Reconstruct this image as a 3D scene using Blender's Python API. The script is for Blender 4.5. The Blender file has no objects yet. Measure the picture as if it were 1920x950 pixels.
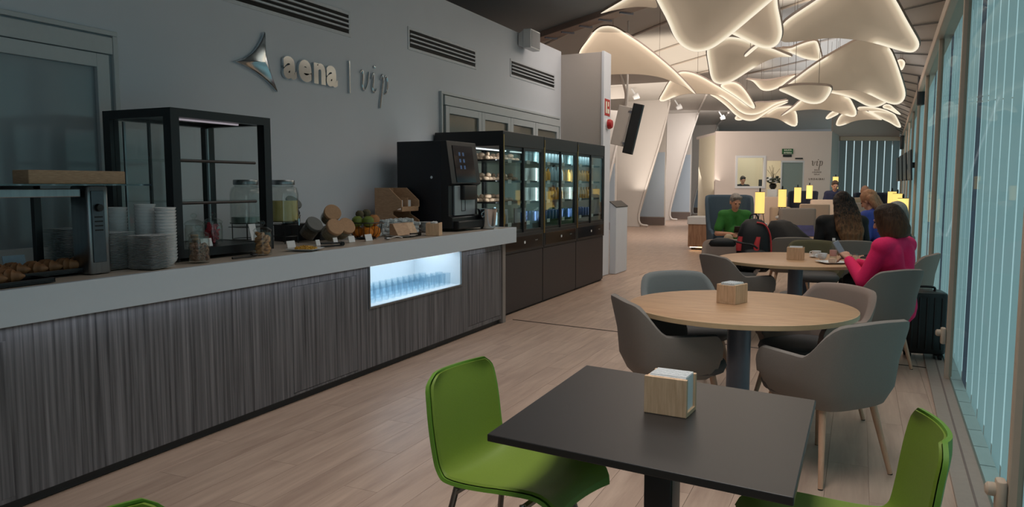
import bpy, bmesh, math, random
from mathutils import Vector, Matrix
random.seed(7)
PI = math.pi
SC = bpy.context.scene
COL = SC.collection

# ------------------------------------------------------------------ camera
cam_d = bpy.data.cameras.new('camera')
cam = bpy.data.objects.new('camera', cam_d)
COL.objects.link(cam)
cam_d.sensor_fit = 'HORIZONTAL'
cam_d.sensor_width = 36.0
cam_d.lens = 36.0 * 1400.0 / 1920.0
cam_d.clip_start = 0.05
cam_d.clip_end = 200.0
PITCH, YAW = math.radians(5.26453), math.radians(24.8795)
_f = Vector((-math.sin(YAW) * math.cos(PITCH), math.cos(YAW) * math.cos(PITCH), -math.sin(PITCH)))
_r = Vector((math.cos(YAW), math.sin(YAW), 0))
_u = _r.cross(_f)
cam.matrix_world = Matrix(((_r.x, _u.x, -_f.x, 0), (_r.y, _u.y, -_f.y, 0), (_r.z, _u.z, -_f.z, 1.45), (0, 0, 0, 1)))
SC.camera = cam

# ------------------------------------------------------------------ world, exposure
SC.view_settings.view_transform = 'Standard'
SC.view_settings.look = 'None'
SC.view_settings.gamma = 1.0
SC.view_settings.use_curve_mapping = False
SC.view_settings.exposure = 0.0
SC.cycles.transparent_max_bounces = 48
world = bpy.data.worlds.new('overcast_sky')
SC.world = world
world.use_nodes = True
_bg = world.node_tree.nodes['Background']
_bg.inputs[0].default_value = (0.62, 0.83, 0.87, 1)
_bg.inputs[1].default_value = 0.76


def area(name, loc, target, sx, sy, power, color, spread=PI):
    l = bpy.data.lights.new(name, 'AREA')
    l.shape = 'RECTANGLE'
    l.size = sx
    l.size_y = sy
    l.energy = power
    l.color = color
    l.spread = spread
    o = bpy.data.objects.new(name, l)
    COL.objects.link(o)
    o.location = loc
    d = Vector(target) - Vector(loc)
    z = -d.normalized()
    y = Vector((0, 0, 1)) if abs(z.z) < .5 else (Vector((0, 1, 0)) if abs(z.y) < .9 else Vector((0, 0, 1)))
    xx = y.cross(z).normalized()
    y = z.cross(xx)
    o.rotation_euler = Matrix(((xx.x, y.x, z.x), (xx.y, y.y, z.y), (xx.z, y.z, z.z))).to_euler()
    return o


# unseen fill lights added over the lounge and, facing up, above the sail lamps
area('added_fill_light', (-0.9, 6.0, 3.9), (-0.9, 6.0, 0), 2.2, 4.0, 44, (1.0, 0.93, 0.88), math.radians(125))
area('added_fill_light', (-2.6, 13.0, 3.95), (-2.9, 13.5, 0), 3.0, 6.0, 85, (1.0, 0.87, 0.77))
area('added_fill_light', (-4.8, 22.5, 3.95), (-5.2, 24.5, 0), 4.0, 8.0, 150, (1.0, 0.89, 0.80))
area('added_fill_light', (-1.2, 20.0, 3.8), (-1.6, 24.0, 0.8), 3.0, 3.0, 85, (1.0, 0.89, 0.80))
area('added_fill_light', (-0.4, 2.0, 3.9), (-0.4, 2.5, 0.3), 1.6, 2.5, 40, (1.0, 0.94, 0.89), math.radians(95))
area('added_ceiling_fill', (-0.7, 9.5, 3.62), (-0.7, 9.5, 5), 1.9, 6.0, 120, (1.0, 0.86, 0.70), math.radians(115))
area('added_ceiling_fill', (-0.8, 17.5, 3.45), (-0.8, 17.5, 5), 2.0, 7.0, 55, (0.95, 0.97, 1.0))
area('added_ceiling_fill', (-3.4, 17.0, 3.8), (-3.4, 17.0, 5), 2.4, 5.0, 55, (1.0, 0.86, 0.70), math.radians(115))
area('added_ceiling_fill', (-0.35, 13.0, 3.62), (1.2, 13.0, 4.05), .3, 9.0, 16, (0.97, 0.97, 1.0))
area('added_ceiling_fill', (-5.6, 22.0, 3.6), (-5.6, 23.0, 5), 3.0, 8.0, 110, (1.0, 0.88, 0.76))
area('added_fill_light', (-4.6, 30.0, 4.1), (-6.6, 33.0, 0.5), 3.0, 8.0, 260, (1.0, 0.92, 0.86))


# ------------------------------------------------------------------ materials
def lin(c):
    r = []
    for v in c:
        v = v / 255.0
        r.append(v / 12.92 if v <= 0.04045 else ((v + 0.055) / 1.055) ** 2.4)
    return (r[0], r[1], r[2], 1.0)


def new_mat(name):
    m = bpy.data.materials.new(name)
    m.use_nodes = True
    nt = m.node_tree
    return m, nt, nt.nodes, nt.links, nt.nodes['Principled BSDF']


def mat(name, rgb, rough=0.5, metal=0.0, var=0.06, scale=30.0, bump=0.0, spec=0.5, coat=0.0, stretch=(1, 1, 1)):
    m, nt, N, L, p = new_mat(name)
    c = lin(rgb)
    tc = N.new('ShaderNodeTexCoord')
    mp = N.new('ShaderNodeMapping')
    mp.inputs['Scale'].default_value = stretch
    L.new(tc.outputs['Object'], mp.inputs['Vector'])
    nz = N.new('ShaderNodeTexNoise')
    nz.inputs['Scale'].default_value = scale
    nz.inputs['Detail'].default_value = 4
    L.new(mp.outputs['Vector'], nz.inputs['Vector'])
    mx = N.new('ShaderNodeMix')
    mx.data_type = 'RGBA'
    mx.inputs[6].default_value = tuple(max(0, x * (1 - var * 2)) for x in c[:3]) + (1,)
    mx.inputs[7].default_value = tuple(min(1, x * (1 + var * 2)) for x in c[:3]) + (1,)
    L.new(nz.outputs['Fac'], mx.inputs[0])
    L.new(mx.outputs[2], p.inputs['Base Color'])
    p.inputs['Roughness'].default_value = rough
    p.inputs['Metallic'].default_value = metal
    p.inputs['Specular IOR Level'].default_value = spec
    if coat:
        p.inputs['Coat Weight'].default_value = coat
    if bump:
        b = N.new('ShaderNodeBump')
        b.inputs['Strength'].default_value = bump
        b.inputs['Distance'].default_value = 0.004
        L.new(nz.outputs['Fac'], b.inputs['Height'])
        L.new(b.outputs['Normal'], p.inputs['Normal'])
    return m


def wood(name, dark, light, stretch, rough=0.45, scale=6.0, per_object=0.0, detail=6, bump=0.05, lo=0.32, hi=0.68):
    m, nt, N, L, p = new_mat(name)
    tc = N.new('ShaderNodeTexCoord')
    mp = N.new('ShaderNodeMapping')
    mp.inputs['Scale'].default_value = stretch
    L.new(tc.outputs['Object'], mp.inputs['Vector'])
    oi = N.new('ShaderNodeObjectInfo')
    ad = N.new('ShaderNodeVectorMath')
    ad.operation = 'MULTIPLY_ADD'
    cb = N.new('ShaderNodeCombineXYZ')
    for i in range(3):
        L.new(oi.outputs['Random'], cb.inputs[i])
    ad.inputs[1].default_value = (31, 17, 23)
    L.new(cb.outputs[0], ad.inputs[0])
    L.new(mp.outputs['Vector'], ad.inputs[2])
    nz = N.new('ShaderNodeTexNoise')
    nz.inputs['Scale'].default_value = scale
    nz.inputs['Detail'].default_value = detail
    nz.inputs['Roughness'].default_value = 0.6
    nz.inputs['Distortion'].default_value = 0.25
    L.new(ad.outputs[0], nz.inputs['Vector'])
    rp = N.new('ShaderNodeValToRGB')
    rp.color_ramp.elements[0].position = lo
    rp.color_ramp.elements[0].color = lin(dark)
    rp.color_ramp.elements[1].position = hi
    rp.color_ramp.elements[1].color = lin(light)
    L.new(nz.outputs['Fac'], rp.inputs[0])
    out = rp.outputs[0]
    if per_object:
        hs = N.new('ShaderNodeHueSaturation')
        mr = N.new('ShaderNodeMapRange')
        mr.inputs[3].default_value = 1 - per_object
        mr.inputs[4].default_value = 1 + per_object
        L.new(oi.outputs['Random'], mr.inputs[0])
        L.new(mr.outputs[0], hs.inputs['Value'])
        L.new(out, hs.inputs['Color'])
        out = hs.outputs[0]
    L.new(out, p.inputs['Base Color'])
    p.inputs['Roughness'].default_value = rough
    b = N.new('ShaderNodeBump')
    b.inputs['Strength'].default_value = bump
    b.inputs['Distance'].default_value = 0.002
    L.new(nz.outputs['Fac'], b.inputs['Height'])
    L.new(b.outputs['Normal'], p.inputs['Normal'])
    return m


def glass(name, tint=(249, 251, 250), gloss=0.06, rough=0.02, rim=0.45, power=4.0):
    m, nt, N, L, p = new_mat(name)
    N.remove(p)
    t = N.new('ShaderNodeBsdfTransparent')
    t.inputs[0].default_value = lin(tint)
    g = N.new('ShaderNodeBsdfGlossy')
    g.inputs['Roughness'].default_value = rough
    fr = N.new('ShaderNodeLayerWeight')
    fr.inputs[0].default_value = 0.5
    pw = N.new('ShaderNodeMath')
    pw.operation = 'POWER'
    pw.inputs[1].default_value = power
    L.new(fr.outputs['Facing'], pw.inputs[0])
    ml = N.new('ShaderNodeMath')
    ml.operation = 'MULTIPLY_ADD'
    ml.inputs[1].default_value = rim
    ml.inputs[2].default_value = gloss * 0.5
    L.new(pw.outputs[0], ml.inputs[0])
    mx = N.new('ShaderNodeMixShader')
    L.new(ml.outputs[0], mx.inputs[0])
    L.new(t.outputs[0], mx.inputs[1])
    L.new(g.outputs[0], mx.inputs[2])
    L.new(mx.outputs[0], N['Material Output'].inputs['Surface'])
    return m


def emit(name, rgb, strength):
    m, nt, N, L, p = new_mat(name)
    p.inputs['Base Color'].default_value = lin(rgb)
    p.inputs['Emission Color'].default_value = lin(rgb)
    p.inputs['Emission Strength'].default_value = strength
    return m


# ------------------------------------------------------------------ geometry builder
class B:
    def __init__(s):
        s.v = []
        s.f = []

    def add(s, vs, fs, M=None):
        o = len(s.v)
        for p in vs:
            p = Vector(p)
            s.v.append(M @ p if M is not None else p)
        for f in fs:
            s.f.append([i + o for i in f])
        return s

    def box(s, x0, x1, y0, y1, z0, z1, M=None):
        return s.add([(x0, y0, z0), (x1, y0, z0), (x1, y1, z0), (x0, y1, z0), (x0, y0, z1), (x1, y0, z1), (x1, y1, z1), (x0, y1, z1)],
                     [(0, 3, 2, 1), (4, 5, 6, 7), (0, 1, 5, 4), (1, 2, 6, 5), (2, 3, 7, 6), (3, 0, 4, 7)], M)

    def rbox(s, x0, x1, y0, y1, z0, z1, r, M=None, n=4, rz=None):
        """box with rounded vertical edges, softened top and bottom rims"""
        rz = min(r, (z1 - z0) / 2) * 0.6 if rz is None else rz
        rings = []
        for z, q in ((z0, rz), (z0 + rz * .3, rz * .3), (z0 + rz, 0), (z1 - rz, 0), (z1 - rz * .3, rz * .3), (z1, rz)):
            ring = []
            for cx, cy, a0 in ((x1 - r, y1 - r, 0), (x0 + r, y1 - r, PI / 2), (x0 + r, y0 + r, PI), (x1 - r, y0 + r, 1.5 * PI)):
                for k in range(n + 1):
                    a = a0 + PI / 2 * k / n
                    ring.append((cx + (r - q * .999) * math.cos(a) if r > q else cx, cy + (r - q * .999) * math.sin(a) if r > q else cy, z))
            rings.append(ring)
        return s.loft(rings, M)

    def loft(s, rings, M=None, caps=True, closed=True):
        n = len(rings[0])
        vs = [p for r in rings for p in r]
        fs = []
        for i in range(len(rings) - 1):
            for k in range(n if closed else n - 1):
                k2 = (k + 1) % n
                fs.append((i * n + k, i * n + k2, (i + 1) * n + k2, (i + 1) * n + k))
        if caps and closed:
            fs.append(tuple(reversed(range(n))))
            fs.append(tuple(range((len(rings) - 1) * n, len(rings) * n)))
        return s.add(vs, fs, M)

    def lathe(s, prof, n=20, M=None, c=(0, 0)):
        rings = [[(c[0] + max(r, 1e-4) * math.cos(2 * PI * k / n), c[1] + max(r, 1e-4) * math.sin(2 * PI * k / n), z) for k in range(n)] for r, z in prof]
        return s.loft(rings, M)

    def cyl(s, p0, p1, r0, r1=None, n=10):
        return s.tube([p0, p1], [r0, r0 if r1 is None else r1], n)

    def tube(s, path, r, n=8, closed=False):
        path = [Vector(p) for p in path]
        rs = r if isinstance(r, (list, tuple)) else [r] * len(path)
        rings = []
        up = None
        for i, p in enumerate(path):
            if closed:
                t = path[(i + 1) % len(path)] - path[i - 1]
            else:
                t = path[min(i + 1, len(path) - 1)] - path[max(i - 1, 0)]
            t.normalize()
            if up is None:
                up = Vector((0, 0, 1)) if abs(t.z) < .9 else Vector((1, 0, 0))
            a = t.cross(up)
            a.normalize()
            b = a.cross(t)
            up = b
            rings.append([p + rs[i] * (math.cos(2 * PI * k / n) * a + math.sin(2 * PI * k / n) * b) for k in range(n)])
        if closed:
            rings.append(rings[0])
            return s.loft(rings, caps=False)
        return s.loft(rings)

    def cap(s, p0, p1, r0, r1=None, n=10):
        """capsule with rounded ends (for bodies)"""
        r1 = r0 if r1 is None else r1
        p0, p1 = Vector(p0), Vector(p1)
        d = (p1 - p0)
        if d.length < 1e-5:
            d = Vector((0, 0, 1e-4))
        t = d.normalized()
        path, rs = [], []
        for a in (-85, -60, -30):
            path.append(p0 + t * r0 * math.sin(math.radians(a)))
            rs.append(r0 * math.cos(math.radians(a)))
        for k in range(4):
            path.append(p0 + d * k / 3)
            rs.append(r0 + (r1 - r0) * k / 3)
        for a in (30, 60, 85):
            path.append(p1 + t * r1 * math.sin(math.radians(a)))
            rs.append(r1 * math.cos(math.radians(a)))
        return s.tube(path, rs, n)

    def ell(s, c, rx, ry, rz, n=14, m=8, M=None):
        vs, fs = [], []
        rings = []
        for i in range(1, m):
            a = -PI / 2 + PI * i / m
            rings.append([(c[0] + rx * math.cos(a) * math.cos(2 * PI * k / n), c[1] + ry * math.cos(a) * math.sin(2 * PI * k / n), c[2] + rz * math.sin(a)) for k in range(n)])
        return s.loft(rings, M)

    def prism(s, poly, h, M=None):
        """polygon (x,y) from z=0 to z=h"""
        n = len(poly)
        return s.add([(x, y, 0) for x, y in poly] + [(x, y, h) for x, y in poly],
                     [tuple(reversed(range(n))), tuple(range(n, 2 * n))] + [(i, (i + 1) % n, (i + 1) % n + n, i + n) for i in range(n)], M)

    def frame(s, u0, u1, v0, v1, w, d0, d1, M):
        """rectangular frame in local x,y with bar width w, depth d0..d1"""
        s.box(u0, u0 + w, v0, v1, d0, d1, M)
        s.box(u1 - w, u1, v0, v1, d0, d1, M)
        s.box(u0 + w, u1 - w, v0, v0 + w, d0, d1, M)
        s.box(u0 + w, u1 - w, v1 - w, v1, d0, d1, M)
        return s

    def mesh(s, name, m, smooth=35):
        me = bpy.data.meshes.new(name)
        me.from_pydata([tuple(p) for p in s.v], [], s.f)
        bm = bmesh.new()
        bm.from_mesh(me)
        bmesh.ops.recalc_face_normals(bm, faces=bm.faces)
        bm.to_mesh(me)
        bm.free()
        if m is not None:
            me.materials.append(m)
        if smooth:
            for p in me.polygons:
                p.use_smooth = True
            me.set_sharp_from_angle(angle=math.radians(smooth))
        return me


def bevel(o, w=0.004, seg=2):
    md = o.modifiers.new('bevel', 'BEVEL')
    md.width = w
    md.segments = seg
    md.limit_method = 'ANGLE'
    md.angle_limit = math.radians(50)
    return o


def tag(o, label=None, cat=None, group=None, kind=None):
    if label:
        o['label'] = label
    if cat:
        o['category'] = cat
    if group:
        o['group'] = group
    if kind:
        o['kind'] = kind
    return o


def thing(name, label, cat, loc=(0, 0, 0), rz=0.0, group=None):
    o = bpy.data.objects.new(name, None)
    COL.objects.link(o)
    o.empty_display_size = 0.05
    o.location = loc
    o.rotation_euler = (0, 0, rz)
    return tag(o, label, cat, group)


def part(name, b, m, parent, bev=0.0, smooth=35, label=None, kind=None):
    o = bpy.data.objects.new(name, b.mesh(name, m, smooth) if isinstance(b, B) else b)
    COL.objects.link(o)
    o.parent = parent
    if bev:
        bevel(o, bev)
    return tag(o, label, None, None, kind)


def solo(name, b, m, label, cat, loc=(0, 0, 0), rz=0.0, group=None, bev=0.0, smooth=35):
    o = part(name, b, m, None, bev, smooth)
    o.location = loc
    o.rotation_euler = (0, 0, rz)
    return tag(o, label, cat, group)


def struct(name, b, m, bev=0.0, smooth=35, parent=None):
    if isinstance(b, B) and not b.v:
        o = bpy.data.objects.new(name, None)
        COL.objects.link(o)
    else:
        o = part(name, b, m, parent, bev, smooth)
    if parent is None:
        o['kind'] = 'structure'
    return o


KIDS = {}


def dup(root, loc, rz=None, label=None, group=None, rot=None):
    def cp(o, par):
        c = o.copy()
        COL.objects.link(c)
        if par is not None:
            c.parent = par
        for ch in KIDS.get(o.name, ()):
            cp(ch, c)
        return c
    if root.name not in KIDS:
        def reg(o):
            KIDS[o.name] = list(o.children)
            for ch in o.children:
                reg(ch)
        reg(root)
    c = cp(root, None)
    c.location = loc
    if rz is not None:
        c.rotation_euler = (0, 0, rz)
    if rot is not None:
        c.rotation_euler = rot
    if label:
        c['label'] = label
    if group:
        c['group'] = group
    return c


def T(x=0, y=0, z=0):
    return Matrix.Translation((x, y, z))


def R(a, ax):
    return Matrix.Rotation(a, 4, ax)


def spline(pts, n=6, closed=False):
    """Catmull-Rom through points"""
    P = [Vector(p) for p in pts]
    out = []
    m = len(P)
    for i in range(m if closed else m - 1):
        if closed:
            a, b, c, d = P[i - 1], P[i], P[(i + 1) % m], P[(i + 2) % m]
        else:
            a, b, c, d = P[max(i - 1, 0)], P[i], P[i + 1], P[min(i + 2, m - 1)]
        for k in range(n):
            t = k / n
            out.append(0.5 * ((2 * b) + (c - a) * t + (2 * a - 5 * b + 4 * c - d) * t * t + (3 * b - a - 3 * c + d) * t ** 3))
    if not closed:
        out.append(P[-1])
    return out


ORD = ['first', 'second', 'third', 'fourth', 'fifth', 'sixth', 'seventh', 'eighth', 'ninth', 'tenth', 'eleventh', 'twelfth', 'thirteenth', 'fourteenth', 'fifteenth', 'sixteenth',
       'seventeenth', 'eighteenth', 'nineteenth', 'twentieth', 'twenty-first', 'twenty-second', 'twenty-third', 'twenty-fourth', 'twenty-fifth', 'twenty-sixth', 'twenty-seventh', 'twenty-eighth']


def from_top(lab, k, n):
    return ('topmost ' + lab) if k == n - 1 else ('%s from the top: %s' % (ORD[n - 1 - k], lab))


def from_left(lab, k):
    return '%s from the left: %s' % (ORD[k], lab)


# wall basis: local x -> world +Y, local y -> +Z, local z -> +X (a panel on the left wall)
def on_left(x, y=0.0, z=0.0):
    return Matrix(((0, 0, 1, x), (1, 0, 0, y), (0, 1, 0, z), (0, 0, 0, 1)))


M_wall = mat('painted_plaster', (214, 219, 228), 0.7, var=0.015, scale=3)
M_white = mat('white_lacquer', (222, 224, 226), 0.35, var=0.01)
M_trimw = mat('white_aluminium', (196, 202, 206), 0.4, var=0.02)
M_black = mat('black_satin_metal', (22, 24, 28), 0.35, var=0.1)
M_blackp = mat('black_plastic', (17, 18, 20), 0.45, var=0.1)
M_rubber = mat('black_rubber', (12, 12, 13), 0.7)
M_chrome = mat('polished_chrome', (206, 216, 222), 0.14, 1.0, var=0.01)
M_steel = mat('brushed_steel', (150, 156, 160), 0.32, 1.0, var=0.12, scale=60, stretch=(1, 1, 0.03))
M_ceram = mat('white_glazed_ceramic', (228, 230, 232), 0.2, var=0.01)
M_paper = mat('white_paper', (226, 228, 230), 0.8, var=0.01)
M_glass = glass('clear_glass')
M_glass2 = glass('clear_jar_glass', (248, 250, 249), 0.10, rim=0.4, power=3.0)
M_oak = wood('light_oak', (196, 160, 126), (224, 190, 156), (14, 14, 1.2), 0.5)
M_oakh = wood('light_oak_horizontal_grain', (172, 134, 102), (204, 164, 130), (3, 3, 26), 0.5, scale=8)
M_cork = mat('cork_lid', (186, 146, 112), 0.8, var=0.1, scale=80)
M_grey = mat('mid_grey_metal', (126, 132, 146), 0.4, 0.1, var=0.04)
M_cream = mat('cream_painted_metal', (196, 176, 156), 0.5, var=0.03)
# ================================================================== SETTING
M_plank = wood('pale_oak_laminate', (168, 142, 126), (196, 170, 152), (4, 0.4, 4), 0.40, scale=4, per_object=0.06, bump=0.03)
M_floor = wood('pale_oak_laminate_floor', (168, 142, 126), (194, 168, 150), (4, 0.4, 4), 0.40, scale=5, bump=0.03)
floor = struct('floor', B().add([(-9.5, -2, -.12), (.54, -2, -.12), (1.77, 42, -.12), (-9.5, 42, -.12), (-9.5, -2, -.006), (.54, -2, -.006), (1.77, 42, -.006), (-9.5, 42, -.006)], [(0, 3, 2, 1), (4, 5, 6, 7), (0, 1, 5, 4), (1, 2, 6, 5), (2, 3, 7, 6), (3, 0, 4, 7)]), M_floor, smooth=0)
PW, PL = 0.192, 1.30
_pm = []
for v in range(3):
    b = B()
    b.box(-PW / 2 + .0008, PW / 2 - .0008, -PL / 2 + .0008, PL / 2 - .0008, -0.006, 0.0)
    _pm.append(b.mesh('plank', M_plank, 0))
row = 0
x = -3.36 + PW / 2
while x < 0.62:
    y = -0.2 - (row * 0.47) % PL
    while y < 11.6:
        o = bpy.data.objects.new('plank', _pm[(row + int(y * 3)) % 3])
        COL.objects.link(o)
        o.parent = floor
        o.location = (x, y, 0)
        y += PL
    x += PW
    row += 1
struct('trim_1', B().tube([(-3.34, 7.22, 0.0), (0.62, 6.66, 0.0)], 0.006, 4), mat('dark_expansion_joint', (60, 48, 42), 0.6))

# left wall with its top edge below the soffit
XW = -4.38
wl = struct('wall_left', B().box(XW - .14, XW, -2.0, 3.2, 0, 3.55).box(XW - .14, XW, 3.2, 11.3, 0, 3.55), M_wall, smooth=0)
# end wall of the buffet: grey face to the lounge and a paler narrow side
struct('wall_end', B().box(XW - .14, -3.70, 11.30, 11.62, 0, 3.50), mat('warm_grey_plaster', (188, 180, 174), 0.7, var=0.01), bev=.004, smooth=0)
struct('trim_2', B().box(-3.70, -3.66, 11.28, 11.64, 0, 3.51), M_wall, bev=.004, smooth=0)
# low partition with sloping top beside the fridges
lowp = B()
lowp.add([(-3.66, 11.66, 0), (-3.55, 11.66, 0), (-3.55, 12.3, 0), (-3.66, 12.3, 0), (-3.66, 11.66, 1.17), (-3.55, 11.66, 1.08), (-3.55, 12.3, 1.08), (-3.66, 12.3, 1.17)],
         [(0, 3, 2, 1), (4, 5, 6, 7), (0, 1, 5, 4), (1, 2, 6, 5), (2, 3, 7, 6), (3, 0, 4, 7)])
lp = thing('partition_panel', 'low white partition panel with dark sloping top beside the last fridge', 'panel', (0, 0, 0))
part('panel', lowp, M_wall, lp, .004, 0)
cp_ = B()
cp_.add([(-3.665, 11.65, 1.172), (-3.545, 11.65, 1.082), (-3.545, 12.31, 1.082), (-3.665, 12.31, 1.172), (-3.665, 11.65, 1.184), (-3.545, 11.65, 1.094), (-3.545, 12.31, 1.094), (-3.665, 12.31, 1.184)],
        [(0, 3, 2, 1), (4, 5, 6, 7), (0, 1, 5, 4), (1, 2, 6, 5), (2, 3, 7, 6), (3, 0, 4, 7)])
part('cap_strip', cp_, M_black, lp, 0, 0)

# windows of the left wall: white sliding frames
M_pane1 = mat('grey_green_glazing', (120, 118, 108), 0.12, var=0.02, spec=0.6)
M_pane0 = mat('dim_blue_glazing', (150, 160, 166), 0.10, var=0.05, spec=0.7, scale=2)


def left_window(name, y0, y1, z1, cuts, m, z0=1.0):
    w = struct(name, B().box(XW, XW + .012, y0 + .02, y1 - .02, z0, z1 - .03), m, smooth=0)
    f = B()
    f.box(XW, XW + .035, y0, y1, z1 - .03, z1)                        # outer architrave
    f.box(XW, XW + .035, y0, y0 + .035, z0, z1 - .03)
    f.box(XW, XW + .035, y1 - .035, y1, z0, z1 - .03)
    f.box(XW, XW + .05, y0 + .05, y1 - .05, z1 - .15, z1 - .045)
    struct('window_frame', f, M_trimw, .004, 0, w)
    for a, c in zip(cuts[:-1], cuts[1:]):
        g = B().frame(a + .004, c - .004, z0, z1 - .155, .085, 0.012, .042, on_left(XW))
        struct('sash', g, M_trimw, .003, 0, w)
    return w


left_window('window_1', -1.2, 3.37, 2.42, (-1.15, 1.0, 3.30), M_pane0)
left_window('window_2', 7.47, 11.20, 2.51, (7.55, 8.46, 9.32, 10.18, 11.12), M_pane1)

# ceiling: dark soffit over the buffet, a beam with bracket marks, pale panels beyond
M_ceil = mat('pale_grey_ceiling_panel', (184, 180, 174), 0.6, var=0.02, scale=2)
M_dark = mat('dark_grey_soffit', (122, 130, 134), 0.65, var=0.03, scale=2)
M_rib = mat('pale_rib_paint', (196, 186, 176), 0.5, var=0.02)
# soffit edge line
A0, A1 = Vector((-8.1, 14.65, 0)), Vector((2.6, 6.70, 0))
struct('ceiling_1', B().add([(-8.1, -2, 4.16), (2.6, -2, 4.16), (2.6, 6.7, 4.16), (-8.1, 14.65, 4.16), (-8.1, -2, 4.3), (2.6, -2, 4.3), (2.6, 6.7, 4.3), (-8.1, 14.65, 4.3)],
                            [(0, 3, 2, 1), (4, 5, 6, 7), (0, 1, 5, 4), (1, 2, 6, 5), (2, 3, 7, 6), (3, 0, 4, 7)]), M_dark, smooth=0)
SL = 0.028                                      # the glass wall runs slightly outward


def wx(y):
    return 0.585 + SL * (y - 3.85)


# flat part, then a slope coming down to the head of the glass wall
c2 = B()
ya, yb = -2.0, 42.0
for q0, q1 in (((-9.5, 4.30), (-1.05, 4.30)), ((-1.05, 4.30), (.06, 3.11))):
    xa0, xb0 = (q0[0] if q0[0] < -5 else wx(ya) + q0[0]), (q0[0] if q0[0] < -5 else wx(yb) + q0[0])
    xa1, xb1 = wx(ya) + q1[0], wx(yb) + q1[0]
    c2.add([(xa0, ya, q0[1]), (xa1, ya, q1[1]), (xb1, yb, q1[1]), (xb0, yb, q0[1]), (xa0, ya, q0[1] + .1), (xa1, ya, q1[1] + .1), (xb1, yb, q1[1] + .1), (xb0, yb, q0[1] + .1)],
           [(0, 3, 2, 1), (4, 5, 6, 7), (0, 1, 5, 4), (1, 2, 6, 5), (2, 3, 7, 6), (3, 0, 4, 7)])
ceil2 = struct('ceiling_2', c2, M_ceil, smooth=0)
M_groove = mat('dark_panel_joint', (70, 70, 68), .7)
for k in range(30):
    y = 8.3 + k * 1.12
    struct('panel_joint', B().tube([(wx(y + 6.4) - 1.05, y + 6.4, 4.298), (wx(y) + .0, y - .3, 3.14)], .009, 4), M_groove, 0, 0, ceil2)
ba = math.atan2((A1 - A0).y, (A1 - A0).x)
L_ = (A1 - A0).length
MB_ = T(A0.x, A0.y, 0) @ R(ba, 'Z')
beam = struct('ceiling_beam', B().box(0, L_, 0, .26, 4.06, 4.3, MB_), mat('beige_beam', (150, 132, 122), 0.6), .01, 0)
for k in range(22):
    struct('bracket', B().box(k * .55 + .3, k * .55 + .33, .05, .30, 4.035, 4.07, MB_ @ T(0, 0, 0)), M_grey, 0, 0, beam)
for k in range(15):
    q = k * 1.28
    cx_, cy_ = -3.25 + q * .68, 11.5 + q * .73
    # each rib runs diagonally and stops where the ceiling begins to slope
    tx_ = (wx(cy_) - 1.05 - cx_) / .68
    a_, b_ = Vector((cx_ + .68 * tx_, cy_ - .73 * tx_, 4.285)), Vector((cx_ - .68 * 6.5, cy_ + .73 * 6.5, 4.285))
    o = struct('ceiling_rib', B().tube([a_, b_], .024, 6), M_rib, 0, 0)
# outer closing walls far left and behind (plain plaster)
struct('wall_far_left', B().box(-9.6, -9.5, 11, 42, 0, 4.4), M_wall, smooth=0)
struct('wall_far', B().box(-9.6, -.9, 42, 42.1, 0, 4.4), M_wall, smooth=0)
struct('wall_outer_left', B().box(-8.3, -8.2, -2, 11.4, 0, 4.4), M_wall, smooth=0)
struct('wall_rear', B().box(-8.3, 1.0, -2.1, -2.0, 0, 4.4), M_wall, smooth=0)
struct('wall_service', B().box(-9.5, XW - .14, 11.3, 11.4, 0, 3.4), M_wall, smooth=0)

# leaning fins of the concourse side with their edge tubes
M_fin = mat('white_fin_panel', (206, 200, 194), 0.6, var=0.015, scale=2)
M_bay = mat('pale_blue_bay_panel', (176, 190, 204), 0.45, var=0.02, scale=2)
M_base = mat('brown_grey_skirting', (112, 98, 92), 0.6)


def fin(n, Y, xl, foot, knee, mid, top):
    """fin wall standing across the room; slanting free edge from foot to top"""
    w = struct('wall_fin_%d' % n, B(), None)
    poly = [(-9.5, 0.0), (xl, 0.0), (xl, 1.9)] + [(xl + (mid[0] - xl) * .55, mid[1] * .86), mid, top, (-9.5, top[1])]
    poly = [(-9.5, 0.0), (knee[0], 0.0), knee, mid, top, (top[0], 4.3), (-9.5, 4.3)]
    b = B().prism(poly, .12, Matrix(((1, 0, 0, 0), (0, 0, 1, Y), (0, 1, 0, 0), (0, 0, 0, 1))))
    struct('fin_panel', b, M_fin, 0, 0, w)
    pth = spline([(foot[0], Y - .02, .03), (knee[0], Y - .02, knee[1]), (mid[0], Y - .02, mid[1]), (top[0], Y - .02, top[1]),
                  (top[0] + .22, Y - .9, 4.23), (top[0] + 1.5, Y - 6.2, 4.27)], 6)
    struct('edge_tube', B().tube(pth, .038, 8), M_fin, 0, 60, w)
    return w


fin(1, 21.5, -7.3, (-6.6, 0), (-7.05, .35), (-6.65, 2.2), (-6.32, 3.75))
fin(2, 25.35, -7.25, (-6.58, 0), (-6.90, .42), (-6.17, 3.0), (-5.92, 4.1))
fin(3, 30.4, -7.39, (-6.68, 0), (-6.98, .38), (-6.35, 2.9), (-5.98, 4.1))
fin(4, 36.8, -7.63, (-7.1, 0), (-7.34, .34), (-6.75, 2.9), (-6.30, 4.1))
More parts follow.
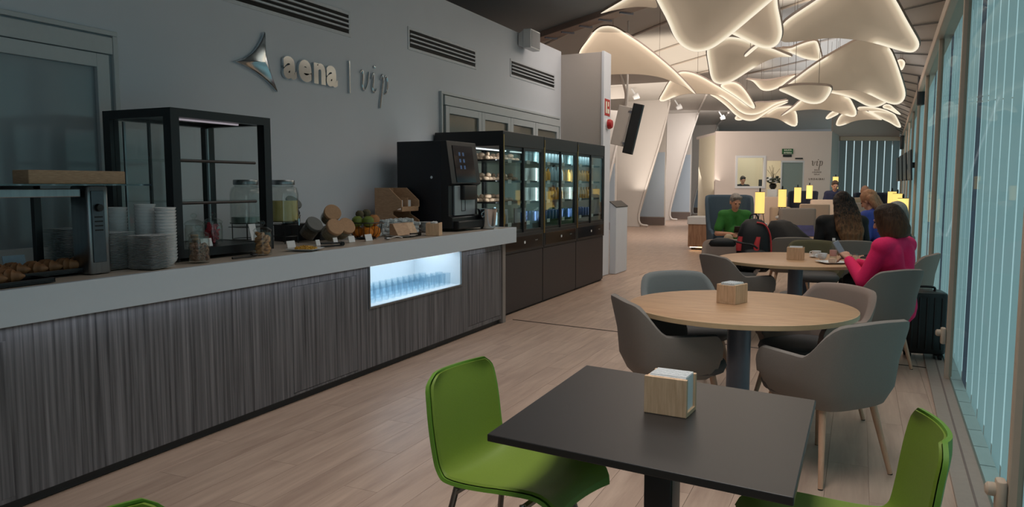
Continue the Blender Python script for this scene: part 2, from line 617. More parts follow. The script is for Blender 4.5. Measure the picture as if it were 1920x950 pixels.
# bays between the fins: pale lower panels facing the lounge, above them the wall
for n, (Y, xa, xb, zt) in enumerate(((22.4, -8.2, -6.85, 2.1), (26.6, -7.9, -6.3, 2.6), (31.8, -7.9, -6.45, 2.7), (38.5, -8.3, -6.5, 2.8))):
    w = struct('wall_bay_%d' % (n + 1), B().box(-9.5, xb, Y, Y + .1, 0, 4.3), M_fin, 0, 0)
    struct('bay_panel', B().box(xa, xb - .03, Y - .02, Y, .3, zt), M_bay, .004, 0, w)
    struct('skirting', B().box(xa, xb, Y - .03, Y, 0, .28), M_base, 0, 0, w)
    struct('bay_jamb', B().box(xa - .12, xa, Y - .5, Y, 0, 4.3), M_fin, .01, 0, w)

# ---------------------------------------------------------------- back block with door, window, signs
P0b, P1b, P2b = Vector((-4.25, 24.77, 0)), Vector((-0.87, 26.33, 0)), Vector((-0.71, 28.74, 0))
bd = (P1b - P0b)
BL = bd.length
MBK = T(P0b.x, P0b.y, 0) @ R(math.atan2(bd.y, bd.x), 'Z')      # local x along the front, y inward, z up
HB = 3.16


def bk(px):
    return (px - 1343.0) / 217.0 * BL


WX0, WX1, WZ0, WZ1 = bk(1384), bk(1434), 1.39, 2.32
DX0, DX1, DZ1 = bk(1440), bk(1510), 2.22
M_block = mat('pinkish_white_plaster', (214, 202, 194), 0.7, var=0.012, scale=3)
b = B()
b.box(0, WX0, 0, .12, 0, HB, MBK)
b.box(WX0, WX1, 0, .12, 0, WZ0, MBK)
b.box(WX0, WX1, 0, .12, WZ1, HB, MBK)
b.box(WX1, DX0, 0, .12, 0, HB, MBK)
b.box(DX0, DX1, 0, .12, DZ1, HB, MBK)
b.box(DX1, BL, 0, .12, 0, HB, MBK)
wb = struct('wall_back', b, M_block, 0, 0)
struct('wall_back_side', B().add([(P1b.x - .1, P1b.y + .02, 0), (P1b.x, P1b.y, 0), (P2b.x, P2b.y, 0), (P2b.x - .1, P2b.y, 0), (P1b.x - .1, P1b.y + .02, HB), (P1b.x, P1b.y, HB), (P2b.x, P2b.y, HB), (P2b.x - .1, P2b.y, HB)],
                                 [(0, 3, 2, 1), (4, 5, 6, 7), (0, 1, 5, 4), (1, 2, 6, 5), (2, 3, 7, 6), (3, 0, 4, 7)]), M_block, 0, 0)
struct('trim_3', B().box(.1, BL - .1, .1, 3.0, HB - .08, HB, MBK), M_block, 0, 0)
# room behind: cream walls and floor
M_inner = mat('cream_inner_wall', (214, 206, 184), 0.7, var=0.01)
struct('wall_inner', B().box(0.2, BL - .3, 2.6, 2.7, 0, HB - .08, MBK).box(0.1, .2, .12, 2.6, 0, HB - .08, MBK).box(BL - .4, BL - .3, .12, 2.6, 0, HB - .08, MBK), M_inner, 0, 0)
area('added_fill_light', tuple(MBK @ Vector((2.0, 1.4, 3.0))), tuple(MBK @ Vector((2.0, 1.4, 0))), 2.2, 1.4, 34, (1.0, 0.94, 0.82))  # fill added to brighten the room behind the window
wf = struct('window_3', B().box(WX0, WX1, .05, .06, WZ0, WZ1, MBK), M_glass, 0, 0)
struct('window_frame', B().frame(WX0 - .06, WX1 + .06, WZ0 - .06, WZ1 + .06, .07, -.03, .06, MBK @ Matrix(((1, 0, 0, 0), (0, 0, 1, 0), (0, 1, 0, 0), (0, 0, 0, 1)))), M_white, .004, 0, wf)
sx = bk(1469)
d1 = struct('door_1', B().box(sx, DX1 - .03, .04, .055, 0.02, DZ1 - .06, MBK), mat('frosted_green_glass', (128, 142, 138), 0.25, var=0.03), 0, 0)
struct('door_frame', B().box(sx - .03, sx, .0, .07, 0, DZ1, MBK).box(DX1 - .03, DX1, 0, .07, 0, DZ1, MBK).box(sx, DX1 - .03, 0, .07, DZ1 - .06, DZ1, MBK), M_trimw, .003, 0, d1)
sb = solo('door_sensor', B().box(bk(1492), bk(1506), -.05, 0, DZ1 + .05, DZ1 + .09, MBK), M_blackp, 'small black sensor bar above the frosted glass door', 'sensor', bev=.004)
solo('emergency_light', B().box(bk(1469), bk(1485), -.05, 0, DZ1 + .12, DZ1 + .19, MBK), M_blackp, 'dark emergency light box under the green exit sign', 'light', bev=.004)


def text_mesh(name, body, size, depth, m, M, bold=0.0, shear=0.0, align='LEFT', space=1.0):
    cu = bpy.data.curves.new(name, 'FONT')
    cu.body = body
    cu.size = size
    cu.extrude = depth
    cu.offset = bold
    cu.shear = shear
    cu.align_x = align
    cu.space_character = space
    cu.resolution_u = 4
    o = bpy.data.objects.new(name, cu)
    COL.objects.link(o)
    dg = bpy.context.evaluated_depsgraph_get()
    me = bpy.data.meshes.new_from_object(o.evaluated_get(dg))
    bpy.data.objects.remove(o)
    me.transform(M)
    me.materials.clear()
    me.materials.append(m)
    me.name = name
    return me


VERT = Matrix(((1, 0, 0, 0), (0, 0, -1, 0), (0, 1, 0, 0), (0, 0, 0, 1)))     # text plane facing -y of the block front
M_signg = mat('green_sign_enamel', (38, 92, 52), 0.4)
M_signw = mat('white_sign_print', (226, 234, 214), 0.5)
M_brown = mat('brown_vinyl_lettering', (96, 82, 72), 0.5)
es = thing('exit_sign', 'green and white exit sign above the frosted door', 'sign')
part('sign_plate', B().box(bk(1467), bk(1487), -.06, -.01, 2.43, 2.60, MBK), M_signg, es, .003, 0)
part('lettering', text_mesh('lettering', 'SALIDA', .075, .002, M_signw, MBK @ T(bk(1477), -.064, 2.53) @ VERT, .001, 0, 'CENTER'), None, es)
part('lettering', text_mesh('lettering', 'IRTEERA', .07, .002, M_signw, MBK @ T(bk(1477), -.064, 2.445) @ VERT, .001, 0, 'CENTER'), None, es)


def stroke(pts, w, n=6):
    """flat pen stroke along points, widths w"""
    P = spline([(x, y, 0) for x, y in pts], n)
    q = len(P)
    ws = []
    for i in range(q):
        t = i / (q - 1) * (len(w) - 1)
        k = min(int(t), len(w) - 2)
        ws.append(w[k] + (w[k + 1] - w[k]) * (t - k))
    Lf, Rt = [], []
    for i in range(q):
        d = (P[min(i + 1, q - 1)] - P[max(i - 1, 0)]).normalized()
        nrm = Vector((-d.y, d.x, 0))
        Lf.append(P[i] + nrm * ws[i] / 2)
        Rt.append(P[i] - nrm * ws[i] / 2)
    return Lf, Rt


def ribbon(b, pts, w, h, M):
    Lf, Rt = stroke(pts, w)
    rings = []
    for a, c in zip(Lf, Rt):
        rings.append([(a.x, a.y, 0), (c.x, c.y, 0), (c.x, c.y, h * .7), ((c.x * .7 + a.x * .3), (c.y * .7 + a.y * .3), h), ((c.x * .3 + a.x * .7), (c.y * .3 + a.y * .7), h), (a.x, a.y, h * .7)])
    return b.loft(rings, M)


# slanted letters v, i, p drawn in a unit box (x height 1)
def letter_v(h, M):
    b = B()
    ribbon(b, [(-.06, .86), (.10, 1.0), (.20, .85), (.17, .5), (.14, .22), (.22, .02), (.36, .06), (.55, .38), (.66, .78), (.70, 1.0)], [.05, .09, .17, .17, .14, .08, .06, .08, .12, .04], h, M)
    return b


def letter_i(h, M):
    b = B()
    ribbon(b, [(-.10, .66), (.04, .95), (.14, .90), (.10, .55), (.04, .2), (.10, .0), (.24, .06), (.34, .2)], [.04, .09, .14, .15, .14, .10, .07, .04], h, M)
    return b


def letter_p(h, M):
    b = B()
    ribbon(b, [(-.06, .72), (.06, .97), (.18, .92), (.14, .5), (.04, 0.0), (-.06, -.42), (-.13, -.78)], [.04, .09, .14, .15, .15, .15, .13], h, M)
    ribbon(b, [(.12, .55), (.28, .88), (.46, .98), (.60, .80), (.60, .45), (.48, .12), (.30, .0), (.16, .06)], [.05, .07, .10, .16, .17, .13, .07, .05], h, M)
    return b


vs = thing('lounge_name_sign', 'brown lettering beside the frosted door of the back wall', 'sign')
for fn, px, w in ((letter_v, 1524, 0), (letter_i, 1533, 0), (letter_p, 1538.5, 0)):
    part('letter', fn(.03, MBK @ T(bk(px), -.004, 2.06) @ VERT @ Matrix.Scale(.15, 4)), M_brown, vs)
part('letter_dot', B().lathe([(.016, 0), (.016, .004)], 8, MBK @ T(bk(1536), -.004, 2.25) @ VERT), M_brown, vs)
for t_, z_ in (('SALA', 1.90), ('LOUNGE', 1.83), ('GELA', 1.76)):
    part('lettering', text_mesh('lettering', t_, .062, .002, M_brown, MBK @ T(bk(1534), -.004, z_) @ VERT, .001, 0, 'CENTER', 1.3), None, vs)
part('lettering', text_mesh('lettering', 'URDAIBAI', .085, .002, M_brown, MBK @ T(bk(1534), -.004, 1.60) @ VERT, .002, 0, 'CENTER', 1.45), None, vs)

# ---------------------------------------------------------------- right glass wall
M_win = glass('window_pane_glass', (236, 246, 246), 0.01, rim=0.10, power=8.0)
M_chan, nt, N, L, p = new_mat('translucent_channel_glass')
N.remove(p)
tr = N.new('ShaderNodeBsdfTranslucent')
tr.inputs[0].default_value = lin((226, 236, 236))
df = N.new('ShaderNodeBsdfDiffuse')
df.inputs[0].default_value = lin((120, 146, 148))
mx = N.new('ShaderNodeMixShader')
mx.inputs[0].default_value = 0.42
tcn = N.new('ShaderNodeTexCoord')
wv = N.new('ShaderNodeTexWave')
wv.bands_direction = 'Y'
wv.inputs['Scale'].default_value = 14
L.new(tcn.outputs['Object'], wv.inputs['Vector'])
bp = N.new('ShaderNodeBump')
bp.inputs['Strength'].default_value = 0.4
bp.inputs['Distance'].default_value = 0.01
L.new(wv.outputs['Fac'], bp.inputs['Height'])
L.new(bp.outputs[0], df.inputs['Normal'])
L.new(tr.outputs[0], mx.inputs[1])
L.new(df.outputs[0], mx.inputs[2])
L.new(mx.outputs[0], N['Material Output'].inputs['Surface'])
M_post = mat('dark_grey_post', (66, 66, 74), 0.5)
M_track = mat('grey_floor_track', (150, 138, 128), 0.5, var=0.05)
M_tile = mat('pale_ledge_tile', (190, 196, 196), 0.5, var=0.03)

WZT = 2.98
YS = [0.25, 3.2, 6.33, 9.24, 12.2, 15.15, 18.1, 21.05, 24.0, 27.0, 29.9]
MW = Matrix(((1, SL, 0, wx(0)), (0, 1, 0, 0), (0, 0, 1, 0), (0, 0, 0, 1)))     # shear-free enough: local x from the wall line
wr = struct('window_4', B(), None)
M_slate = M_chan.copy()
M_slate.name = 'slate_blue_channel_glass'
for nd in M_slate.node_tree.nodes:
    if nd.type == 'BSDF_TRANSLUCENT':
        nd.inputs[0].default_value = lin((112, 112, 124))
    if nd.type == 'BSDF_DIFFUSE':
        nd.inputs[0].default_value = lin((88, 90, 100))
cm_b = B().add([(.085, .0, 0), (.085, .306, 0), (.085, .306, 3.12), (.085, .0, 3.12)], [(0, 1, 2, 3)])
chan_me = cm_b.mesh('channel_glass', M_chan, 0)
dark_me = cm_b.mesh('dark_channel_panel', M_slate, 0)
rot_w = math.atan(SL)
for a, c in zip(YS[:-1], YS[1:]):
    struct('pane', B().box(.0, .006, a + .03, c - .03, .03, WZT, MW), M_win, 0, 0, wr)
    n = round((c - a) / .336)
    for k in range(n):
        y = a + .02 + k * (c - a) / n
        o = bpy.data.objects.new('channel_glass' if k < n - 1 else 'dark_panel', chan_me if k < n - 1 else dark_me)
        COL.objects.link(o)
        o.parent = wr
        o.location = (wx(y), y, 0)
        o.rotation_euler = (0, 0, -rot_w)
for i, y in enumerate(YS):
    struct('mullion', B().box(-.028, .02, y - .025, y + .025, 0, WZT, MW), M_cream, .006, 0, wr)
y = 0.3
lt = B().box(.012, .08, 0, .30, .0, .03).mesh('ledge_tile', M_tile, 0)
while y < 12:
    o = bpy.data.objects.new('ledge_tile', lt)
    COL.objects.link(o)
    o.parent = wr
    o.location = (wx(y), y, 0)
    o.rotation_euler = (0, 0, -rot_w)
    y += 0.312
struct('head_beam', B().box(-.06, .10, .2, 29.9, WZT, WZT + .13, MW), M_cream, .01, 0, wr)
struct('outer_head', B().box(.10, .2, .2, 29.9, WZT + .12, WZT + .16, MW), M_post, 0, 0, wr)
struct('floor_track', B().box(-.13, .07, .2, 29.9, -.02, .012, MW), M_track, .004, 0, wr)
struct('track_groove', B().box(-.055, -.045, .2, 29.9, .012, .014, MW), M_base, 0, 0, wr)
# outer wall above the head beam up to the ceiling, and the apron outside
for k, (y, z) in enumerate(((3.2, .30), (6.33, .33))):
    kb = thing('door_stop', ('cream door stop on the mullion nearest the camera', 'cream door stop on the mullion beside the suitcase')[k], 'door stop', (wx(y) - .03, y, z))
    part('mount', B().rbox(-.035, 0, -.035, .035, -.06, .06, .015), M_cream, kb)
    part('bumper', B().lathe([(.022, 0), (.026, .01), (.025, .03), (.016, .038)], 14, T(-.03, 0, .02) @ R(-PI / 2, 'Y')), M_cream, kb)

# end glass wall closing the lounge
E0, E1 = Vector((-0.71, 28.74, 0)), Vector((1.24, 29.75, 0))
ed = E1 - E0
ME = T(E0.x, E0.y, 0) @ R(math.atan2(ed.y, ed.x), 'Z')
we = struct('window_5', B(), None)
nE = 8
wE = ed.length / nE
for k in range(nE):
    struct('channel_glass', B().box(k * wE + .025, (k + 1) * wE - .025, .0, .03, 0, 3.0, ME), mat('smoky_glass', (136, 142, 144), .3) if k == 0 else bpy.data.materials['smoky_glass'], 0, 0, we)
struct('head_beam', B().box(0, ed.length, -.08, .08, 2.98, 3.12, ME), M_cream, .01, 0, we)
struct('outer_head', B().box(-.2, ed.length, .08, .2, 3.0, 4.3, ME), M_ceil, 0, 0, we)
# ================================================================== BUFFET COUNTER
M_cwood = wood('grey_striped_veneer', (52, 53, 58), (130, 129, 133), (1, 15, 0.30), 0.45, scale=3.2, detail=7, bump=0.02, lo=0.30, hi=0.72)
M_wtop = mat('white_solid_surface', (196, 206, 215), 0.35, var=0.01)
M_wtop_in = mat('pale_stone_worktop', (186, 172, 158), 0.4, var=0.05, scale=12)
XF = -3.36
ctr = thing('buffet_counter', 'long buffet counter clad in grey striped wood veneer', 'counter', (XF, 0, 0))
b = B()
b.box(-.05, 0, -.6, 2.02, .05, .84).box(-.05, 0, 2.02, 3.80, .05, .84).box(-.05, 0, 3.80, 4.50, .78, .84).box(-.05, 0, 3.80, 4.50, .05, .065)
b.box(-.05, 0, 4.50, 4.66, .05, .84).box(-.05, 0, 4.66, 6.10, .05, .515).box(-.05, 0, 6.10, 6.24, .05, .84)
b.box(-.05, 0, 6.24, 6.98, .78, .84).box(-.05, 0, 6.24, 6.98, .05, .09)
part('front_panel', b, M_cwood, ctr, 0, 0)
for y0, y1, z0, z1 in ((3.803, 4.497, .068, .777), (6.243, 6.977, .093, .777), (1.30, 1.985, .07, .77)):
    part('door', B().box(-.04, .001, y0, y1, z0, z1), M_cwood, ctr, .002, 0)
part('end_panel', B().box(-.95, .012, 6.99, 7.06, 0, .84), wood('grey_veneer_end', (120, 114, 110), (150, 144, 140), (1, 20, .5), 0.4), ctr, .002, 0)
part('plinth', B().box(-.10, -.03, -.6, 6.98, 0, .05), mat('dark_plinth', (44, 46, 48), .5), ctr, 0, 0)
part('rear_carcass', B().box(-.98, -.96, -.6, 7.0, 0, .84), M_cwood, ctr, 0, 0)
# illuminated niche
nb = B()
nb.box(-.52, -.50, 4.66, 6.10, .515, .84).box(-.50, 0, 4.655, 4.67, .515, .84).box(-.50, 0, 6.09, 6.105, .515, .84).box(-.50, .0, 4.66, 6.10, .508, .522).box(-.5, 0, 4.66, 6.10, .83, .838)
nl = part('niche_lining', nb, mat('white_niche_lining', (214, 224, 230), .4, var=.01), ctr, 0, 0)
part('niche_frame', B().frame(4.645, 6.115, .505, .85, .016, -.01, .012, on_left(0)), M_steel, ctr, .002, 0)
part('led_strip', B().box(-.49, -.01, 4.68, 6.08, .824, .829), emit('cool_white_led', (225, 240, 250), .8), nl, 0, 0)
part('led_strip', B().box(-.012, -.002, .6, 4.6, .832, .839), emit('under_worktop_led', (225, 235, 255), .5), ctr, 0, 0)

wt = thing('worktop', 'thick white worktop running the length of the buffet counter', 'worktop', (0, 0, .84))
part('front_edge', B().box(-3.33, -3.295, -.6, 7.22, 0, .16), M_wtop, wt, .003, 0)
part('end_edge', B().box(-4.37, -3.33, 7.185, 7.22, 0, .16), M_wtop, wt, .003, 0)
part('top_slab', B().box(-4.37, -3.331, -.6, 7.184, .001, .157), M_wtop_in, wt, 0, 0)
# strip light under the worktop overhang
lo = area('under_worktop_led', (-3.322, 3.3, .832), (-3.36, 3.3, 0), .02, 6.6, 1.8, (.86, .92, 1.0), math.radians(150))
area('niche_led', (-3.6, 5.38, .822), (-3.6, 5.38, 0), .36, 1.36, 2.0, (.90, .96, 1.0))

# tumblers in the niche
tg = B().lathe([(.026, 0), (.032, .002), (.036, .11), (.034, .11), (.030, .01), (.001, .008)], 14)
tum = glass('tumbler_glass', (246, 250, 252), .04, rim=0.22, power=2.0)
first = None
for r_, (xx, n0) in enumerate(((-3.46, 15), (-3.56, 15), (-3.67, 14))):
    for k in range(n0):
        loc = (xx, 4.74 + k * .091 + (r_ % 2) * .03, .5225)
        lab = ('clear tumbler in the front row of the lit niche', 'clear tumbler in the middle row of the lit niche', 'clear tumbler in the back row of the lit niche')[r_]
        lab = from_left(lab, k)
        if first is None:
            first = solo('tumbler', tg, tum, lab, 'glass', loc, 0, 'tumblers in the front row of the niche')
        else:
            dup(first, loc, 0, lab, 'tumblers in the %s row of the niche' % ('front', 'middle', 'back')[r_])

WZ = 1.0
# ---------------------------------------------------------------- wall fittings: vents, speaker, logo
M_ventf = mat('grey_vent_frame', (205, 210, 217), .5)
for k, (y0, y1, z0, z1) in enumerate(((4.10, 5.82, 2.85, 3.02), (6.86, 8.35, 2.90, 3.08), (9.41, 10.99, 2.95, 3.13))):
    v = thing('vent_grille', ('long slotted air vent above the chrome sign', 'slotted air vent between the chrome sign and the speaker', 'slotted air vent next to the grey end wall')[k], 'vent', (XW, 0, 0))
    part('frame', B().frame(y0 - .03, y1 + .03, z0 - .03, z1 + .03, .03, 0, .008, on_left(0)), M_ventf, v, .002, 0)
    part('backing', B().box(0, .003, y0, y1, z0, z1), M_rubber, v, 0, 0)
    for i in range(3):
        z = z0 + (z1 - z0) * (i + 1) / 4
        part('slat', B().box(.003, .022, y0, y1, z - .007, z + .007), M_ventf, v, 0, 0)

sp = thing('wall_speaker', 'white box speaker high on the wall above the last vent', 'speaker', (-4.30, 9.75, 3.45))
part('body', B().add([(-.07, -.13, -.08), (.02, -.16, -.12), (.02, .16, -.12), (-.07, .13, -.08), (-.07, -.13, .08), (.02, -.16, .12), (.02, .16, .12), (-.07, .13, .08)],
                     [(0, 3, 2, 1), (4, 5, 6, 7), (0, 1, 5, 4), (1, 2, 6, 5), (2, 3, 7, 6), (3, 0, 4, 7)]).box(.02, .14, -.17, .17, -.13, .13), M_white, sp, .012, 0)
part('front_mesh', B().box(.14, .145, -.15, .15, -.11, .11), mat('pale_grey_speaker_mesh', (150, 152, 156), .6, var=.2, scale=200), sp, .004, 0)

# chrome wall sign
sg = thing('chrome_wall_sign', 'polished chrome lettering and pointed emblem on the white wall', 'sign', (XW, 0, 0))
SM = on_left(0.004)


def q(p0, c, p1, n=10):
    return [((1 - t) ** 2 * p0[0] + 2 * t * (1 - t) * c[0] + t * t * p1[0], (1 - t) ** 2 * p0[1] + 2 * t * (1 - t) * c[1] + t * t * p1[1]) for t in [i / n for i in range(n)]]


tipL, tipT, tipB = (4.365, 2.385), (4.70, 2.665), (4.825, 2.205)
outl = q(tipL, (4.60, 2.44), tipT) + q(tipT, (4.685, 2.44), tipB) + q(tipB, (4.64, 2.35), tipL)
cen = (4.665, 2.42)
eb = B()
n_ = len(outl)
rings = [[(x, y, 0) for x, y in outl], [(x, y, .022) for x, y in outl], [(cen[0] + (x - cen[0]) * .93, cen[1] + (y - cen[1]) * .93, .03) for x, y in outl], [(cen[0] + (x - cen[0]) * .5, cen[1] + (y - cen[1]) * .5, .045) for x, y in outl], [(cen[0] + (x - cen[0]) * .02, cen[1] + (y - cen[1]) * .02, .052) for x, y in outl]]
eb.loft(rings, SM)
part('emblem', eb, M_chrome, sg, 0, 25)
for ch, y in (('a', 4.905), ('e', 5.085), ('n', 5.275), ('a', 5.455)):
    part('letter', text_mesh('letter', ch, .325, .012, M_chrome, SM @ T(y, 2.345, .014) @ Matrix.Scale(1.03, 4), .014), None, sg)
part('divider_bar', B().box(5.79, 5.803, 2.30, 2.60, 0, .02, SM), M_chrome, sg, .002, 0)
for fn, y in ((letter_v, 5.98), (letter_i, 6.165), (letter_p, 6.315)):
    part('letter', fn(.10, SM @ T(y, 2.355, 0) @ Matrix.Scale(.185, 4)), M_chrome, sg, 0, 30)
part('letter_dot', B().lathe([(.015, 0), (.015, .014), (.004, .018)], 12, SM @ T(6.21, 2.60, 0)), M_chrome, sg)

# ---------------------------------------------------------------- tall display case
cs = thing('display_case', 'tall black framed glass display case with two shelves on the counter', 'display case', (-3.58, 3.09, WZ))
D_, W_, H_ = .57, .80, .89
fb = B()
for x in (-D_, -.06):
    for y in (0, W_ - .06):
        fb.box(x, x + .06, y, y + .06, 0.02, H_)
fb_top = B()
for z0_, z1_ in ((H_ - .05, H_), (.02, .07)):
    fb.box(-D_ + .06, -.06, 0, .06, z0_, z1_).box(-D_ + .06, -.06, W_ - .06, W_, z0_, z1_).box(-D_, -D_ + .06, .06, W_ - .06, z0_, z1_).box(-.06, 0, .06, W_ - .06, z0_, z1_)
fb.box(-D_ + .06, -.06, .06, W_ - .06, .03, .068)
part('frame', fb, M_black, cs, 0, 0)
part('top_panel', B().box(-D_ + .06, -.06, .06, W_ - .06, H_ - .03, H_ - .015), M_black, cs, 0, 0)
part('side_glass', B().box(-D_ + .06, -.06, .025, .031, .07, H_ - .05), M_glass, cs, 0, 0)
part('side_glass', B().box(-D_ + .06, -.06, W_ - .031, W_ - .025, .07, H_ - .05), M_glass, cs, 0, 0)
part('rear_glass', B().box(-D_ + .02, -D_ + .026, .06, W_ - .06, .07, H_ - .05), M_glass, cs, 0, 0)
for z in (.345, .595):
    s_ = part('shelf', B().box(-D_ + .07, -.03, .065, W_ - .12, z, z + .006), M_glass, cs, 0, 0)
    part('shelf_edge', B().tube([(-.03, .07, z - .004), (-.03, W_ - .12, z - .004)], .009, 8), M_black, s_)
for y in (.075, W_ - .085):
    part('shelf_rail', B().box(-D_ + .07, -D_ + .085, y, y + .012, .08, H_ - .06), M_steel, cs, 0, 0)
part('shelf_rail', B().box(-.28, -.262, .07, .082, .08, H_ - .06), M_black, cs, 0, 0)
part('light_strip', B().box(-.08, -.062, .10, W_ - .22, H_ - .062, H_ - .052), emit('dim_case_led', (190, 180, 190), .45), cs, 0, 0)
for x in (-D_ + .03, -.03):
    for y in (.03, W_ - .03):
        part('foot', B().lathe([(.022, 0), (.022, .02)], 10, c=(x, y)), M_rubber, cs)

# ---------------------------------------------------------------- heated tray unit with glass shelf
ht = thing('heated_display', 'steel heated display with glass shelf over black trays', 'food warmer', (-3.45, 1.9, WZ))
part('glass_shelf', B().box(-.50, .10, -1.3, .86, .445, .453), glass('grey_shelf_glass', (150, 166, 172), .3), ht, 0, 0)
pb = B().rbox(-.16, -.02, .58, .70, 0, .445, .02)
post = part('control_post', pb, M_steel, ht)
part('control_panel', B().box(-.02, -.012, .595, .665, .06, .42), mat('dark_steel_panel', (92, 98, 104), .35, .8), post, .003, 0)
part('knob', B().lathe([(.02, 0), (.018, .018), (.0, .02)], 14, T(-.012, .63, .335) @ R(PI / 2, 'Y')), M_blackp, post)
for k in range(4):
    part('vent_slot', B().box(-.013, -.0105, .608, .652, .285 - k * .022, .292 - k * .022), M_rubber, post, 0, 0)
part('heater_bar', B().box(-.14, -.04, -1.3, .56, .39, .43), M_steel, ht, .004, 0)
part('rear_frame', B().box(-.50, -.47, .60, .64, 0, .445).box(-.50, -.47, -1.3, .64, .40, .445), M_black, ht, .003, 0)
part('base_plate', B().box(-.52, -.16, -1.3, .70, 0, .012), M_black, ht, .003, 0)
solo('wooden_crate', B().box(-.02, .1, -.25, .25, 0, .065), M_oakh, 'shallow wooden crate lying on the glass shelf', 'crate', (-3.56, 2.44, WZ + .4532), 0, None, .004, 0)


def tray(loc, sx_, sy_, label):
    t_ = thing('serving_tray', label, 'tray', loc)
    part('plate', B().box(-sx_ / 2, sx_ / 2, -sy_ / 2, sy_ / 2, 0, .006), M_black, t_, 0, 0)
    b_ = B()
    b_.box(-sx_ / 2, sx_ / 2, -sy_ / 2, -sy_ / 2 + .008, .006, .022).box(-sx_ / 2, sx_ / 2, sy_ / 2 - .008, sy_ / 2, .006, .022)
    b_.box(-sx_ / 2, -sx_ / 2 + .008, -sy_ / 2, sy_ / 2, .006, .022).box(sx_ / 2 - .008, sx_ / 2, -sy_ / 2, sy_ / 2, .006, .022)
    part('rim', b_, M_black, t_, .002, 0)
    return t_


tray((-3.66, 2.28, WZ + .0125), .26, .62, 'black serving tray of croissants beside the control post')
tray((-3.48, 1.93, WZ + .001), .22, .60, 'black serving tray at the front left of the counter')
M_bread = mat('golden_pastry_crust', (136, 94, 60), .55, var=.22, scale=22, bump=.4)
M_breadp = mat('pale_pastry_crust', (206, 174, 148), .6, var=.2, scale=20, bump=.4)


def croissant_mesh(nm, m, ln=.14, r=.033):
    path, rs = [], []
    for i in range(15):
        t = -1 + 2 * i / 14
        path.append((t * ln / 2, .030 * t * t, r * .82))
        rs.append(max(.004, r * (1 - t * t) ** .55 * (1 + .13 * math.cos(i * PI))))
    b_ = B().tube(path, rs, 10)
    return b_.mesh(nm, m, 60)


cm = croissant_mesh('croissant', M_bread)
first = None
# (x, y, z, rot)
cr = []
for k in range(7):
    cr.append((-3.64 + .02 * (k % 2), 2.04 + k * .082, WZ + .020, 0.15 * (k % 3)))
for k in range(5):
    cr.append((-3.49 + .02 * (k % 2), 1.74 + k * .085, WZ + .009, .2 * (k % 3) + .2))
for k, (x, y, z, a) in enumerate(cr):
    nm = 'golden croissant in the row beside the control post' if k < 7 else 'golden croissant on the front left tray'
    gp = 'croissants beside the control post' if k < 7 else 'croissants on the front left tray'
    o = solo('croissant', cm, None, from_left(nm, k if k < 7 else k - 7), 'pastry', (x, y, z), a, gp)
pc = B().box(-.002, .002, -.055, .055, 0, .085)
first = None
for k in range(4):
    o = solo('price_card', pc.mesh('price_card', mat('pale_blue_card', (176, 200, 220), .6), 0) if k == 0 else first.data, None,
             ('pale blue price card behind the croissants, leftmost', 'pale blue price card behind the croissants, second from left', 'pale blue price card behind the croissants, third from left', 'pale blue price card behind the croissants, beside the plates')[k], 'card', (-3.83, 1.93 + k * .135, WZ + .0125), 0, 'price cards behind the croissants')
    o.rotation_euler = (0, -.2, 0)
    first = first or o
tn = thing('serving_tongs', 'black and steel tongs standing up at the left edge behind the croissants', 'tongs', (-3.90, 1.97, WZ))
part('arm', B().tube([(0, 0, .0), (.02, -.05, .16), (.03, -.02, .24)], .008, 6), M_blackp, tn)
part('arm', B().tube([(.02, .01, .0), (.035, -.045, .16), (.03, -.02, .24)], .008, 6), M_blackp, tn)

# ---------------------------------------------------------------- stacks of plates and bowls
pr = [(.0, .0), (.0, .0)]


def sq(r, z, q_=.022, n=3):
    out = []
    for cx, cy, a0 in ((1, 1, 0), (-1, 1, PI / 2), (-1, -1, PI), (1, -1, 1.5 * PI)):
        for k in range(n + 1):
            a = a0 + PI / 2 * k / n
            out.append((cx * (r - q_) + q_ * math.cos(a), cy * (r - q_) + q_ * math.sin(a), z))
    return out


pm = B().loft([sq(.055, 0, .015), sq(.060, .003, .015), sq(.082, .0065, .01), sq(.083, .0078, .01), sq(.080, .0080, .01), sq(.058, .0045, .01)]).mesh('plate', M_ceram, 40)
for x, y, n, lab, gp, a in ((-3.45, 2.82, 22, 'white square plate in the front stack below the bowls', 'plates of the front stack', .12),
                            (-3.63, 2.72, 24, 'white square plate in the middle stack beside the control post', 'plates of the middle stack', .1),
                            (-3.90, 2.66, 26, 'white square plate in the stack behind the control post', 'plates of the rear stack', .06)):
    for k in range(n):
        solo('plate', pm, None, from_top(lab, k, n), 'plate', (x + random.uniform(-.001, .001), y + random.uniform(-.001, .001), WZ + .0008 + k * .0082), a, gp)
bm_ = B().lathe([(.028, 0), (.032, .003), (.050, .02), (.058, .042), (.056, .043), (.046, .021), (.030, .008), (.001, .007)], 20).mesh('bowl', M_ceram, 40)
for x, y, n, lab, gp in ((-3.53, 2.985, 17, 'white bowl in the tall stack touching the display case', 'bowls of the tall front stack'),
                         (-3.66, 2.96, 18, 'white bowl in the second tall stack left of the case', 'bowls of the second stack'),
                         (-3.79, 2.88, 17, 'white bowl in the third stack behind the plates', 'bowls of the third stack'),
                         (-3.82, 2.75, 17, 'white bowl in the short stack nearest the control post', 'bowls of the short stack')):
    for k in range(n):
        solo('bowl', bm_, None, from_top(lab, k, n), 'bowl', (x, y, WZ + .0008 + k * .0175), 0, gp)

# ---------------------------------------------------------------- glass jars
M_cookie = mat('biscuit', (200, 146, 94), .7, var=.2, scale=40, bump=.3)
M_choc = mat('brown_granola', (156, 118, 96), .7, var=.35, scale=60, bump=.6)
M_red = mat('red_candy_wrapper', (196, 40, 58), .3, var=.3, scale=40)


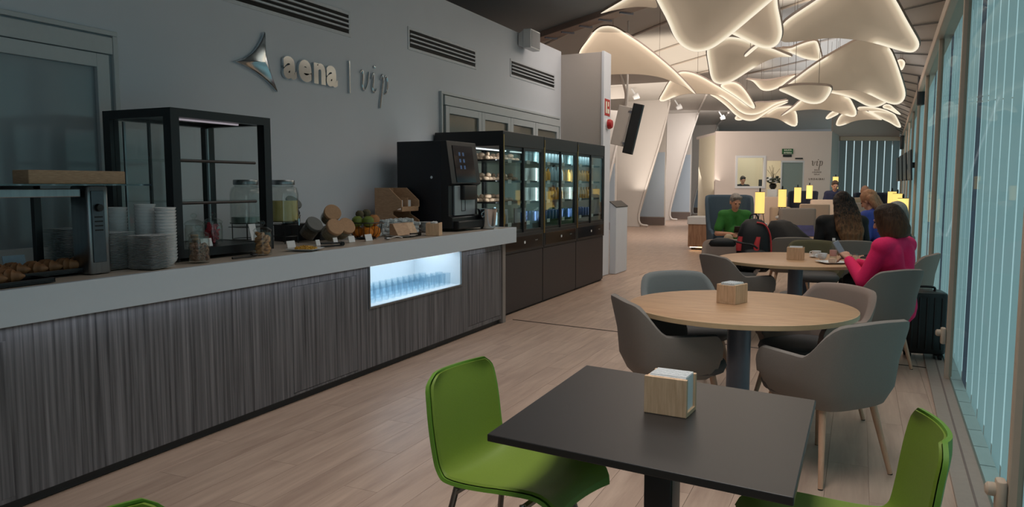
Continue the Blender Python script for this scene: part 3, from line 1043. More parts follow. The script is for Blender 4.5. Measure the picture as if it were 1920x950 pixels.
def glass_jar(label, loc, r=.062, h=.155, knob=True):
    j = thing('glass_jar', label, 'jar', loc)
    part('body', B().lathe([(r * .93, 0), (r, .006), (r, h * .86), (r * .95, h * .93), (r * .95, h), (r * .90, h), (r * .90, h * .93), (r * .95, h * .85), (r * .95, .012), (.001, .010)], 22), M_glass2, j)
    l_ = part('lid', B().lathe([(r * .86, h * .99), (r * 1.02, h + .002), (r * 1.03, h + .012), (r * .7, h + .026), (.018, h + .034), (.001, h + .034)], 22), M_glass2, j)
    if knob:
        part('knob', B().lathe([(.008, h + .034), (.009, h + .042), (.018, h + .052), (.018, h + .062), (.008, h + .072), (.001, h + .073)], 14), M_glass2, l_)
    return j


glass_jar('lidded glass jar of brown granola in front of the display case', (-3.46, 3.15, WZ), .058, .15)
gb = B()
for k in range(300):
    a, rr, zz = random.uniform(0, 2 * PI), .045 * math.sqrt(random.random()), random.uniform(.018, .105)
    gb.box(-.009, .009, -.006, .006, -.005, .005, T(rr * math.cos(a), rr * math.sin(a), zz) @ R(random.uniform(0, 3), 'X') @ R(random.uniform(0, 3), 'Z'))
o = solo('granola', gb, M_choc, 'brown granola filling the glass jar in front of the case', 'food', (-3.46, 3.15, WZ), 0, None, 0, 0)
o['kind'] = 'stuff'
glass_jar('lidded glass jar with few biscuits behind the granola jar', (-3.66, 3.30, WZ + .075), .055, .13)
glass_jar('lidded glass jar of red wrapped sweets inside the display case', (-3.74, 3.52, WZ + .075), .058, .13)
for k in range(16):
    a, rr, zz = k * 2.4, .012 + .03 * ((k * 7) % 10) / 10, .10 + .012 * (k // 2)
    rot = (random.uniform(0, 3), random.uniform(0, 3), random.uniform(0, 3))
    if k == 0:
        wb_ = B().box(-.02, .02, -.012, .012, -.006, .006).add([(.02, 0, 0), (.03, -.012, 0), (.03, .012, 0)], [(0, 1, 2)]).add([(-.02, 0, 0), (-.03, -.012, 0), (-.03, .012, 0)], [(0, 1, 2)])
        sw = wb_.mesh('wrapped_sweet', M_red, 0)
    o = solo('wrapped_sweet', sw, None, 'red wrapped sweet in the glass jar inside the display case', 'sweet', (-3.74 + rr * math.cos(a), 3.52 + rr * math.sin(a), WZ + zz - .002), 0, 'red sweets in the jar')
    o.rotation_euler = rot
for k in range(5):
    solo('biscuit', B().lathe([(.001, 0), (.022, 0), (.024, .006), (.02, .011), (.001, .012)], 12), M_cookie, 'brown biscuit in the jar behind the granola jar', 'biscuit', (-3.66 + .012 * (k % 3 - 1), 3.30 + .012 * (k % 2), WZ + .0875 + k * .0125), 0, 'biscuits in the rear jar')
glass_jar('lidded glass jar of ring biscuits beside the case post', (-3.46, 3.66, WZ), .056, .15)
ring = bpy.data.meshes.new('ring_biscuit')
b_ = B()
b_.tube([(.016 * math.cos(2 * PI * k / 14), .016 * math.sin(2 * PI * k / 14), 0) for k in range(14)], .0095, 8, True)
ring = b_.mesh('ring_biscuit', M_cookie, 60)
for k in range(22):
    lay = k // 4
    a = (k % 4) * PI / 2 + lay * .7
    o = solo('ring_biscuit', ring, None, 'golden ring biscuit in the jar beside the case post', 'biscuit', (-3.46 + .026 * math.cos(a), 3.66 + .026 * math.sin(a), WZ + .024 + lay * .0215), 0, 'ring biscuits in the jar')
    o.rotation_euler = (random.uniform(.2, .9), random.uniform(-.5, .5), a)


def card(loc, w, h, label, rz=0.0, tilt=-.25):
    o = solo('label_card', B().box(-.0015, .0015, -w / 2, w / 2, 0, h), M_paper, label, 'card', loc, rz, None, 0, 0)
    o.rotation_euler = (0, tilt, rz)
    return o


# small black stands and cards at the case base
card((-3.60, 3.34, WZ + .075), .085, .05, 'white label card beside the granola jar')
card((-3.60, 3.74, WZ + .085), .06, .11, 'white card in front of the wire stand inside the case')
o = thing('ladle_rest', 'black spoon rest on the counter in front of the case', 'spoon rest', (-3.42, 3.44, WZ))
part('handle', B().tube([(0, -.08, .008), (0, .08, .008)], .007, 8), M_blackp, o)
part('head', B().ell((0, .10, .013), .02, .03, .012), M_blackp, o)

# drink dispensers on wire stands
M_wire = mat('black_wire', (20, 21, 23), .4, var=.02)
M_lime = mat('lemon_water', (206, 186, 112), .15, var=.12, scale=14)
M_pale = mat('pale_mint_water', (150, 164, 158), .15, var=.12, scale=14)


def dispenser(label, loc, fill, liquid):
    d = thing('drink_dispenser', label, 'drink dispenser', loc)
    r, z0 = .113, .15
    part('tank', B().lathe([(r * .9, z0), (r, z0 + .012), (r, z0 + .235), (r * .9, z0 + .275), (r * .72, z0 + .29), (r * .72, z0 + .305), (r * .68, z0 + .305), (r * .68, z0 + .288), (r * .86, z0 + .268), (r * .96, z0 + .23), (r * .96, z0 + .018), (.001, z0 + .016)], 26), M_glass2, d)
    part('drink', B().lathe([(.001, z0 + .018), (r * .94, z0 + .02), (r * .94, z0 + fill), (.001, z0 + fill)], 22), liquid, d)
    part('lid', B().lathe([(r * .76, z0 + .298), (r * .77, z0 + .302), (r * .77, z0 + .330), (r * .74, z0 + .335), (.001, z0 + .335)], 26), M_steel, d)
    tp = part('tap', B().tube([(r, 0, z0 + .03), (r + .035, 0, z0 + .03)], .010, 8).tube([(r + .03, 0, z0 + .045), (r + .03, 0, z0 - .005)], .008, 8), M_chrome, d)
    part('tap_lever', B().tube([(r + .03, 0, z0 + .045), (r + .045, 0, z0 + .075)], .006, 6), M_chrome, tp)
    w = B()
    for a in (PI / 4, 3 * PI / 4, 5 * PI / 4, 7 * PI / 4):
        cx, cy = .10 * math.cos(a), .10 * math.sin(a)
        w.tube([(cx, cy, .003), (cx, cy, z0 + .03)], .0035, 6)
    for z in (.06, z0 - .004, z0 + .025):
        rr = .10 if z < z0 else .116
        w.tube([(rr * math.cos(2 * PI * k / 20), rr * math.sin(2 * PI * k / 20), z) for k in range(20)], .003, 6, True)
    w.box(-.09, .09, -.09, .09, z0 - .006, z0 - .002)
    part('wire_stand', w, M_wire, d)
    return d


dispenser('glass drink dispenser of lemon water with steel lid right of the case', (-3.98, 4.44, WZ), .18, M_lime)
dispenser('glass drink dispenser of pale drink partly behind the display case', (-4.02, 4.10, WZ), .07, M_pale)

# corked jars lying open towards the guests
M_oat = mat('oat_flakes', (150, 134, 112), .8, var=.3, scale=70, bump=.5)
M_dcer = mat('dark_cereal', (92, 76, 62), .8, var=.35, scale=60, bump=.5)


def tilted_jar(label, loc, yaw, lid_m, fill_m, r=.055, ln=.15, tilt=55, z=0.0):
    """storage jar lying tilted on its side, lid facing out"""
    j = thing('storage_jar', label, 'jar', loc, yaw)
    tl = R(math.radians(tilt), 'Y')
    Mj = T(0, 0, r * math.sin(math.radians(tilt)) + .004) @ tl
    part('body', B().lathe([(r * .9, 0), (r, .008), (r, ln * .9), (r * .92, ln), (r * .88, ln), (r * .95, ln * .88), (r * .95, .01), (.001, .008)], 22, Mj), M_glass2, j)
    part('filling', B().lathe([(.001, .01), (r * .93, .012), (r * .93, ln * .62), (.001, ln * .66)], 18, Mj), fill_m, j)
    part('lid', B().lathe([(.001, ln), (r * 1.04, ln), (r * 1.06, ln + .006), (r * 1.06, ln + .022), (r * 1.0, ln + .027), (.001, ln + .027)], 24, Mj), lid_m, j)
    return j


M_greylid = mat('grey_screw_lid', (112, 114, 112), .5)
tilted_jar('tilted glass jar with cork lid, uppermost of the corked jars', (-3.93, 4.90, WZ + .105), -.55, M_cork, M_oat, .066, .11, 62)
tilted_jar('tilted glass jar with cork lid in front of the uppermost corked jar', (-3.74, 4.66, WZ), -.35, M_cork, M_oat, .066, .11, 58)
tilted_jar('tilted glass jar with cork lid nearest the fruit basket', (-3.76, 4.83, WZ), -.35, M_cork, M_oat, .066, .11, 58)
tilted_jar('tilted glass jar with grey lid beside the lemon dispenser', (-3.97, 4.68, WZ), -.2, M_greylid, M_dcer, .066, .12, 50)
solo('jar_riser', B().box(-.14, .06, -.12, .16, 0, .10), M_black, 'low black riser under the uppermost jars', 'riser', (-4.0, 4.93, WZ), 0, None, .005, 0)
solo('jar_riser', B().box(-.09, .09, -.10, .10, 0, .14), M_black, 'tall black riser under the plum coloured jar', 'riser', (-4.16, 4.72, WZ), 0, None, .005, 0)
bj = thing('storage_jar', 'dark purple filled jar with tilted grey lid behind the dispenser', 'jar', (-4.16, 4.72, WZ + .141))
part('body', B().lathe([(.06, 0), (.074, .012), (.076, .085), (.06, .12), (.06, .13)], 20), mat('dark_plum_jar', (36, 36, 48), .15), bj)
part('lid', B().lathe([(.001, 0), (.068, 0), (.070, .008), (.068, .02), (.001, .02)], 22, T(.02, .01, .16) @ R(.75, 'Y')), M_greylid, bj)
card((-3.62, 4.40, WZ), .045, .045, 'small white label card below the grey lidded jar')
card((-3.60, 4.58, WZ), .05, .05, 'small white label card below the middle corked jar')
card((-3.60, 4.78, WZ), .075, .05, 'white label card left of the fruit basket')
card((-3.56, 4.95, WZ), .09, .055, 'white label card in front of the fruit basket')
card((-3.68, 4.18, WZ), .085, .05, 'white label card below the lemon water dispenser')
# plate of corn chips, black tongs
cpz = solo('snack_plate', B().loft([sq(.07, 0, .02), sq(.075, .003, .02), sq(.105, .012, .015), sq(.106, .015, .015), sq(.10, .0145, .015), sq(.07, .005, .02)]), M_ceram, 'white square plate of yellow corn snacks', 'plate', (-3.45, 4.05, WZ), .3, None, 0, 40)
cb = B()
for k in range(120):
    a, rr = random.uniform(0, 2 * PI), .075 * math.sqrt(random.random())
    cb.box(-.008, .008, -.006, .006, -.004, .004, T(rr * math.cos(a), rr * math.sin(a), .013 + .016 * (1 - rr / .08) * random.random()) @ R(random.uniform(0, 3), 'X') @ R(random.uniform(0, 3), 'Z'))
o = solo('corn_snacks', cb, mat('yellow_corn_snack', (206, 156, 58), .6, var=.2, scale=50), 'heap of yellow corn snacks on the white plate', 'snacks', (-3.45, 4.05, WZ + .001), 0, None, 0, 0)
o['kind'] = 'stuff'


def tongs(label, loc, rz, ln=.19):
    t_ = thing('serving_tongs', label, 'tongs', loc, rz)
    part('arm', B().box(-.007, .007, 0, ln, .0, .012), M_blackp, t_, .003, 0)
    part('arm', B().box(-.007, .007, 0, ln, .022, .034, T(0, 0, 0) @ R(-.03, 'X')), M_blackp, t_, .003, 0)
    part('hinge', B().cyl((-.01, ln, .016), (.01, ln, .016), .016, None, 10), M_blackp, t_)
    return t_


tongs('black tongs lying beside the plate of corn snacks', (-3.50, 4.28, WZ), -.25)
# fruit basket
M_green = mat('green_apple_skin', (112, 128, 56), .35, var=.12, scale=9)
M_orange = mat('orange_peel', (214, 126, 30), .45, var=.08, scale=60, bump=.25)
M_kiwi = mat('kiwi_skin', (92, 84, 62), .8, var=.2, scale=60)
M_peach = mat('reddish_apple_skin', (178, 122, 74), .35, var=.25, scale=8)
fb_ = thing('fruit_basket', 'black wire fruit basket on the counter', 'basket', (-3.74, 5.15, WZ))
fb_.scale = (1.18, 1.18, 1.18)
w = B()
for k in range(18):
    a = 2 * PI * k / 18
    w.tube([(.07 * math.cos(a), .07 * math.sin(a), .006), (.105 * math.cos(a), .105 * math.sin(a), .04), (.118 * math.cos(a), .118 * math.sin(a), .115)], .002, 5)
part('wires', w, M_wire, fb_)
for r_, z in ((.07, .006), (.118, .115)):
    part('hoop', B().tube([(r_ * math.cos(2 * PI * k / 28), r_ * math.sin(2 * PI * k / 28), z) for k in range(28)], .004, 6, True), M_wire, fb_)
part('bottom_mesh', B().lathe([(.001, .003), (.07, .003), (.07, .006), (.001, .006)], 18), M_wire, fb_)
fr = [('orange', M_orange, .040, .05, -.045, .047, 'at the front of'), ('orange', M_orange, .045, .052, .035, .047, 'at the right front of'), ('orange', M_orange, .040, -.03, .055, .05, 'at the back of'), ('orange', M_orange, .040, -.04, -.04, .05, 'at the rear left of'),
      ('green_apple', M_green, .042, .045, -.03, .123, 'on top in front of'), ('green_apple', M_green, .040, -.02, -.068, .125, 'on top left in'), ('red_apple', M_peach, .043, .03, .06, .128, 'on top right in'),
      ('kiwi', M_kiwi, .030, -.03, -.025, .172, 'on top of the left apples in'), ('kiwi', M_kiwi, .031, -.015, .035, .178, 'on top of the middle fruit in')]
for nm, m, r_, dx, dy, dz, wh in fr:
    r_, dx, dy, dz = r_ * 1.18, dx * 1.18, dy * 1.18, dz * 1.18
    fo = solo(nm, B().lathe([(.001, -.86 * r_), (.3 * r_, -.95 * r_), (.75 * r_, -.66 * r_), (r_, 0), (.86 * r_, .55 * r_), (.45 * r_, .9 * r_), (.12 * r_, .84 * r_), (.001, .8 * r_)], 18), m,
              '%s %s the wire basket' % (nm.replace('_', ' '), wh), 'fruit', (-3.74 + dx, 5.15 + dy, WZ + dz))
    if nm != 'kiwi':
        part('stem', B().cyl((0, 0, .78 * r_), (.002, 0, .98 * r_), .0018, None, 5), M_kiwi, fo)
# small steel spoon in front
o = thing('serving_spoon', 'steel serving spoon lying in front of the fruit basket', 'spoon', (-3.50, 5.12, WZ), -.1)
part('bowl', B().ell((0, 0, .012), .022, .035, .011), M_steel, o)
part('handle', B().tube([(0, .03, .012), (0, .12, .02), (0, .19, .006)], .004, 6), M_steel, o)

# wooden condiment stand
st = thing('condiment_stand', 'two tier wooden condiment stand beside the coffee machine', 'stand', (-4.06, 5.88, WZ))
side = [(-.10, 0.0), (.14, .0), (.20, .05), (.20, .11), (.10, .17), (.10, .20), (.20, .24), (.20, .30), (.06, .42), (-.10, .42)]
for y in (0, .30):
    part('side_panel', B().prism(side, .014, Matrix(((1, 0, 0, 0), (0, 0, 1, y), (0, 1, 0, 0), (0, 0, 0, 1)))), M_oakh, st, .002, 0)
part('back_panel', B().box(-.10, -.088, .014, .30, 0, .42), M_oakh, st, 0, 0)
for z in (.012, .20):
    part('shelf', B().box(-.088, .195, .014, .30, z, z + .012), M_oakh, st, 0, 0)
    part('lip', B().box(.185, .197, .014, .30, z + .012, z + .045), M_oakh, st, 0, 0)
part('divider', B().box(-.088, .17, .15, .16, .212, .33), M_oakh, st, 0, 0)
for k, (dy, z, lab) in enumerate(((.085, .213, 'white sachet on the upper shelf of the wooden stand, left'), (.225, .213, 'white sachet on the upper shelf of the wooden stand, right'), (.20, .025, 'white and blue sachet box on the lower shelf of the wooden stand'))):
    sbx = solo('sachet_box', B().box(-.03, .03, -.045, .045, 0, .09), M_paper, lab, 'box', (-4.06 + .10, 5.88 + dy, WZ + z + .0002), 0, None, .002, 0)
    if k == 2:
        part('blue_print', B().box(.0302, .0306, -.015, .015, .02, .05), mat('blue_print', (70, 120, 160), .5), sbx, 0, 0, 'blue printed mark')
# white crumpled packets heap: separate packets
pk = B()
pkm = []
for v in range(3):
    b_ = B()
    rings = []
    for i in range(7):
        t = i / 6
        rr = .022 * (1 if 0 < i < 6 else .5) * random.uniform(.8, 1.2)
        rings.append([(-.06 + .12 * t + random.uniform(-.004, .004), rr * math.cos(2 * PI * k / 8) * random.uniform(.7, 1.3), .018 + .018 * math.sin(2 * PI * k / 8) * random.uniform(.6, 1.2)) for k in range(8)])
    pkm.append(b_.loft(rings).mesh('white_packet', mat('crinkled_white_film', (206, 214, 216), .35, var=.12, scale=40) if v == 0 else bpy.data.materials['crinkled_white_film'], 0))
k = 0
for lay, (n, x0) in enumerate(((9, -3.80), (9, -3.81), (8, -3.80), (6, -3.81))):
    for i in range(n):
        o = solo('white_packet', pkm[k % 3], None, ('crinkled white packet in the bottom layer behind the bread boards', 'crinkled white packet in the middle layer behind the bread boards', 'crinkled white packet in the third layer behind the bread boards', 'crinkled white packet on top of the heap behind the bread boards')[lay], 'packet',
                 (x0 + .03 * (i % 2), 5.40 + i * .072 + lay * .035, WZ + .002 + lay * .036), random.uniform(-.4, .4), ('packets of the bottom layer', 'packets of the middle layer', 'packets of the third layer', 'packets on top of the heap')[lay])
        k += 1
# wooden menu blocks in front of a white oval plate
solo('oval_plate', B().lathe([(.08, 0), (.085, .003), (.13, .012), (.132, .015), (.12, .014), (.07, .005), (.001, .005)], 26), M_ceram, 'white plate under the slanted wooden blocks', 'plate', (-3.60, 5.47, WZ))
for k, (y, m, lab) in enumerate(((5.40, M_oakh, 'dark slanted wooden block nearest the fruit basket'), (5.50, M_oakh, 'middle slanted wooden block on the white plate'), (5.61, M_oak, 'pale slanted wooden block with a dark dot'))):
    wbk = solo('slanted_block', B().prism([(-.06, 0), (.05, 0), (-.02, .10), (-.06, .10)], .085, Matrix(((1, 0, 0, 0), (0, 0, 1, 0), (0, 1, 0, 0), (0, 0, 0, 1)))), m, lab, 'block', (-3.61, y - .02, WZ + .0155), -.25, None, .002, 0)
tongs('black tongs lying in front of the slanted wooden blocks', (-3.50, 5.46, WZ), .06, .17)
# stack of white saucers and cups beside the stand
sm_ = B().lathe([(.03, 0), (.035, .003), (.065, .010), (.066, .013), (.03, .006), (.001, .006)], 20).mesh('saucer', M_ceram, 40)
for k in range(9):
    solo('saucer', sm_, None, from_top('white saucer in the small stack behind the wooden napkin box', k, 9), 'saucer', (-3.74, 6.12, WZ + .0005 + k * .0105), 0, 'saucers in the small stack')
cupm = B().lathe([(.022, 0), (.03, .004), (.036, .06), (.034, .06), (.027, .008), (.001, .006)], 18).mesh('paper_cup', M_ceram, 40)
solo('paper_cup', cupm, None, 'white cup standing behind the wooden napkin box', 'cup', (-3.56, 5.95, WZ))


# wooden napkin holder: two boards and a base with a wad of napkins between them
def napkin_holder(label, loc, rz, w=.15, d=.10, h=.13):
    n_ = thing('napkin_holder', label, 'napkin holder', loc, rz)
    part('side_board', B().box(-w / 2, w / 2, -d / 2, -d / 2 + .014, 0, h), M_oak, n_, .002, 0)
    part('side_board', B().box(-w / 2, w / 2, d / 2 - .014, d / 2, 0, h), M_oak, n_, .002, 0)
    part('base_board', B().box(-w / 2, w / 2, -d / 2 + .014, d / 2 - .014, 0, .014), M_oak, n_, .001, 0)
    part('end_board', B().box(-w / 2, -w / 2 + .012, -d / 2 + .014, d / 2 - .014, .014, h - .004), M_oak, n_, .001, 0)
    return n_


napkin_m = []
for v in range(2):
    b_ = B().box(-.055, .06, -.0025, .0025, 0, .105 + .004 * v)
    napkin_m.append(b_.mesh('napkin', M_paper, 0))


def napkins(n, loc, rz, w, label, group, h0=.0145):
    for k in range(n):
        off = (-w / 2 + w * (k + .5) / n)
        c, s_ = math.cos(rz), math.sin(rz)
        solo('napkin', napkin_m[k % 2], None, label, 'napkin', (loc[0] - s_ * off, loc[1] + c * off, loc[2] + h0), rz, group)


napkin_holder('small wooden napkin holder on the counter beside the coffee machine', (-3.44, 5.76, WZ), .35 + PI / 2, .16, .12, .112)
napkins(5, (-3.44, 5.76, WZ), .35 + PI / 2, .05, 'white napkin in the counter holder', 'napkins in the counter holder')

# ---------------------------------------------------------------- coffee machine
cf = thing('coffee_machine', 'large black coffee machine with steel dispensing front', 'coffee machine', (-3.55, 6.25, WZ))
W2 = .60
part('cabinet', B().box(-.60, -.10, 0, W2, .03, .87), mat('dark_blue_black_panel', (22, 27, 36), .4, var=.04), cf, .006, 0)
fp = [(-.10, .03), (.02, .03), (.02, .13), (-.02, .15), (-.02, .44), (.02, .46), (-.04, .87), (-.10, .87)]
MP = Matrix(((1, 0, 0, 0), (0, 0, 1, 0), (0, 1, 0, 0), (0, 0, 0, 1)))
part('front_body', B().prism(fp, W2, MP), M_black, cf, .004, 0)
part('steel_front', B().box(-.02, .0, .09, W2 - .09, .15, .44), mat('satin_silver_front', (150, 160, 166), .3, .35, var=.03), cf, .004, 0)
part('spout_hood', B().rbox(-.02, .045, .20, W2 - .13, .30, .445, .02), M_blackp, cf)
part('keypad', B().frame(.22, .30, .19, .32, .006, .0, .003, on_left(0.0)), M_blackp, cf, 0, 0)
tilt = math.atan2(.06, .41)
scr = part('touch_screen', B().box(.021, .025, .10, W2 - .10, .47, .83, T(0, 0, .46) @ R(-tilt, 'Y') @ T(0, 0, -.46)), mat('dark_touch_screen', (18, 24, 34), .08, spec=.8), cf, 0, 0)
icm = B().box(.0252, .0257, -.016, .016, -.016, .016)
ic = mat('blue_screen_icon', (70, 110, 150), .3)
icn = emit('screen_icon', (60, 100, 150), .03)
for i in range(3):
    for j in range(2):
        part('screen_icon', B().box(.0252, .0256, .20 + j * .075, .235 + j * .075, .60 + i * .065, .635 + i * .065, T(0, 0, .46) @ R(-tilt, 'Y') @ T(0, 0, -.46)), icn, scr, 0, 0)
part('drip_tray', B().box(-.02, .075, .03, W2 - .03, .02, .10), M_blackp, cf, .012, 0)
part('lock', B().lathe([(.016, 0), (.014, .010), (.001, .011)], 12, T(-.20, 0, .52) @ R(PI / 2, 'X')), M_chrome, cf)
for x in (-.54, -.15):
    for y in (.06, W2 - .06):
        part('foot', B().lathe([(.02, 0), (.02, .03)], 10, c=(x, y)), M_rubber, cf)
# ice bucket
ib = thing('ice_bucket', 'polished steel ice bucket at the end of the counter', 'bucket', (-3.46, 6.86, WZ))
part('bucket', B().lathe([(.070, 0), (.078, .004), (.098, .19), (.104, .20), (.104, .205), (.096, .205), (.092, .19), (.072, .01), (.001, .008)], 28), M_chrome, ib)
for s_ in (-1, 1):
    part('handle', B().tube(spline([(0, s_ * .095, .17), (0, s_ * .125, .165), (0, s_ * .125, .13), (0, s_ * .092, .125)], 4), .005, 6), M_chrome, ib)
# ================================================================== GLASS DOOR FRIDGES
M_fr = mat('black_fridge_body', (24, 26, 30), .4, var=.05)
M_frin = mat('grey_fridge_lining', (150, 152, 142), .5, var=.02)
M_low = mat('dark_brown_plinth_panel', (52, 46, 48), .5, var=.05)
M_gold = mat('gold_edge_strip', (196, 160, 100), .3, 1.0, var=.03)  # gold metallic finish for the narrow front corner strips
M_glassd = glass('fridge_door_glass', (232, 240, 238), .08)
ZS = (1.00, 1.245, 1.485, 1.715)
M_led = emit('fridge_led_and_fill', (235, 240, 245), 1.2)
fr_units = []
for k, (y0, y1, lab) in enumerate(((7.32, 8.47, 'black glass door fridge of bread rolls at the counter end'), (8.48, 9.66, 'black glass door fridge of bottles, middle of the three'), (9.67, 10.87, 'black glass door fridge of bottles beside the grey end wall'))):
    f = thing('glass_door_fridge', lab, 'fridge', (-3.5, y0, 0))
    W = y1 - y0
    D = .85
    b = B().box(-D, 0, 0, W, 1.87, 2.03)
    b.box(-D, 0, 0, W, .68, .90)
    for x in (-D, -.05):
        for y in (0, W - .045):
            b.box(x, x + .05, y, y + .045, .9, 1.87)
    part('cabinet', b, M_fr, f, .004, 0)
    part('rear_panel', B().box(-D, -D + .02, .045, W - .045, .9, 1.87), M_frin, f, 0, 0)
    part('base_panel', B().box(-D, -.012, .004, W - .004, .02, .675), M_low, f, .003, 0)
    part('toe_strip', B().box(-D, -.03, .01, W - .01, 0, .02), M_rubber, f, 0, 0)
    for s_, (a, c) in enumerate(((.045, W / 2 + .02), (W / 2 - .02, W - .045))):
        d_ = part('sliding_door', B().frame(a, c, .90, 1.87, .032, -.035 + .014 * s_, -.018 + .014 * s_, on_left(0)), M_black, f, .002, 0)
        part('pane', B().box(-.030 + .014 * s_, -.026 + .014 * s_, a + .032, c - .032, .932, 1.838), M_glassd, d_, 0, 0)
    for y in (.022, W - .022):
        part('side_glass', B().box(-D + .05, -.05, y - .003, y + .003, .9, 1.87), M_glass, f, 0, 0)
    for z in ZS:
        s_ = part('shelf', B().box(-D + .03, -.07, .05, W - .05, z - .008, z), M_glass, f, 0, 0)
        part('shelf_rail', B().box(-.075, -.067, .05, W - .05, z - .012, z + .012), M_steel if z > 1.1 else M_black, s_, 0, 0)
        if k == 0 and z > 1.1:
            part('wire_tray', B().box(-D + .08, -.12, .06, W - .10, z, z + .012), M_black, s_, 0, 0)
        for yy in (.26, .78):
            part('price_tag', B().box(-.066, -.063, yy, yy + .09, z - .022, z + .022), M_paper, s_, 0, 0)
    part('top_light', B().box(-.50, -.47, .08, W - .08, 1.855, 1.868), M_led, f, 0, 0)
    part('edge_strip', B().box(-.001, .006, .006, .020, .86, 1.99), M_gold, f, 0, 0)
    if k:
        part('edge_strip', B().box(-.001, .006, -.012, .000, .86, 1.90), M_gold, f, 0, 0)
    pn = part('control_panel', B().box(-.004, .004, .05, W - .05, .71, .86), mat('gloss_black_panel', (14, 14, 16), .12, var=.02, spec=.9) if k == 0 else bpy.data.materials['gloss_black_panel'], f, .002, 0)
    part('thermostat_mark', B().box(.004, .0045, W * .5 - .02, W * .5 + .02, .77, .80), M_white, pn, 0, 0)
    part('logo_mark', B().box(.004, .0045, W * .8 - .04, W * .8 + .04, .785, .80), M_steel, pn, 0, 0)
    area('fridge_led_and_fill', (-3.60, (y0 + y1) / 2, 1.85), (-4.0, (y0 + y1) / 2, 1.2), .06, W - .2, 1.3, (.92, .98, 1.0))  # fill lights added inside each fridge to brighten its shelves
    area('fridge_led_and_fill', (-3.60, y0 + .08, 1.38), (-4.2, y0 + .25, 1.36), .04, .9, 2.2, (.92, .98, 1.0))
    area('fridge_led_and_fill', (-3.60, y1 - .08, 1.38), (-4.2, y1 - .25, 1.36), .04, .9, 2.2, (.92, .98, 1.0))
    fr_units.append(f)

rm = B().loft([[(.040 * q_ * math.cos(2 * PI * i / 12) * (1 + .12 * math.cos(3 * i)), .024 * q_ * math.sin(2 * PI * i / 12), z * .85) for i in range(12)] for q_, z in ((.6, 0), (.95, .010), (1, .022), (.85, .038), (.5, .048), (.02, .051))])
rme = rm.mesh('bread_roll', M_breadp, 60)
names = {1.245: 'lower', 1.485: 'middle', 1.715: 'top'}
for z in ZS[1:]:
    for xi, x in enumerate((-4.16, -4.03, -3.90, -3.77)):
        n = 9 if z > 1.3 else 7
        for i in range(n):
            y = 7.44 + i * .098 + random.uniform(-.012, .012)
            o = solo('bread_roll', rme, None, 'pale bread roll on the %s tray of the first fridge' % names[z], 'bread', (x + random.uniform(-.012, .012), y, z + .0125), random.uniform(-.3, .3), 'bread rolls on the %s tray' % names[z])
            if (i + xi) % 3 == 0 and i < n - 1:
                solo('bread_roll', rme, None, 'pale bread roll on the %s tray of the first fridge' % names[z], 'bread', (x, y + .05, z + .055), random.uniform(-1, 1), 'bread rolls on the %s tray' % names[z])


def bottle_mesh(nm, m, r=.032, h=.20, cap_m=None):
    return B().lathe([(r * .9, 0), (r, .006), (r, h * .62), (r * .8, h * .74), (r * .42, h * .86), (r * .40, h * .93), (r * .48, h * .935), (r * .48, h), (.001, h)], 14).mesh(nm, m, 40)


cols = [('water_bottle', mat('clear_blue_bottle', (150, 176, 186), .15), 'clear water bottle'), ('juice_bottle', mat('orange_juice', (206, 150, 60), .25), 'orange juice bottle'),
        ('soft_drink_can', mat('blue_can', (76, 96, 150), .3, .5), 'blue drink can'), ('milk_carton', mat('white_carton', (190, 194, 196), .5), 'white drink carton'), ('beer_bottle', mat('green_bottle', (66, 92, 70), .2), 'green glass bottle')]
cmesh = [bottle_mesh('water_bottle', cols[0][1]), bottle_mesh('juice_bottle', cols[1][1], .034, .17), B().lathe([(.026, 0), (.031, .006), (.031, .108), (.027, .118), (.001, .118)], 14).mesh('soft_drink_can', cols[2][1], 40),
         B().rbox(-.035, .035, -.035, .035, 0, .17, .006).mesh('milk_carton', cols[3][1], 30), bottle_mesh('beer_bottle', cols[4][1], .030, .205)]
for u, (y0, W) in enumerate(((8.48, 1.18), (9.67, 1.20))):
    for zi, z in enumerate(ZS):
        for r_ in range(2):
            for i in range(9):
                kind = ((2, 3, 0, 0), (2, 4, 1, 0))[u][zi]
                if zi == 2 and u == 0:
                    kind = 3 if i < 3 else (1 if i < 5 else 0)
                if zi == 1:
                    kind = 3 if i < 4 else 1
                nm, m, wd = cols[kind]
                sh = ('bottom', 'second', 'third', 'top')[zi]
                solo(nm, cmesh[kind], None, from_left('%s, %s shelf, %s fridge, %s row' % (wd, sh, ('middle', 'last')[u], ('front', 'rear')[r_]), i), 'can' if kind == 2 else ('carton' if kind == 3 else 'bottle'),
                     (-3.68 - r_ * .12, y0 + .12 + i * .112, z + .0005), 0, '%ss on the %s shelf of the %s fridge, %s row' % (wd, sh, ('middle', 'last')[u], ('front', 'rear')[r_]))
# cartons and jars on the bottom shelf of the first fridge
for k, (y, x, m, kd, lab) in enumerate(((7.52, -3.70, 0, 'bottle', 'green topped bottle at the bottom left of the first fridge'), (7.68, -3.68, 1, 'bottle', 'orange juice bottle at the bottom of the first fridge'), (7.78, -3.70, 3, 'carton', 'white carton beside the juice in the first fridge'),
                                       (8.08, -3.68, 3, 'carton', 'white carton at the bottom right of the first fridge'), (8.18, -3.68, 2, 'can', 'blue can at the bottom right of the first fridge'), (8.26, -3.70, 3, 'carton', 'white carton nearest the right jamb of the first fridge'))):
    solo(cols[m][0], cmesh[m], None, lab, kd, (x, y, ZS[0] + .0005), .2 * k)

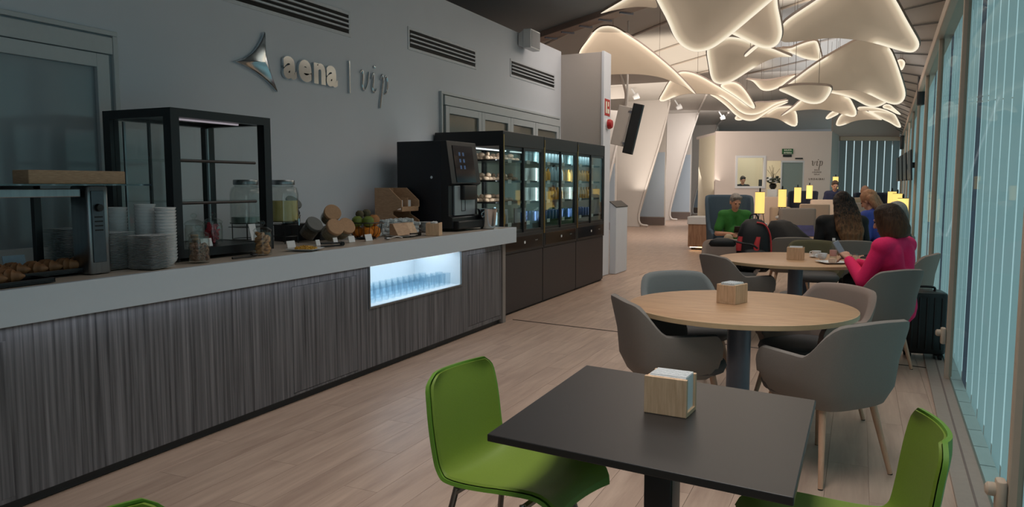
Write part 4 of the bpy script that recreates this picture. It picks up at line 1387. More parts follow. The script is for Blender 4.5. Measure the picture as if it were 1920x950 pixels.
# red signs on the pale side of the end wall
rs = thing('fire_alarm_sign', 'red fire alarm sign on the narrow wall end', 'sign', (-3.66, 11.46, 2.66))
part('sign_plate', B().box(0, .006, -.13, .13, -.13, .13), mat('red_sign_enamel', (176, 36, 36), .4), rs, .002, 0)
part('white_symbol', B().box(.006, .0068, -.09, -.03, -.09, .09).box(.006, .0068, .0, .09, -.09, -.02).box(.006, .0068, .02, .07, .02, .09), M_signw, rs, 0, 0)
ra = thing('alarm_sounder', 'round red alarm sounder below the red sign', 'alarm', (-3.66, 11.46, 2.40))
part('base', B().lathe([(.085, 0), (.085, .02), (.001, .02)], 20, R(PI / 2, 'Y')), M_white, ra)
part('sounder', B().lathe([(.075, .02), (.078, .05), (.06, .085), (.001, .095)], 20, R(PI / 2, 'Y')), mat('red_plastic', (176, 30, 36), .35), ra)

# tilted hanging screen, lean spots on the fins
tv = thing('hanging_screen', 'large tilted black screen hanging in front of the leaning fins', 'screen', (-3.72, 12.95, 2.44))
tv.rotation_euler = (0, math.radians(13.5), math.radians(-6))
part('screen_body', B().box(-.02, .16, -.04, .04, -.44, .44), M_black, tv, .006, 0)
part('display', B().box(.0, .155, -.045, -.04, -.42, .42), mat('dark_display_glass', (40, 46, 50), .2, var=.15, scale=6), tv, 0, 0)
part('mount_box', B().box(-.30, -.06, .0, .14, -.34, .36), M_fin, tv, .01, 0)
part('bracket', B().box(-.10, -.02, .0, .05, -.30, -.26).box(-.10, -.02, .0, .05, .26, .30), M_grey, tv, 0, 0)
part('ceiling_rod', B().cyl((-.16, .06, .34), (-.16 - .233 * 1.6, .06, .34 + .972 * 1.6), .02, None, 8), M_fin, tv)

M_spot = emit('spot_lens', (255, 244, 226), 2.2)
for k, (x, y, z) in enumerate(((-6.1, 21.9, 4.05), (-5.55, 25.2, 4.02), (-4.95, 30.2, 4.05))):
    sl_ = thing('spotlight', ('white lit spotlight on the nearest leaning fin', 'white spotlight can on the second leaning fin', 'white spotlight can on the third leaning fin')[k], 'spotlight', (x, y, z))
    Mx = R(math.radians(62), 'Y') @ R(math.radians(-20), 'X')
    part('can', B().lathe([(.035, -.10), (.06, -.095), (.10, .07), (.09, .07), (.03, -.06)], 16, Mx), M_white, sl_)
    part('lens', B().lathe([(.001, .055), (.085, .055), (.085, .06), (.001, .06)], 16, Mx), M_spot if k == 0 else M_white, sl_)
    part('arm', B().cyl((0, 0, 0), (-.15, 0, .24), .025, None, 8), M_white, sl_)

# ================================================================== TABLES
M_btab = mat('black_fine_laminate', (40, 38, 38), .38, var=.06, scale=300, spec=.45)
bt = thing('square_table', 'black square cafe table with centre post in the foreground', 'table', (-.525, 2.25, 0))
cor = [(-.94, 1.857), (-.108, 1.761), (-.104, 2.617), (-.953, 2.756)]
pl = [(x + .525, y - 2.25) for x, y in cor]
part('tabletop', B().prism(pl, .022, T(0, 0, .718)), M_btab, bt, .003, 0)
part('post', B().rbox(-.045, .045, -.045, .045, .012, .718, .006, R(-.08, 'Z')), M_black, bt)
part('base_plate', B().box(-.24, .24, -.24, .24, 0, .012), M_black, bt, .003, 0)
part('top_bracket', B().box(-.16, .16, -.03, .03, .70, .718), M_black, bt, 0, 0)
M_rtab = wood('beech_veneer', (170, 130, 96), (194, 154, 116), (1.2, 9, 4), .42, scale=4, bump=.01)
M_redge = mat('beech_edge', (196, 168, 132), .5, var=.04)
for cx, cy, r_, lab in ((-.615, 4.53, .645, 'round beech table in the middle, grey chairs around it'), (-.53, 7.63, .72, 'round beech table with cups where the woman in pink sits')):
    rt = thing('round_table', lab, 'table', (cx, cy, 0))
    part('tabletop', B().lathe([(.001, .712), (r_ - .004, .712), (r_ - .001, .715), (r_ - .001, .7385), (r_ - .004, .740), (.001, .740)], 72), M_rtab, rt, 0, 30)
    part('edge_band', B().lathe([(r_ - .003, .712), (r_, .713), (r_, .7385), (r_ - .003, .7395)], 72), M_redge, rt, 0, 30)
    part('pedestal', B().lathe([(.068, .01), (.068, .712)], 28), M_grey, rt)
    part('base_disc', B().lathe([(.001, 0), (.30, 0), (.30, .008), (.07, .016), (.001, .016)], 40), M_grey, rt)
napkin_holder('wooden napkin holder on the black square table', (-.515, 2.295, .7405), .02 - .10, .135, .11, .118)
napkins(14, (-.515, 2.295, .7405), .02 - .10, .085, 'white napkin in the holder on the black table', 'napkins in the black table holder', .0145)
napkin_holder('wooden napkin holder on the middle round table', (-.675, 4.62, .7405), PI / 2 - .35, .15, .125, .115)
napkins(14, (-.675, 4.62, .7405), PI / 2 - .35, .09, 'white napkin in the holder on the middle round table', 'napkins in the middle table holder', .0145)
napkin_holder('wooden napkin holder on the round table with cups', (-.53, 7.58, .7405), .02, .155, .12, .115)
napkins(14, (-.53, 7.58, .7405), .02, .09, 'white napkin in the holder on the table with cups', 'napkins in the far table holder', .0145)

# things on the far round table
TZ = .7405
cupw = [(.024, 0), (.026, .004), (.040, .03), (.044, .058), (.042, .058), (.036, .03), (.020, .008), (.001, .008)]


def coffee_cup(label, loc, rz):
    c_ = thing('coffee_cup', label, 'cup', loc, rz)
    part('body', B().lathe(cupw, 22), M_ceram, c_)
    part('handle', B().tube(spline([(.040, 0, .046), (.062, 0, .046), (.064, 0, .022), (.036, 0, .018)], 5), .005, 6), M_ceram, c_)
    part('brand_mark', B().box(-.016, .016, -.0455, -.043, .034, .042), M_blackp, c_, 0, 0, 'small dark printed mark')
    return c_


def saucer(label, loc):
    return solo('saucer', sm_, None, label, 'saucer', loc)


saucer('white saucer under the rear coffee cup', (-.36, 7.86, TZ))
coffee_cup('white coffee cup with dark mark on its saucer, rear of the table', (-.36, 7.86, TZ + .007), PI - .4)
coffee_cup('white coffee cup in front of the glass bottle', (-.29, 7.50, TZ + .016), -2.6)
pt = solo('square_plate', B().loft([sq(.07, 0, .02), sq(.075, .003, .02), sq(.115, .013, .015), sq(.116, .016, .015), sq(.11, .0155, .015), sq(.07, .005, .02)]), M_ceram, 'white square plate with leftovers in front of the bottle', 'plate', (-.20, 7.34, TZ), .5, None, 0, 40)
solo('cake_piece', B().rbox(-.03, .03, -.022, .022, 0, .04, .01), M_breadp, 'piece of pale cake on the square plate', 'cake', (-.20, 7.34, TZ + .0055), .3)
bo = thing('glass_bottle', 'small clear glass water bottle beside the cups', 'bottle', (-.20, 7.58, TZ))
part('body', B().lathe([(.028, 0), (.031, .006), (.031, .11), (.026, .14), (.013, .18), (.012, .205), (.010, .205), (.011, .18), (.024, .138), (.029, .11), (.029, .01), (.001, .008)], 18), M_glass2, bo)
part('label_band', B().lathe([(.0315, .045), (.0318, .046), (.0318, .10), (.0315, .101)], 18), mat('pink_bottle_label', (206, 150, 140), .5), bo)
part('cap', B().lathe([(.0135, .19), (.0135, .212), (.001, .213)], 14), M_white, bo)
gl = thing('juice_glass', 'low glass of orange juice beside the phone hand', 'glass', (-.02, 7.50, TZ))
part('tumbler', B().lathe([(.032, 0), (.035, .004), (.038, .085), (.036, .085), (.032, .008), (.001, .006)], 20), M_glass2, gl)
part('juice', B().lathe([(.001, .008), (.031, .009), (.0325, .03), (.001, .03)], 16), cols[1][1], gl)
solo('orange_wedge', B().ell((0, 0, .012), .022, .04, .012), M_orange, 'orange slice on the table below the juice glass', 'fruit', (-.03, 7.36, TZ), .4)
solo('snack_box', B().box(-.03, .03, -.02, .02, 0, .03), mat('green_snack_pack', (120, 122, 70), .5), 'small olive snack pack behind the bottle', 'box', (-.10, 7.84, TZ), .3, None, .003, 0)

# ================================================================== CHAIRS
M_fab = mat('grey_taupe_wool', (128, 121, 115), .9, var=.05, scale=220, bump=.12)
M_fab2 = mat('blue_grey_wool', (126, 130, 130), .9, var=.05, scale=220, bump=.12)
M_fab3 = mat('warm_taupe_wool', (146, 128, 118), .9, var=.05, scale=220, bump=.12)
M_fab4 = mat('olive_wool', (96, 90, 66), .9, var=.05, scale=220, bump=.12)
M_seatd = mat('dark_grey_seat_wool', (86, 84, 84), .9, var=.05, scale=220, bump=.12)
M_leg = wood('ash_leg', (186, 146, 120), (206, 168, 140), (8, 8, .8), .5, scale=5)


def sm(t):
    t = max(0.0, min(1.0, t))
    return t * t * (3 - 2 * t)


def tub_shell():
    """tub chair shell: back high, shoulders sloping in a curve to lower arms"""
    N_ = 41
    outer_b, outer_t, inner_t, inner_b = [], [], [], []
    half = []
    # plan of the shell (right half): from centre back to the arm front
    pl_ = spline([(0, -.300, 0), (.13, -.292, 0), (.222, -.252, 0), (.268, -.165, 0), (.280, -.06, 0), (.280, .04, 0), (.275, .13, 0), (.268, .185, 0)], 4)
    pts = [(-p.x, p.y) for p in reversed(pl_)] + [(p.x, p.y) for p in pl_[1:]]
    n = len(pts)
    # cumulative length from the centre
    cum = [0.0]
    for i in range(1, n):
        cum.append(cum[-1] + math.dist(pts[i], pts[i - 1]))
    tot = cum[-1]
    rings = []
    for i, (x, y) in enumerate(pts):
        s_ = abs(cum[i] - tot / 2)
        top = .815 - .012 * (s_ / .2) ** 2 if s_ < .2 else .803
        top = top + (.635 - .803) * sm((s_ - .19) / .18)
        top -= .055 * max(0, (s_ - tot / 2 + .05) / .05) ** 2.2
        bot = .365 + .02 * sm((s_ - tot / 2 + .06) / .06)
        back = 1 - sm((s_ - .18) / .3)
        prev, nx = pts[max(i - 1, 0)], pts[min(i + 1, n - 1)]
        tx, ty = nx[0] - prev[0], nx[1] - prev[1]
        l_ = math.hypot(tx, ty)
        nx_, ny_ = ty / l_, -tx / l_          # outward
        prof = []
        for f_, z in ((-.075, bot), (-.055, bot + .012), (-.010, bot + .10), (.004, bot + (top - bot) * .55), (.012 + .03 * back, top - .03), (.010 + .032 * back, top - .008), (-.008 + .03 * back, top), (-.030 + .03 * back, top - .010), (-.036 + .025 * back, top - .04), (-.045, bot + (top - bot) * .55), (-.06, bot + .10), (-.085, bot + .05)):
            prof.append((x + nx_ * f_, y + ny_ * f_, z))
        rings.append(prof)
    return B().loft(rings)


shell_b = tub_shell()
seat_b = B()
sr = []
for z, q_ in ((.378, .72), (.381, .84), (.396, .95), (.43, 1.0), (.455, .97), (.466, .90), (.468, .6)):
    ring = []
    for k in range(28):
        a = 2 * PI * k / 28
        c, s_ = math.cos(a), math.sin(a)
        ex = 2 / 3.2
        ring.append((.248 * q_ * math.copysign(abs(c) ** ex, c), .02 + .265 * q_ * math.copysign(abs(s_) ** ex, s_), z))
    sr.append(ring)
seat_b.loft(sr)
shell_me = {}
for m in (M_fab, M_fab2, M_fab3, M_fab4):
    shell_me[m.name] = shell_b.mesh('shell', m, 60)
seat_me = seat_b.mesh('seat', M_seatd, 60)
leg_me = []
for sx_ in (-1, 1):
    for sy_ in (-1, 1):
        leg_me.append(B().cyl((sx_ * .165, sy_ * .165 + .01, .376), (sx_ * .235, sy_ * .235 + .01, 0.004), .019, .012, 12).mesh('leg', M_leg, 40))
glide_me = [B().cyl((sx_ * .235, sy_ * .235 + .01, 0.0), (sx_ * .235, sy_ * .235 + .01, .006), .012, None, 10).mesh('glide', M_rubber, 40) for sx_ in (-1, 1) for sy_ in (-1, 1)]


def tub_chair(label, x, y, rz, m):
    c = thing('tub_chair', label, 'chair', (x, y, 0), rz)
    part('shell', shell_me[m.name], None, c)
    part('seat', seat_me, None, c)
    for l_, g_ in zip(leg_me, glide_me):
        lo_ = part('leg', l_, None, c)
        part('glide', g_, None, lo_)
    return c


DG = math.radians
tub_chair('grey tub chair left of the middle round table, seen side on', -.95, 4.27, DG(-57), M_fab)
tub_chair('blue grey tub chair at the far left of the middle round table', -1.06, 5.27, DG(215), M_fab2)
tub_chair('taupe tub chair at the far right of the middle round table', -.25, 4.98, DG(140), M_fab3)
tub_chair('grey tub chair with back turned, right of the middle round table', -.13, 4.07, DG(49), M_fab)
tub_chair('grey tub chair at the left of the table with cups', -.98, 7.18, DG(-48), M_fab)
tub_chair('grey tub chair hung with a bag behind the table with cups, left', -1.30, 8.75, DG(205), M_fab3)
tub_chair('grey tub chair in which the woman in pink sits', .10, 6.55, DG(47), M_fab)
tub_chair('olive tub chair beyond the table with cups, small in view', -.42, 9.00, DG(190), M_fab4)
tub_chair('grey tub chair in which the long haired woman sits', -.10, 9.72, DG(10), M_fab)

# green shell chairs
M_gsh = mat('green_shell_fabric', (100, 142, 44), .55, var=.04, scale=150)
M_gin = mat('olive_lime_pad_fabric', (108, 132, 36), .6, var=.05, scale=200, bump=.06)
prof = [(.235, .405), (.225, .435), (.19, .45), (.10, .447), (0, .437), (-.10, .432), (-.165, .442), (-.205, .485), (-.222, .55), (-.235, .64), (-.245, .71), (-.256, .77), (-.262, .805)]
wid = [.19, .205, .215, .222, .222, .218, .212, .208, .210, .212, .208, .196, .15]
prof_s = spline([(y, z, w_) for (y, z), w_ in zip(prof, wid)], 3)


def shell_surface(off, shrink, i0, i1, nu=13):
    rows = []
    P_ = prof_s
    for i in range(i0, i1):
        y, z, w_ = P_[i]
        t = (P_[min(i + 1, len(P_) - 1)] - P_[max(i - 1, 0)])
        ty, tz = t.x, t.y
        l_ = math.hypot(ty, tz)
        row = []
        for k in range(nu):
            u = -1 + 2 * k / (nu - 1)
            cup = .035 * abs(u) ** 2.4
            px, pz = tz / l_, -ty / l_          # towards the sitter
            row.append((u * (w_ - shrink), y + px * (cup + off), z + pz * (cup + off)))
        rows.append(row)
    return rows


def sheet(rows_a, rows_b):
    nu = len(rows_a[0])
    b = B()
    rings = []
    for ra_, rb_ in zip(rows_a, rows_b):
        rings.append(list(ra_) + list(reversed(rb_)))
    return b.loft(rings)


nP = len(prof_s)
gshell = sheet(shell_surface(0, 0, 0, nP), shell_surface(.012, .004, 0, nP)).mesh('shell', M_gsh, 50)
gpad = sheet(shell_surface(.0125, .014, 2, nP - 1), shell_surface(.018, .022, 2, nP - 1)).mesh('pad', M_gin, 50)
M_gleg = mat('grey_steel_leg', (120, 116, 110), .35, .8)


def green_chair(label, x, y, rz):
    c = thing('green_chair', label, 'chair', (x, y, 0), rz)
    part('shell', gshell, None, c)
    part('pad', gpad, None, c)
    for sx_ in (-1, 1):
        for sy_ in (-1, 1):
            part('leg', B().cyl((sx_ * .15, sy_ * .13, .43), (sx_ * .225, sy_ * .215 + .0, 0), .011, None, 10), M_gleg, c)
    for yy in (-.13, .13):
        part('under_frame', B().box(-.16, .16, yy - .01, yy + .01, .412, .424), M_gleg, c, 0, 0)
    return c


green_chair('green shell chair left of the black square table', -1.05, 2.27, DG(-97))
green_chair('lime green shell chair right of the black square table', -.02, 2.22, DG(97))
green_chair('green shell chair whose back top shows at the bottom left', -1.115, .835, DG(-100))
# ================================================================== LOUNGE FURNITURE BEYOND
M_beige = mat('beige_sofa_wool', (208, 182, 160), .9, var=.05, scale=120, bump=.1)
M_taupe = mat('taupe_sofa_wool', (150, 140, 132), .9, var=.05, scale=120, bump=.1)
M_navy = mat('dark_navy_wool', (66, 84, 100), .9, var=.06, scale=120, bump=.1)
M_navyin = mat('black_blue_wool', (34, 38, 52), .9, var=.06, scale=120, bump=.1)
M_shade = emit('warm_lamp_shade', (255, 214, 120), .95)
M_frontw = wood('warm_walnut_front', (140, 104, 80), (176, 138, 110), (4, 4, .6), .5, scale=6)


def cabinet(label, x0, x1, y0, y1, h, wood_front=True, glow=True):
    c = thing('sofa_console', label, 'console', ((x0 + x1) / 2, y0, 0))
    w = (x1 - x0) / 2
    part('body', B().box(-w + .02, w - .02, .02, y1 - y0 - .02, .07, h - .17), M_frontw if wood_front else M_beige, c, .004, 0)
    part('top', B().box(-w, w, 0, y1 - y0, h - .17, h), M_white, c, .012, 0)
    part('plinth', B().box(-w + .08, w - .08, .10, y1 - y0 - .08, 0, .07), M_black, c, 0, 0)
    if glow:
        part('plinth_light', B().box(-w + .06, w - .3, .04, .06, .055, .066), emit('warm_plinth_led', (255, 206, 150), 9.0), c, 0, 0)
    return c


cb_ = cabinet('white topped console with wooden front beside the green shirt man', -3.46, -2.32, 16.75, 17.4, .74)
gr = part('cable_port', B().lathe([(.055, 0), (.055, .01), (.035, .012), (.034, 0)], 20, T(.05, .018, .42) @ R(PI / 2, 'X')), M_chrome, cb_)
part('port_hole', B().lathe([(.034, 0), (.034, .006), (.001, .006)], 16, T(.05, .018, .42) @ R(PI / 2, 'X')), M_rubber, gr)


def sofa(label, x, y, w, d, h, rz, m, seat_h=.44):
    s_ = thing('sofa', label, 'sofa', (x, y, 0), rz)
    part('backrest', B().rbox(-w / 2, w / 2, -.11, .11, .08, h, .06), m, s_)
    part('seat', B().rbox(-w / 2, w / 2, .11, d, .08, seat_h, .05), m, s_)
    part('plinth', B().box(-w / 2 + .06, w / 2 - .06, -.05, d - .06, 0, .08), M_black, s_, 0, 0)
    return s_


sofa('taupe high backed sofa behind the black coat', -1.12, 16.05, .70, .75, .98, DG(18), M_taupe)
sofa('beige sofa back behind the taupe sofa', -.94, 18.9, .66, .7, 1.0, DG(14), M_beige)
sofa('beige sofa back in front of the far man in navy', -.86, 21.7, .66, .36, 1.05, DG(14), M_beige)
sofa('long beige sofa below the frosted glass door', -2.15, 24.1, 1.15, .7, 1.08, DG(20), M_beige)
sofa('beige sofa beside the nearest table lamp, partly hidden', -1.55, 17.2, .42, .7, .97, DG(20), M_beige)
sofa('brown taupe sofa below the far right wing chair', .14, 15.2, .55, .6, 1.12, DG(16), M_taupe)
sofa('small taupe sofa back on the far side of the wooden console', -2.95, 18.0, .50, .6, .93, DG(10), M_taupe)
for k, (x, y, l_, rz, lab) in enumerate(((-1.56, 13.62, 1.7, 0, 'white lamp console beside the green shirt man'), (-1.46, 16.65, 1.5, 0, 'white lamp console left of the taupe sofa'), (-1.38, 19.58, 1.5, 0, 'white lamp console with the third lamp'), (-1.27, 22.18, 1.4, 0, 'white lamp console with the fourth lamp'), (-.70, 25.13, 1.0, 0, 'white lamp console behind the far man'))):
    h = (.77, .80, .83, .88, 1.14)[k]
    c = thing('lamp_console', lab, 'console', (x, y, 0), rz)
    wq = .10 if k < 4 else .18
    part('top', B().rbox(-wq, wq, -.35, .35, h - .05, h, .03), M_white, c)
    part('body', B().rbox(-wq + .02, wq - .02, -.33, .33, 0, h - .05, .03), M_beige, c)


def lamp(label, x, y, z, s_=1.0):
    l_ = thing('table_lamp', label, 'lamp', (x, y, z))
    r, h0, h1 = .080 * s_, .18 * s_, .55 * s_
    part('shade', B().lathe([(r, h0), (r, h1), (r * .96, h1), (r * .96, h0 + .004)], 24), M_shade, l_)
    part('shade_cap', B().lathe([(.001, h1), (r, h1), (r, h1 + .006), (.001, h1 + .006)], 20), M_blackp, l_)
    part('finial', B().lathe([(.010, h1), (.016, h1 + .03), (.012, h1 + .07), (.001, h1 + .075)], 10), M_blackp, l_)
    for k in range(3):
        a = 2 * PI * k / 3 + .5
        part('leg', B().cyl((r * .75 * math.cos(a), r * .75 * math.sin(a), h0 + .01), (r * 1.15 * math.cos(a), r * 1.15 * math.sin(a), 0.004), .007, None, 6), M_blackp, l_)
    part('bottom_ring', B().tube([(r * math.cos(2 * PI * k / 20), r * math.sin(2 * PI * k / 20), h0) for k in range(20)], .006, 6, True), M_blackp, l_)
    return l_


for k, (x, y, h, lab) in enumerate(((-1.565, 13.62, .77, 'glowing table lamp nearest the green shirt man'), (-1.465, 16.65, .80, 'glowing table lamp, second in the row'), (-1.37, 19.58, .83, 'glowing table lamp, third in the row'), (-1.25, 22.18, .88, 'glowing table lamp in front of the navy wing chair'), (-.68, 25.13, 1.14, 'glowing table lamp above the far man in navy'))):
    lamp(lab, x, y, h)
for k, (x, y, z, lab) in enumerate(((.60, 16.9, .74, 'glowing table lamp furthest back by the right glass wall'), (.62, 15.0, .72, 'middle glowing table lamp by the right glass wall'), (.64, 13.5, .66, 'front glowing table lamp by the right glass wall'))):
    lamp(lab, x, y, z + .02)
c = thing('lamp_console', 'white lamp console along the right glass wall', 'console', (.62, 15.2, 0))
part('top', B().box(-.14, .14, -1.95, 1.95, .62, .68), M_white, c, .01, 0)
part('body', B().box(-.12, .12, -1.9, 1.9, 0, .62), M_beige, c, 0, 0)
for (x, y, z, z2) in ((.60, 16.9, .68, .759), (.62, 15.0, .68, .739)):
    part('lamp_riser', B().box(x - .62 - .1, x - .62 + .1, y - 15.2 - .1, y - 15.2 + .1, z, z2), M_white, c, 0, 0)


# wing chair: tall shell with wings
def wing_shell():
    pl_ = spline([(0, -.33, 0), (.17, -.325, 0), (.30, -.285, 0), (.365, -.18, 0), (.375, -.03, 0), (.365, .12, 0), (.345, .27, 0), (.33, .33, 0)], 4)
    pts = [(-p.x, p.y) for p in reversed(pl_)] + [(p.x, p.y) for p in pl_[1:]]
    n = len(pts)
    cum = [0.0]
    for i in range(1, n):
        cum.append(cum[-1] + math.dist(pts[i], pts[i - 1]))
    tot = cum[-1]
    rings = []
    for i, (x, y) in enumerate(pts):
        s_ = abs(cum[i] - tot / 2)
        top = 1.27 - .02 * sm((s_ - .3) / .2) - .58 * sm((s_ - .44) / .24) - .06 * sm((s_ - .75) / .1)
        fl = .05 * sm((s_ - .2) / .2) * (1 - sm((s_ - .5) / .2))
        prev, nx = pts[max(i - 1, 0)], pts[min(i + 1, n - 1)]
        tx, ty = nx[0] - prev[0], nx[1] - prev[1]
        l_ = math.hypot(tx, ty)
        nx_, ny_ = ty / l_, -tx / l_
        prof = []
        for f_, z in ((-.05, .20), (-.03, .215), (0, .32), (fl * .3, .62 if top > .7 else .45), (fl, top - .05), (fl - .004, top - .012), (fl - .03, top), (fl - .055, top - .012), (fl - .062, top - .05), (-.06, .60 if top > .7 else .44), (-.07, .32), (-.09, .25)):
            prof.append((x + nx_ * f_, y + ny_ * f_, z))
        rings.append(prof)
    return B().loft(rings)


wsh = wing_shell()
wsm = {m.name: wsh.mesh('wing_shell', m, 60) for m in (M_navy, M_navyin)}
wseat = B().rbox(-.27, .27, -.24, .32, .24, .44, .08)
wsem = {m.name: wseat.mesh('seat', m, 60) for m in (M_navy, M_navyin)}


def wing_chair(label, x, y, rz, m):
    c = thing('wing_chair', label, 'chair', (x, y, 0), rz)
    part('shell', wsm[m.name], None, c)
    part('seat', wsem[m.name], None, c)
    for sx_ in (-1, 1):
        for sy_ in (-1, 1):
            part('leg', B().cyl((sx_ * .20, sy_ * .20 + .03, .25), (sx_ * .25, sy_ * .25 + .03, 0), .018, .012, 8), M_leg, c)
    return c


wing_chair('dark blue grey wing chair of the man in the green shirt', -2.06, 13.62, DG(198), M_navy)
wing_chair('dark navy wing chair in front of the frosted glass door', -1.52, 23.3, DG(170), M_navyin)
wing_chair('dark navy wing chair near the right glass wall', .33, 19.0, DG(200), M_navyin)

# third table with laptop and belongings
rt = thing('round_table', 'round beech table with a laptop beyond the long haired woman', 'table', (-.62, 10.55, 0))
part('tabletop', B().lathe([(.001, .70), (.62, .70), (.625, .705), (.625, .735), (.62, .74), (.001, .74)], 60), M_rtab, rt)
part('pedestal', B().lathe([(.068, .01), (.068, .70)], 24), M_grey, rt)
part('base_disc', B().lathe([(.001, 0), (.30, 0), (.30, .008), (.07, .016), (.001, .016)], 32), M_grey, rt)
lp_ = thing('laptop', 'open black laptop left of the long haired woman', 'laptop', (-.36, 10.02, .7405), DG(-12))
part('base', B().rbox(-.17, .17, -.12, .12, 0, .018, .01), M_blackp, lp_)
part('screen', B().box(-.17, .17, -.006, .006, 0, .23, T(0, .12, .018) @ R(-.25, 'X')), M_blackp, lp_, .003, 0)
hb = solo('shoulder_bag', B().loft([[(q_ * .17 * math.copysign(abs(math.cos(a)) ** .6, math.cos(a)), q_ * .07 * math.sin(a), z) for a in [2 * PI * k / 20 for k in range(20)]] for q_, z in ((.85, 0), (1, .03), (1, .09), (.8, .13), (.3, .15))]), mat('dark_brown_leather', (44, 34, 32), .5), 'dark brown bag lying on the table with the laptop', 'bag', (-.78, 10.12, .7405), .2)
part('strap', B().tube(spline([(-.12, 0, .13), (-.05, .02, .20), (.05, .02, .20), (.12, 0, .13)], 5), .008, 6), bpy.data.materials['dark_brown_leather'], hb)
mg = solo('magazine', B().box(-.12, .12, -.09, .09, 0, .012), mat('blue_red_cover', (52, 54, 110), .4, var=.4, scale=12), 'dark blue magazine leaning at the back of the laptop table', 'magazine', (-.66, 10.98, .7405), .2)
mg.rotation_euler = (.9, 0, .25)
mg.location.z += .075
solo('folded_paper', B().box(-.15, .15, -.10, .10, 0, .02), M_paper, 'white folded papers on the table with the laptop', 'paper', (-.92, 10.72, .7405), .4, None, .003, 0)
solo('paper_cup', cupm, None, 'white paper cup behind the laptop', 'cup', (-.36, 10.85, .7405))

# backpack hung on the chair, dark coat and bag
M_bp = mat('black_nylon', (16, 17, 20), .6, var=.15, scale=30, bump=.2)
M_bpr = mat('coral_red_nylon', (206, 62, 66), .6, var=.1, scale=30)


def blob_rows(rows, n=22, ex=.75):
    rings = []
    for cx, cy, rx, ry, z in rows:
        ring = []
        for k in range(n):
            a = 2 * PI * k / n
            c_, s_ = math.cos(a), math.sin(a)
            ring.append((cx + rx * math.copysign(abs(c_) ** ex, c_), cy + ry * math.copysign(abs(s_) ** ex, s_), z))
        rings.append(ring)
    return B().loft(rings)


bpk = thing('backpack', 'black backpack with coral red trim on the chair behind the cups table', 'backpack', (-1.07, 8.82, .468), DG(14))
part('body', blob_rows([(0, 0, .15, .09, 0), (0, 0, .18, .11, .03), (0, 0, .185, .115, .22), (0, 0, .175, .11, .42), (0, .01, .14, .09, .53), (0, .02, .09, .05, .585), (0, .02, .02, .01, .60)]), M_bp, bpk, 0, 60)
part('front_pocket', blob_rows([(0, -.09, .12, .05, .03), (0, -.10, .135, .055, .06), (0, -.10, .13, .055, .20), (0, -.09, .11, .04, .25), (0, -.085, .05, .02, .27)]), M_bp, bpk, 0, 60)
for s_, x in ((-1, -.165), (1, .02)):
    part('red_panel', blob_rows([(x, -.11 if s_ > 0 else -.06, .03, .022 if s_ > 0 else .04, .24), (x, -.115 if s_ > 0 else -.065, .032, .022 if s_ > 0 else .045, .31), (x + .02, -.105 if s_ > 0 else -.06, .025, .02 if s_ > 0 else .04, .40)], 12), M_bpr, bpk, 0, 60, 'coral red panel')
part('red_piping', B().tube(spline([(.02, -.075, .56), (.10, -.08, .54), (.16, -.07, .45), (.185, -.06, .30), (.188, -.05, .08)], 5), .010, 6), M_bpr, bpk, 0, 60, 'coral red zip edge')
part('grab_handle', B().tube(spline([(-.05, .02, .57), (-.03, .02, .64), (.03, .02, .64), (.05, .02, .57)], 5), .009, 6), M_bp, bpk)
ct = solo('coat', blob_rows([(0, 0, .30, .18, 0), (0.02, 0, .32, .20, .08), (-.02, .02, .28, .18, .20), (-.10, .03, .20, .14, .32), (-.13, .03, .12, .09, .40), (-.13, .03, .03, .03, .43)], 26, .85), mat('black_padded_coat', (15, 16, 20), .7, var=.2, scale=14, bump=.8), 'black padded coat heaped on the chair back beside the backpack', 'coat', (-.78, 10.02, .58), -.3, None, 0, 60)
sd = ct.modifiers.new('folds', 'DISPLACE')
tx_ = bpy.data.textures.new('folds', 'CLOUDS')
tx_.noise_scale = .12
sd.texture = tx_
sd.strength = .06
tub_chair('dark grey tub chair holding the black coat', -.78, 9.98, DG(15), M_fab)
sb_ = thing('black_bag', 'small black bag on the back of the left chair at the cups table', 'bag', (-1.36, 8.50, .785), .3)
part('body', blob_rows([(0, 0, .13, .04, -.02), (0, 0, .15, .055, .01), (0, 0, .13, .05, .05), (0, 0, .06, .02, .075)]), M_bp, sb_, 0, 60)
part('strap', B().tube(spline([(.10, -.02, .05), (.22, -.06, .02), (.30, -.10, .01), (.36, -.10, -.03)], 5), .012, 6), M_bp, sb_)

# suitcase
su = thing('suitcase', 'black hard shell suitcase by the glass wall behind the pink woman', 'suitcase', (.53, 7.06, 0), DG(6))
part('shell', B().rbox(-.155, .155, -.13, .13, .055, .57, .045), mat('black_polycarbonate', (14, 15, 17), .35, var=.05), su)
for k in range(5):
    part('rib', B().rbox(-.11 + k * .055 - .008, -.11 + k * .055 + .008, -.138, -.128, .10, .53, .004), M_blackp, su)
for sx_ in (-1, 1):
    for sy_ in (-1, 1):
        w_ = part('wheel', B().cyl((sx_ * .115 - .012, sy_ * .085, .028), (sx_ * .115 + .012, sy_ * .085, .028), .028, None, 14), M_rubber, su)
        part('wheel_fork', B().box(sx_ * .115 - .018, sx_ * .115 + .018, sy_ * .085 - .012, sy_ * .085 + .012, .028, .062), M_blackp, w_, 0, 0)
part('top_handle', B().tube(spline([(-.07, 0, .565), (-.06, 0, .60), (.06, 0, .60), (.07, 0, .565)], 5), .010, 8), M_blackp, su)

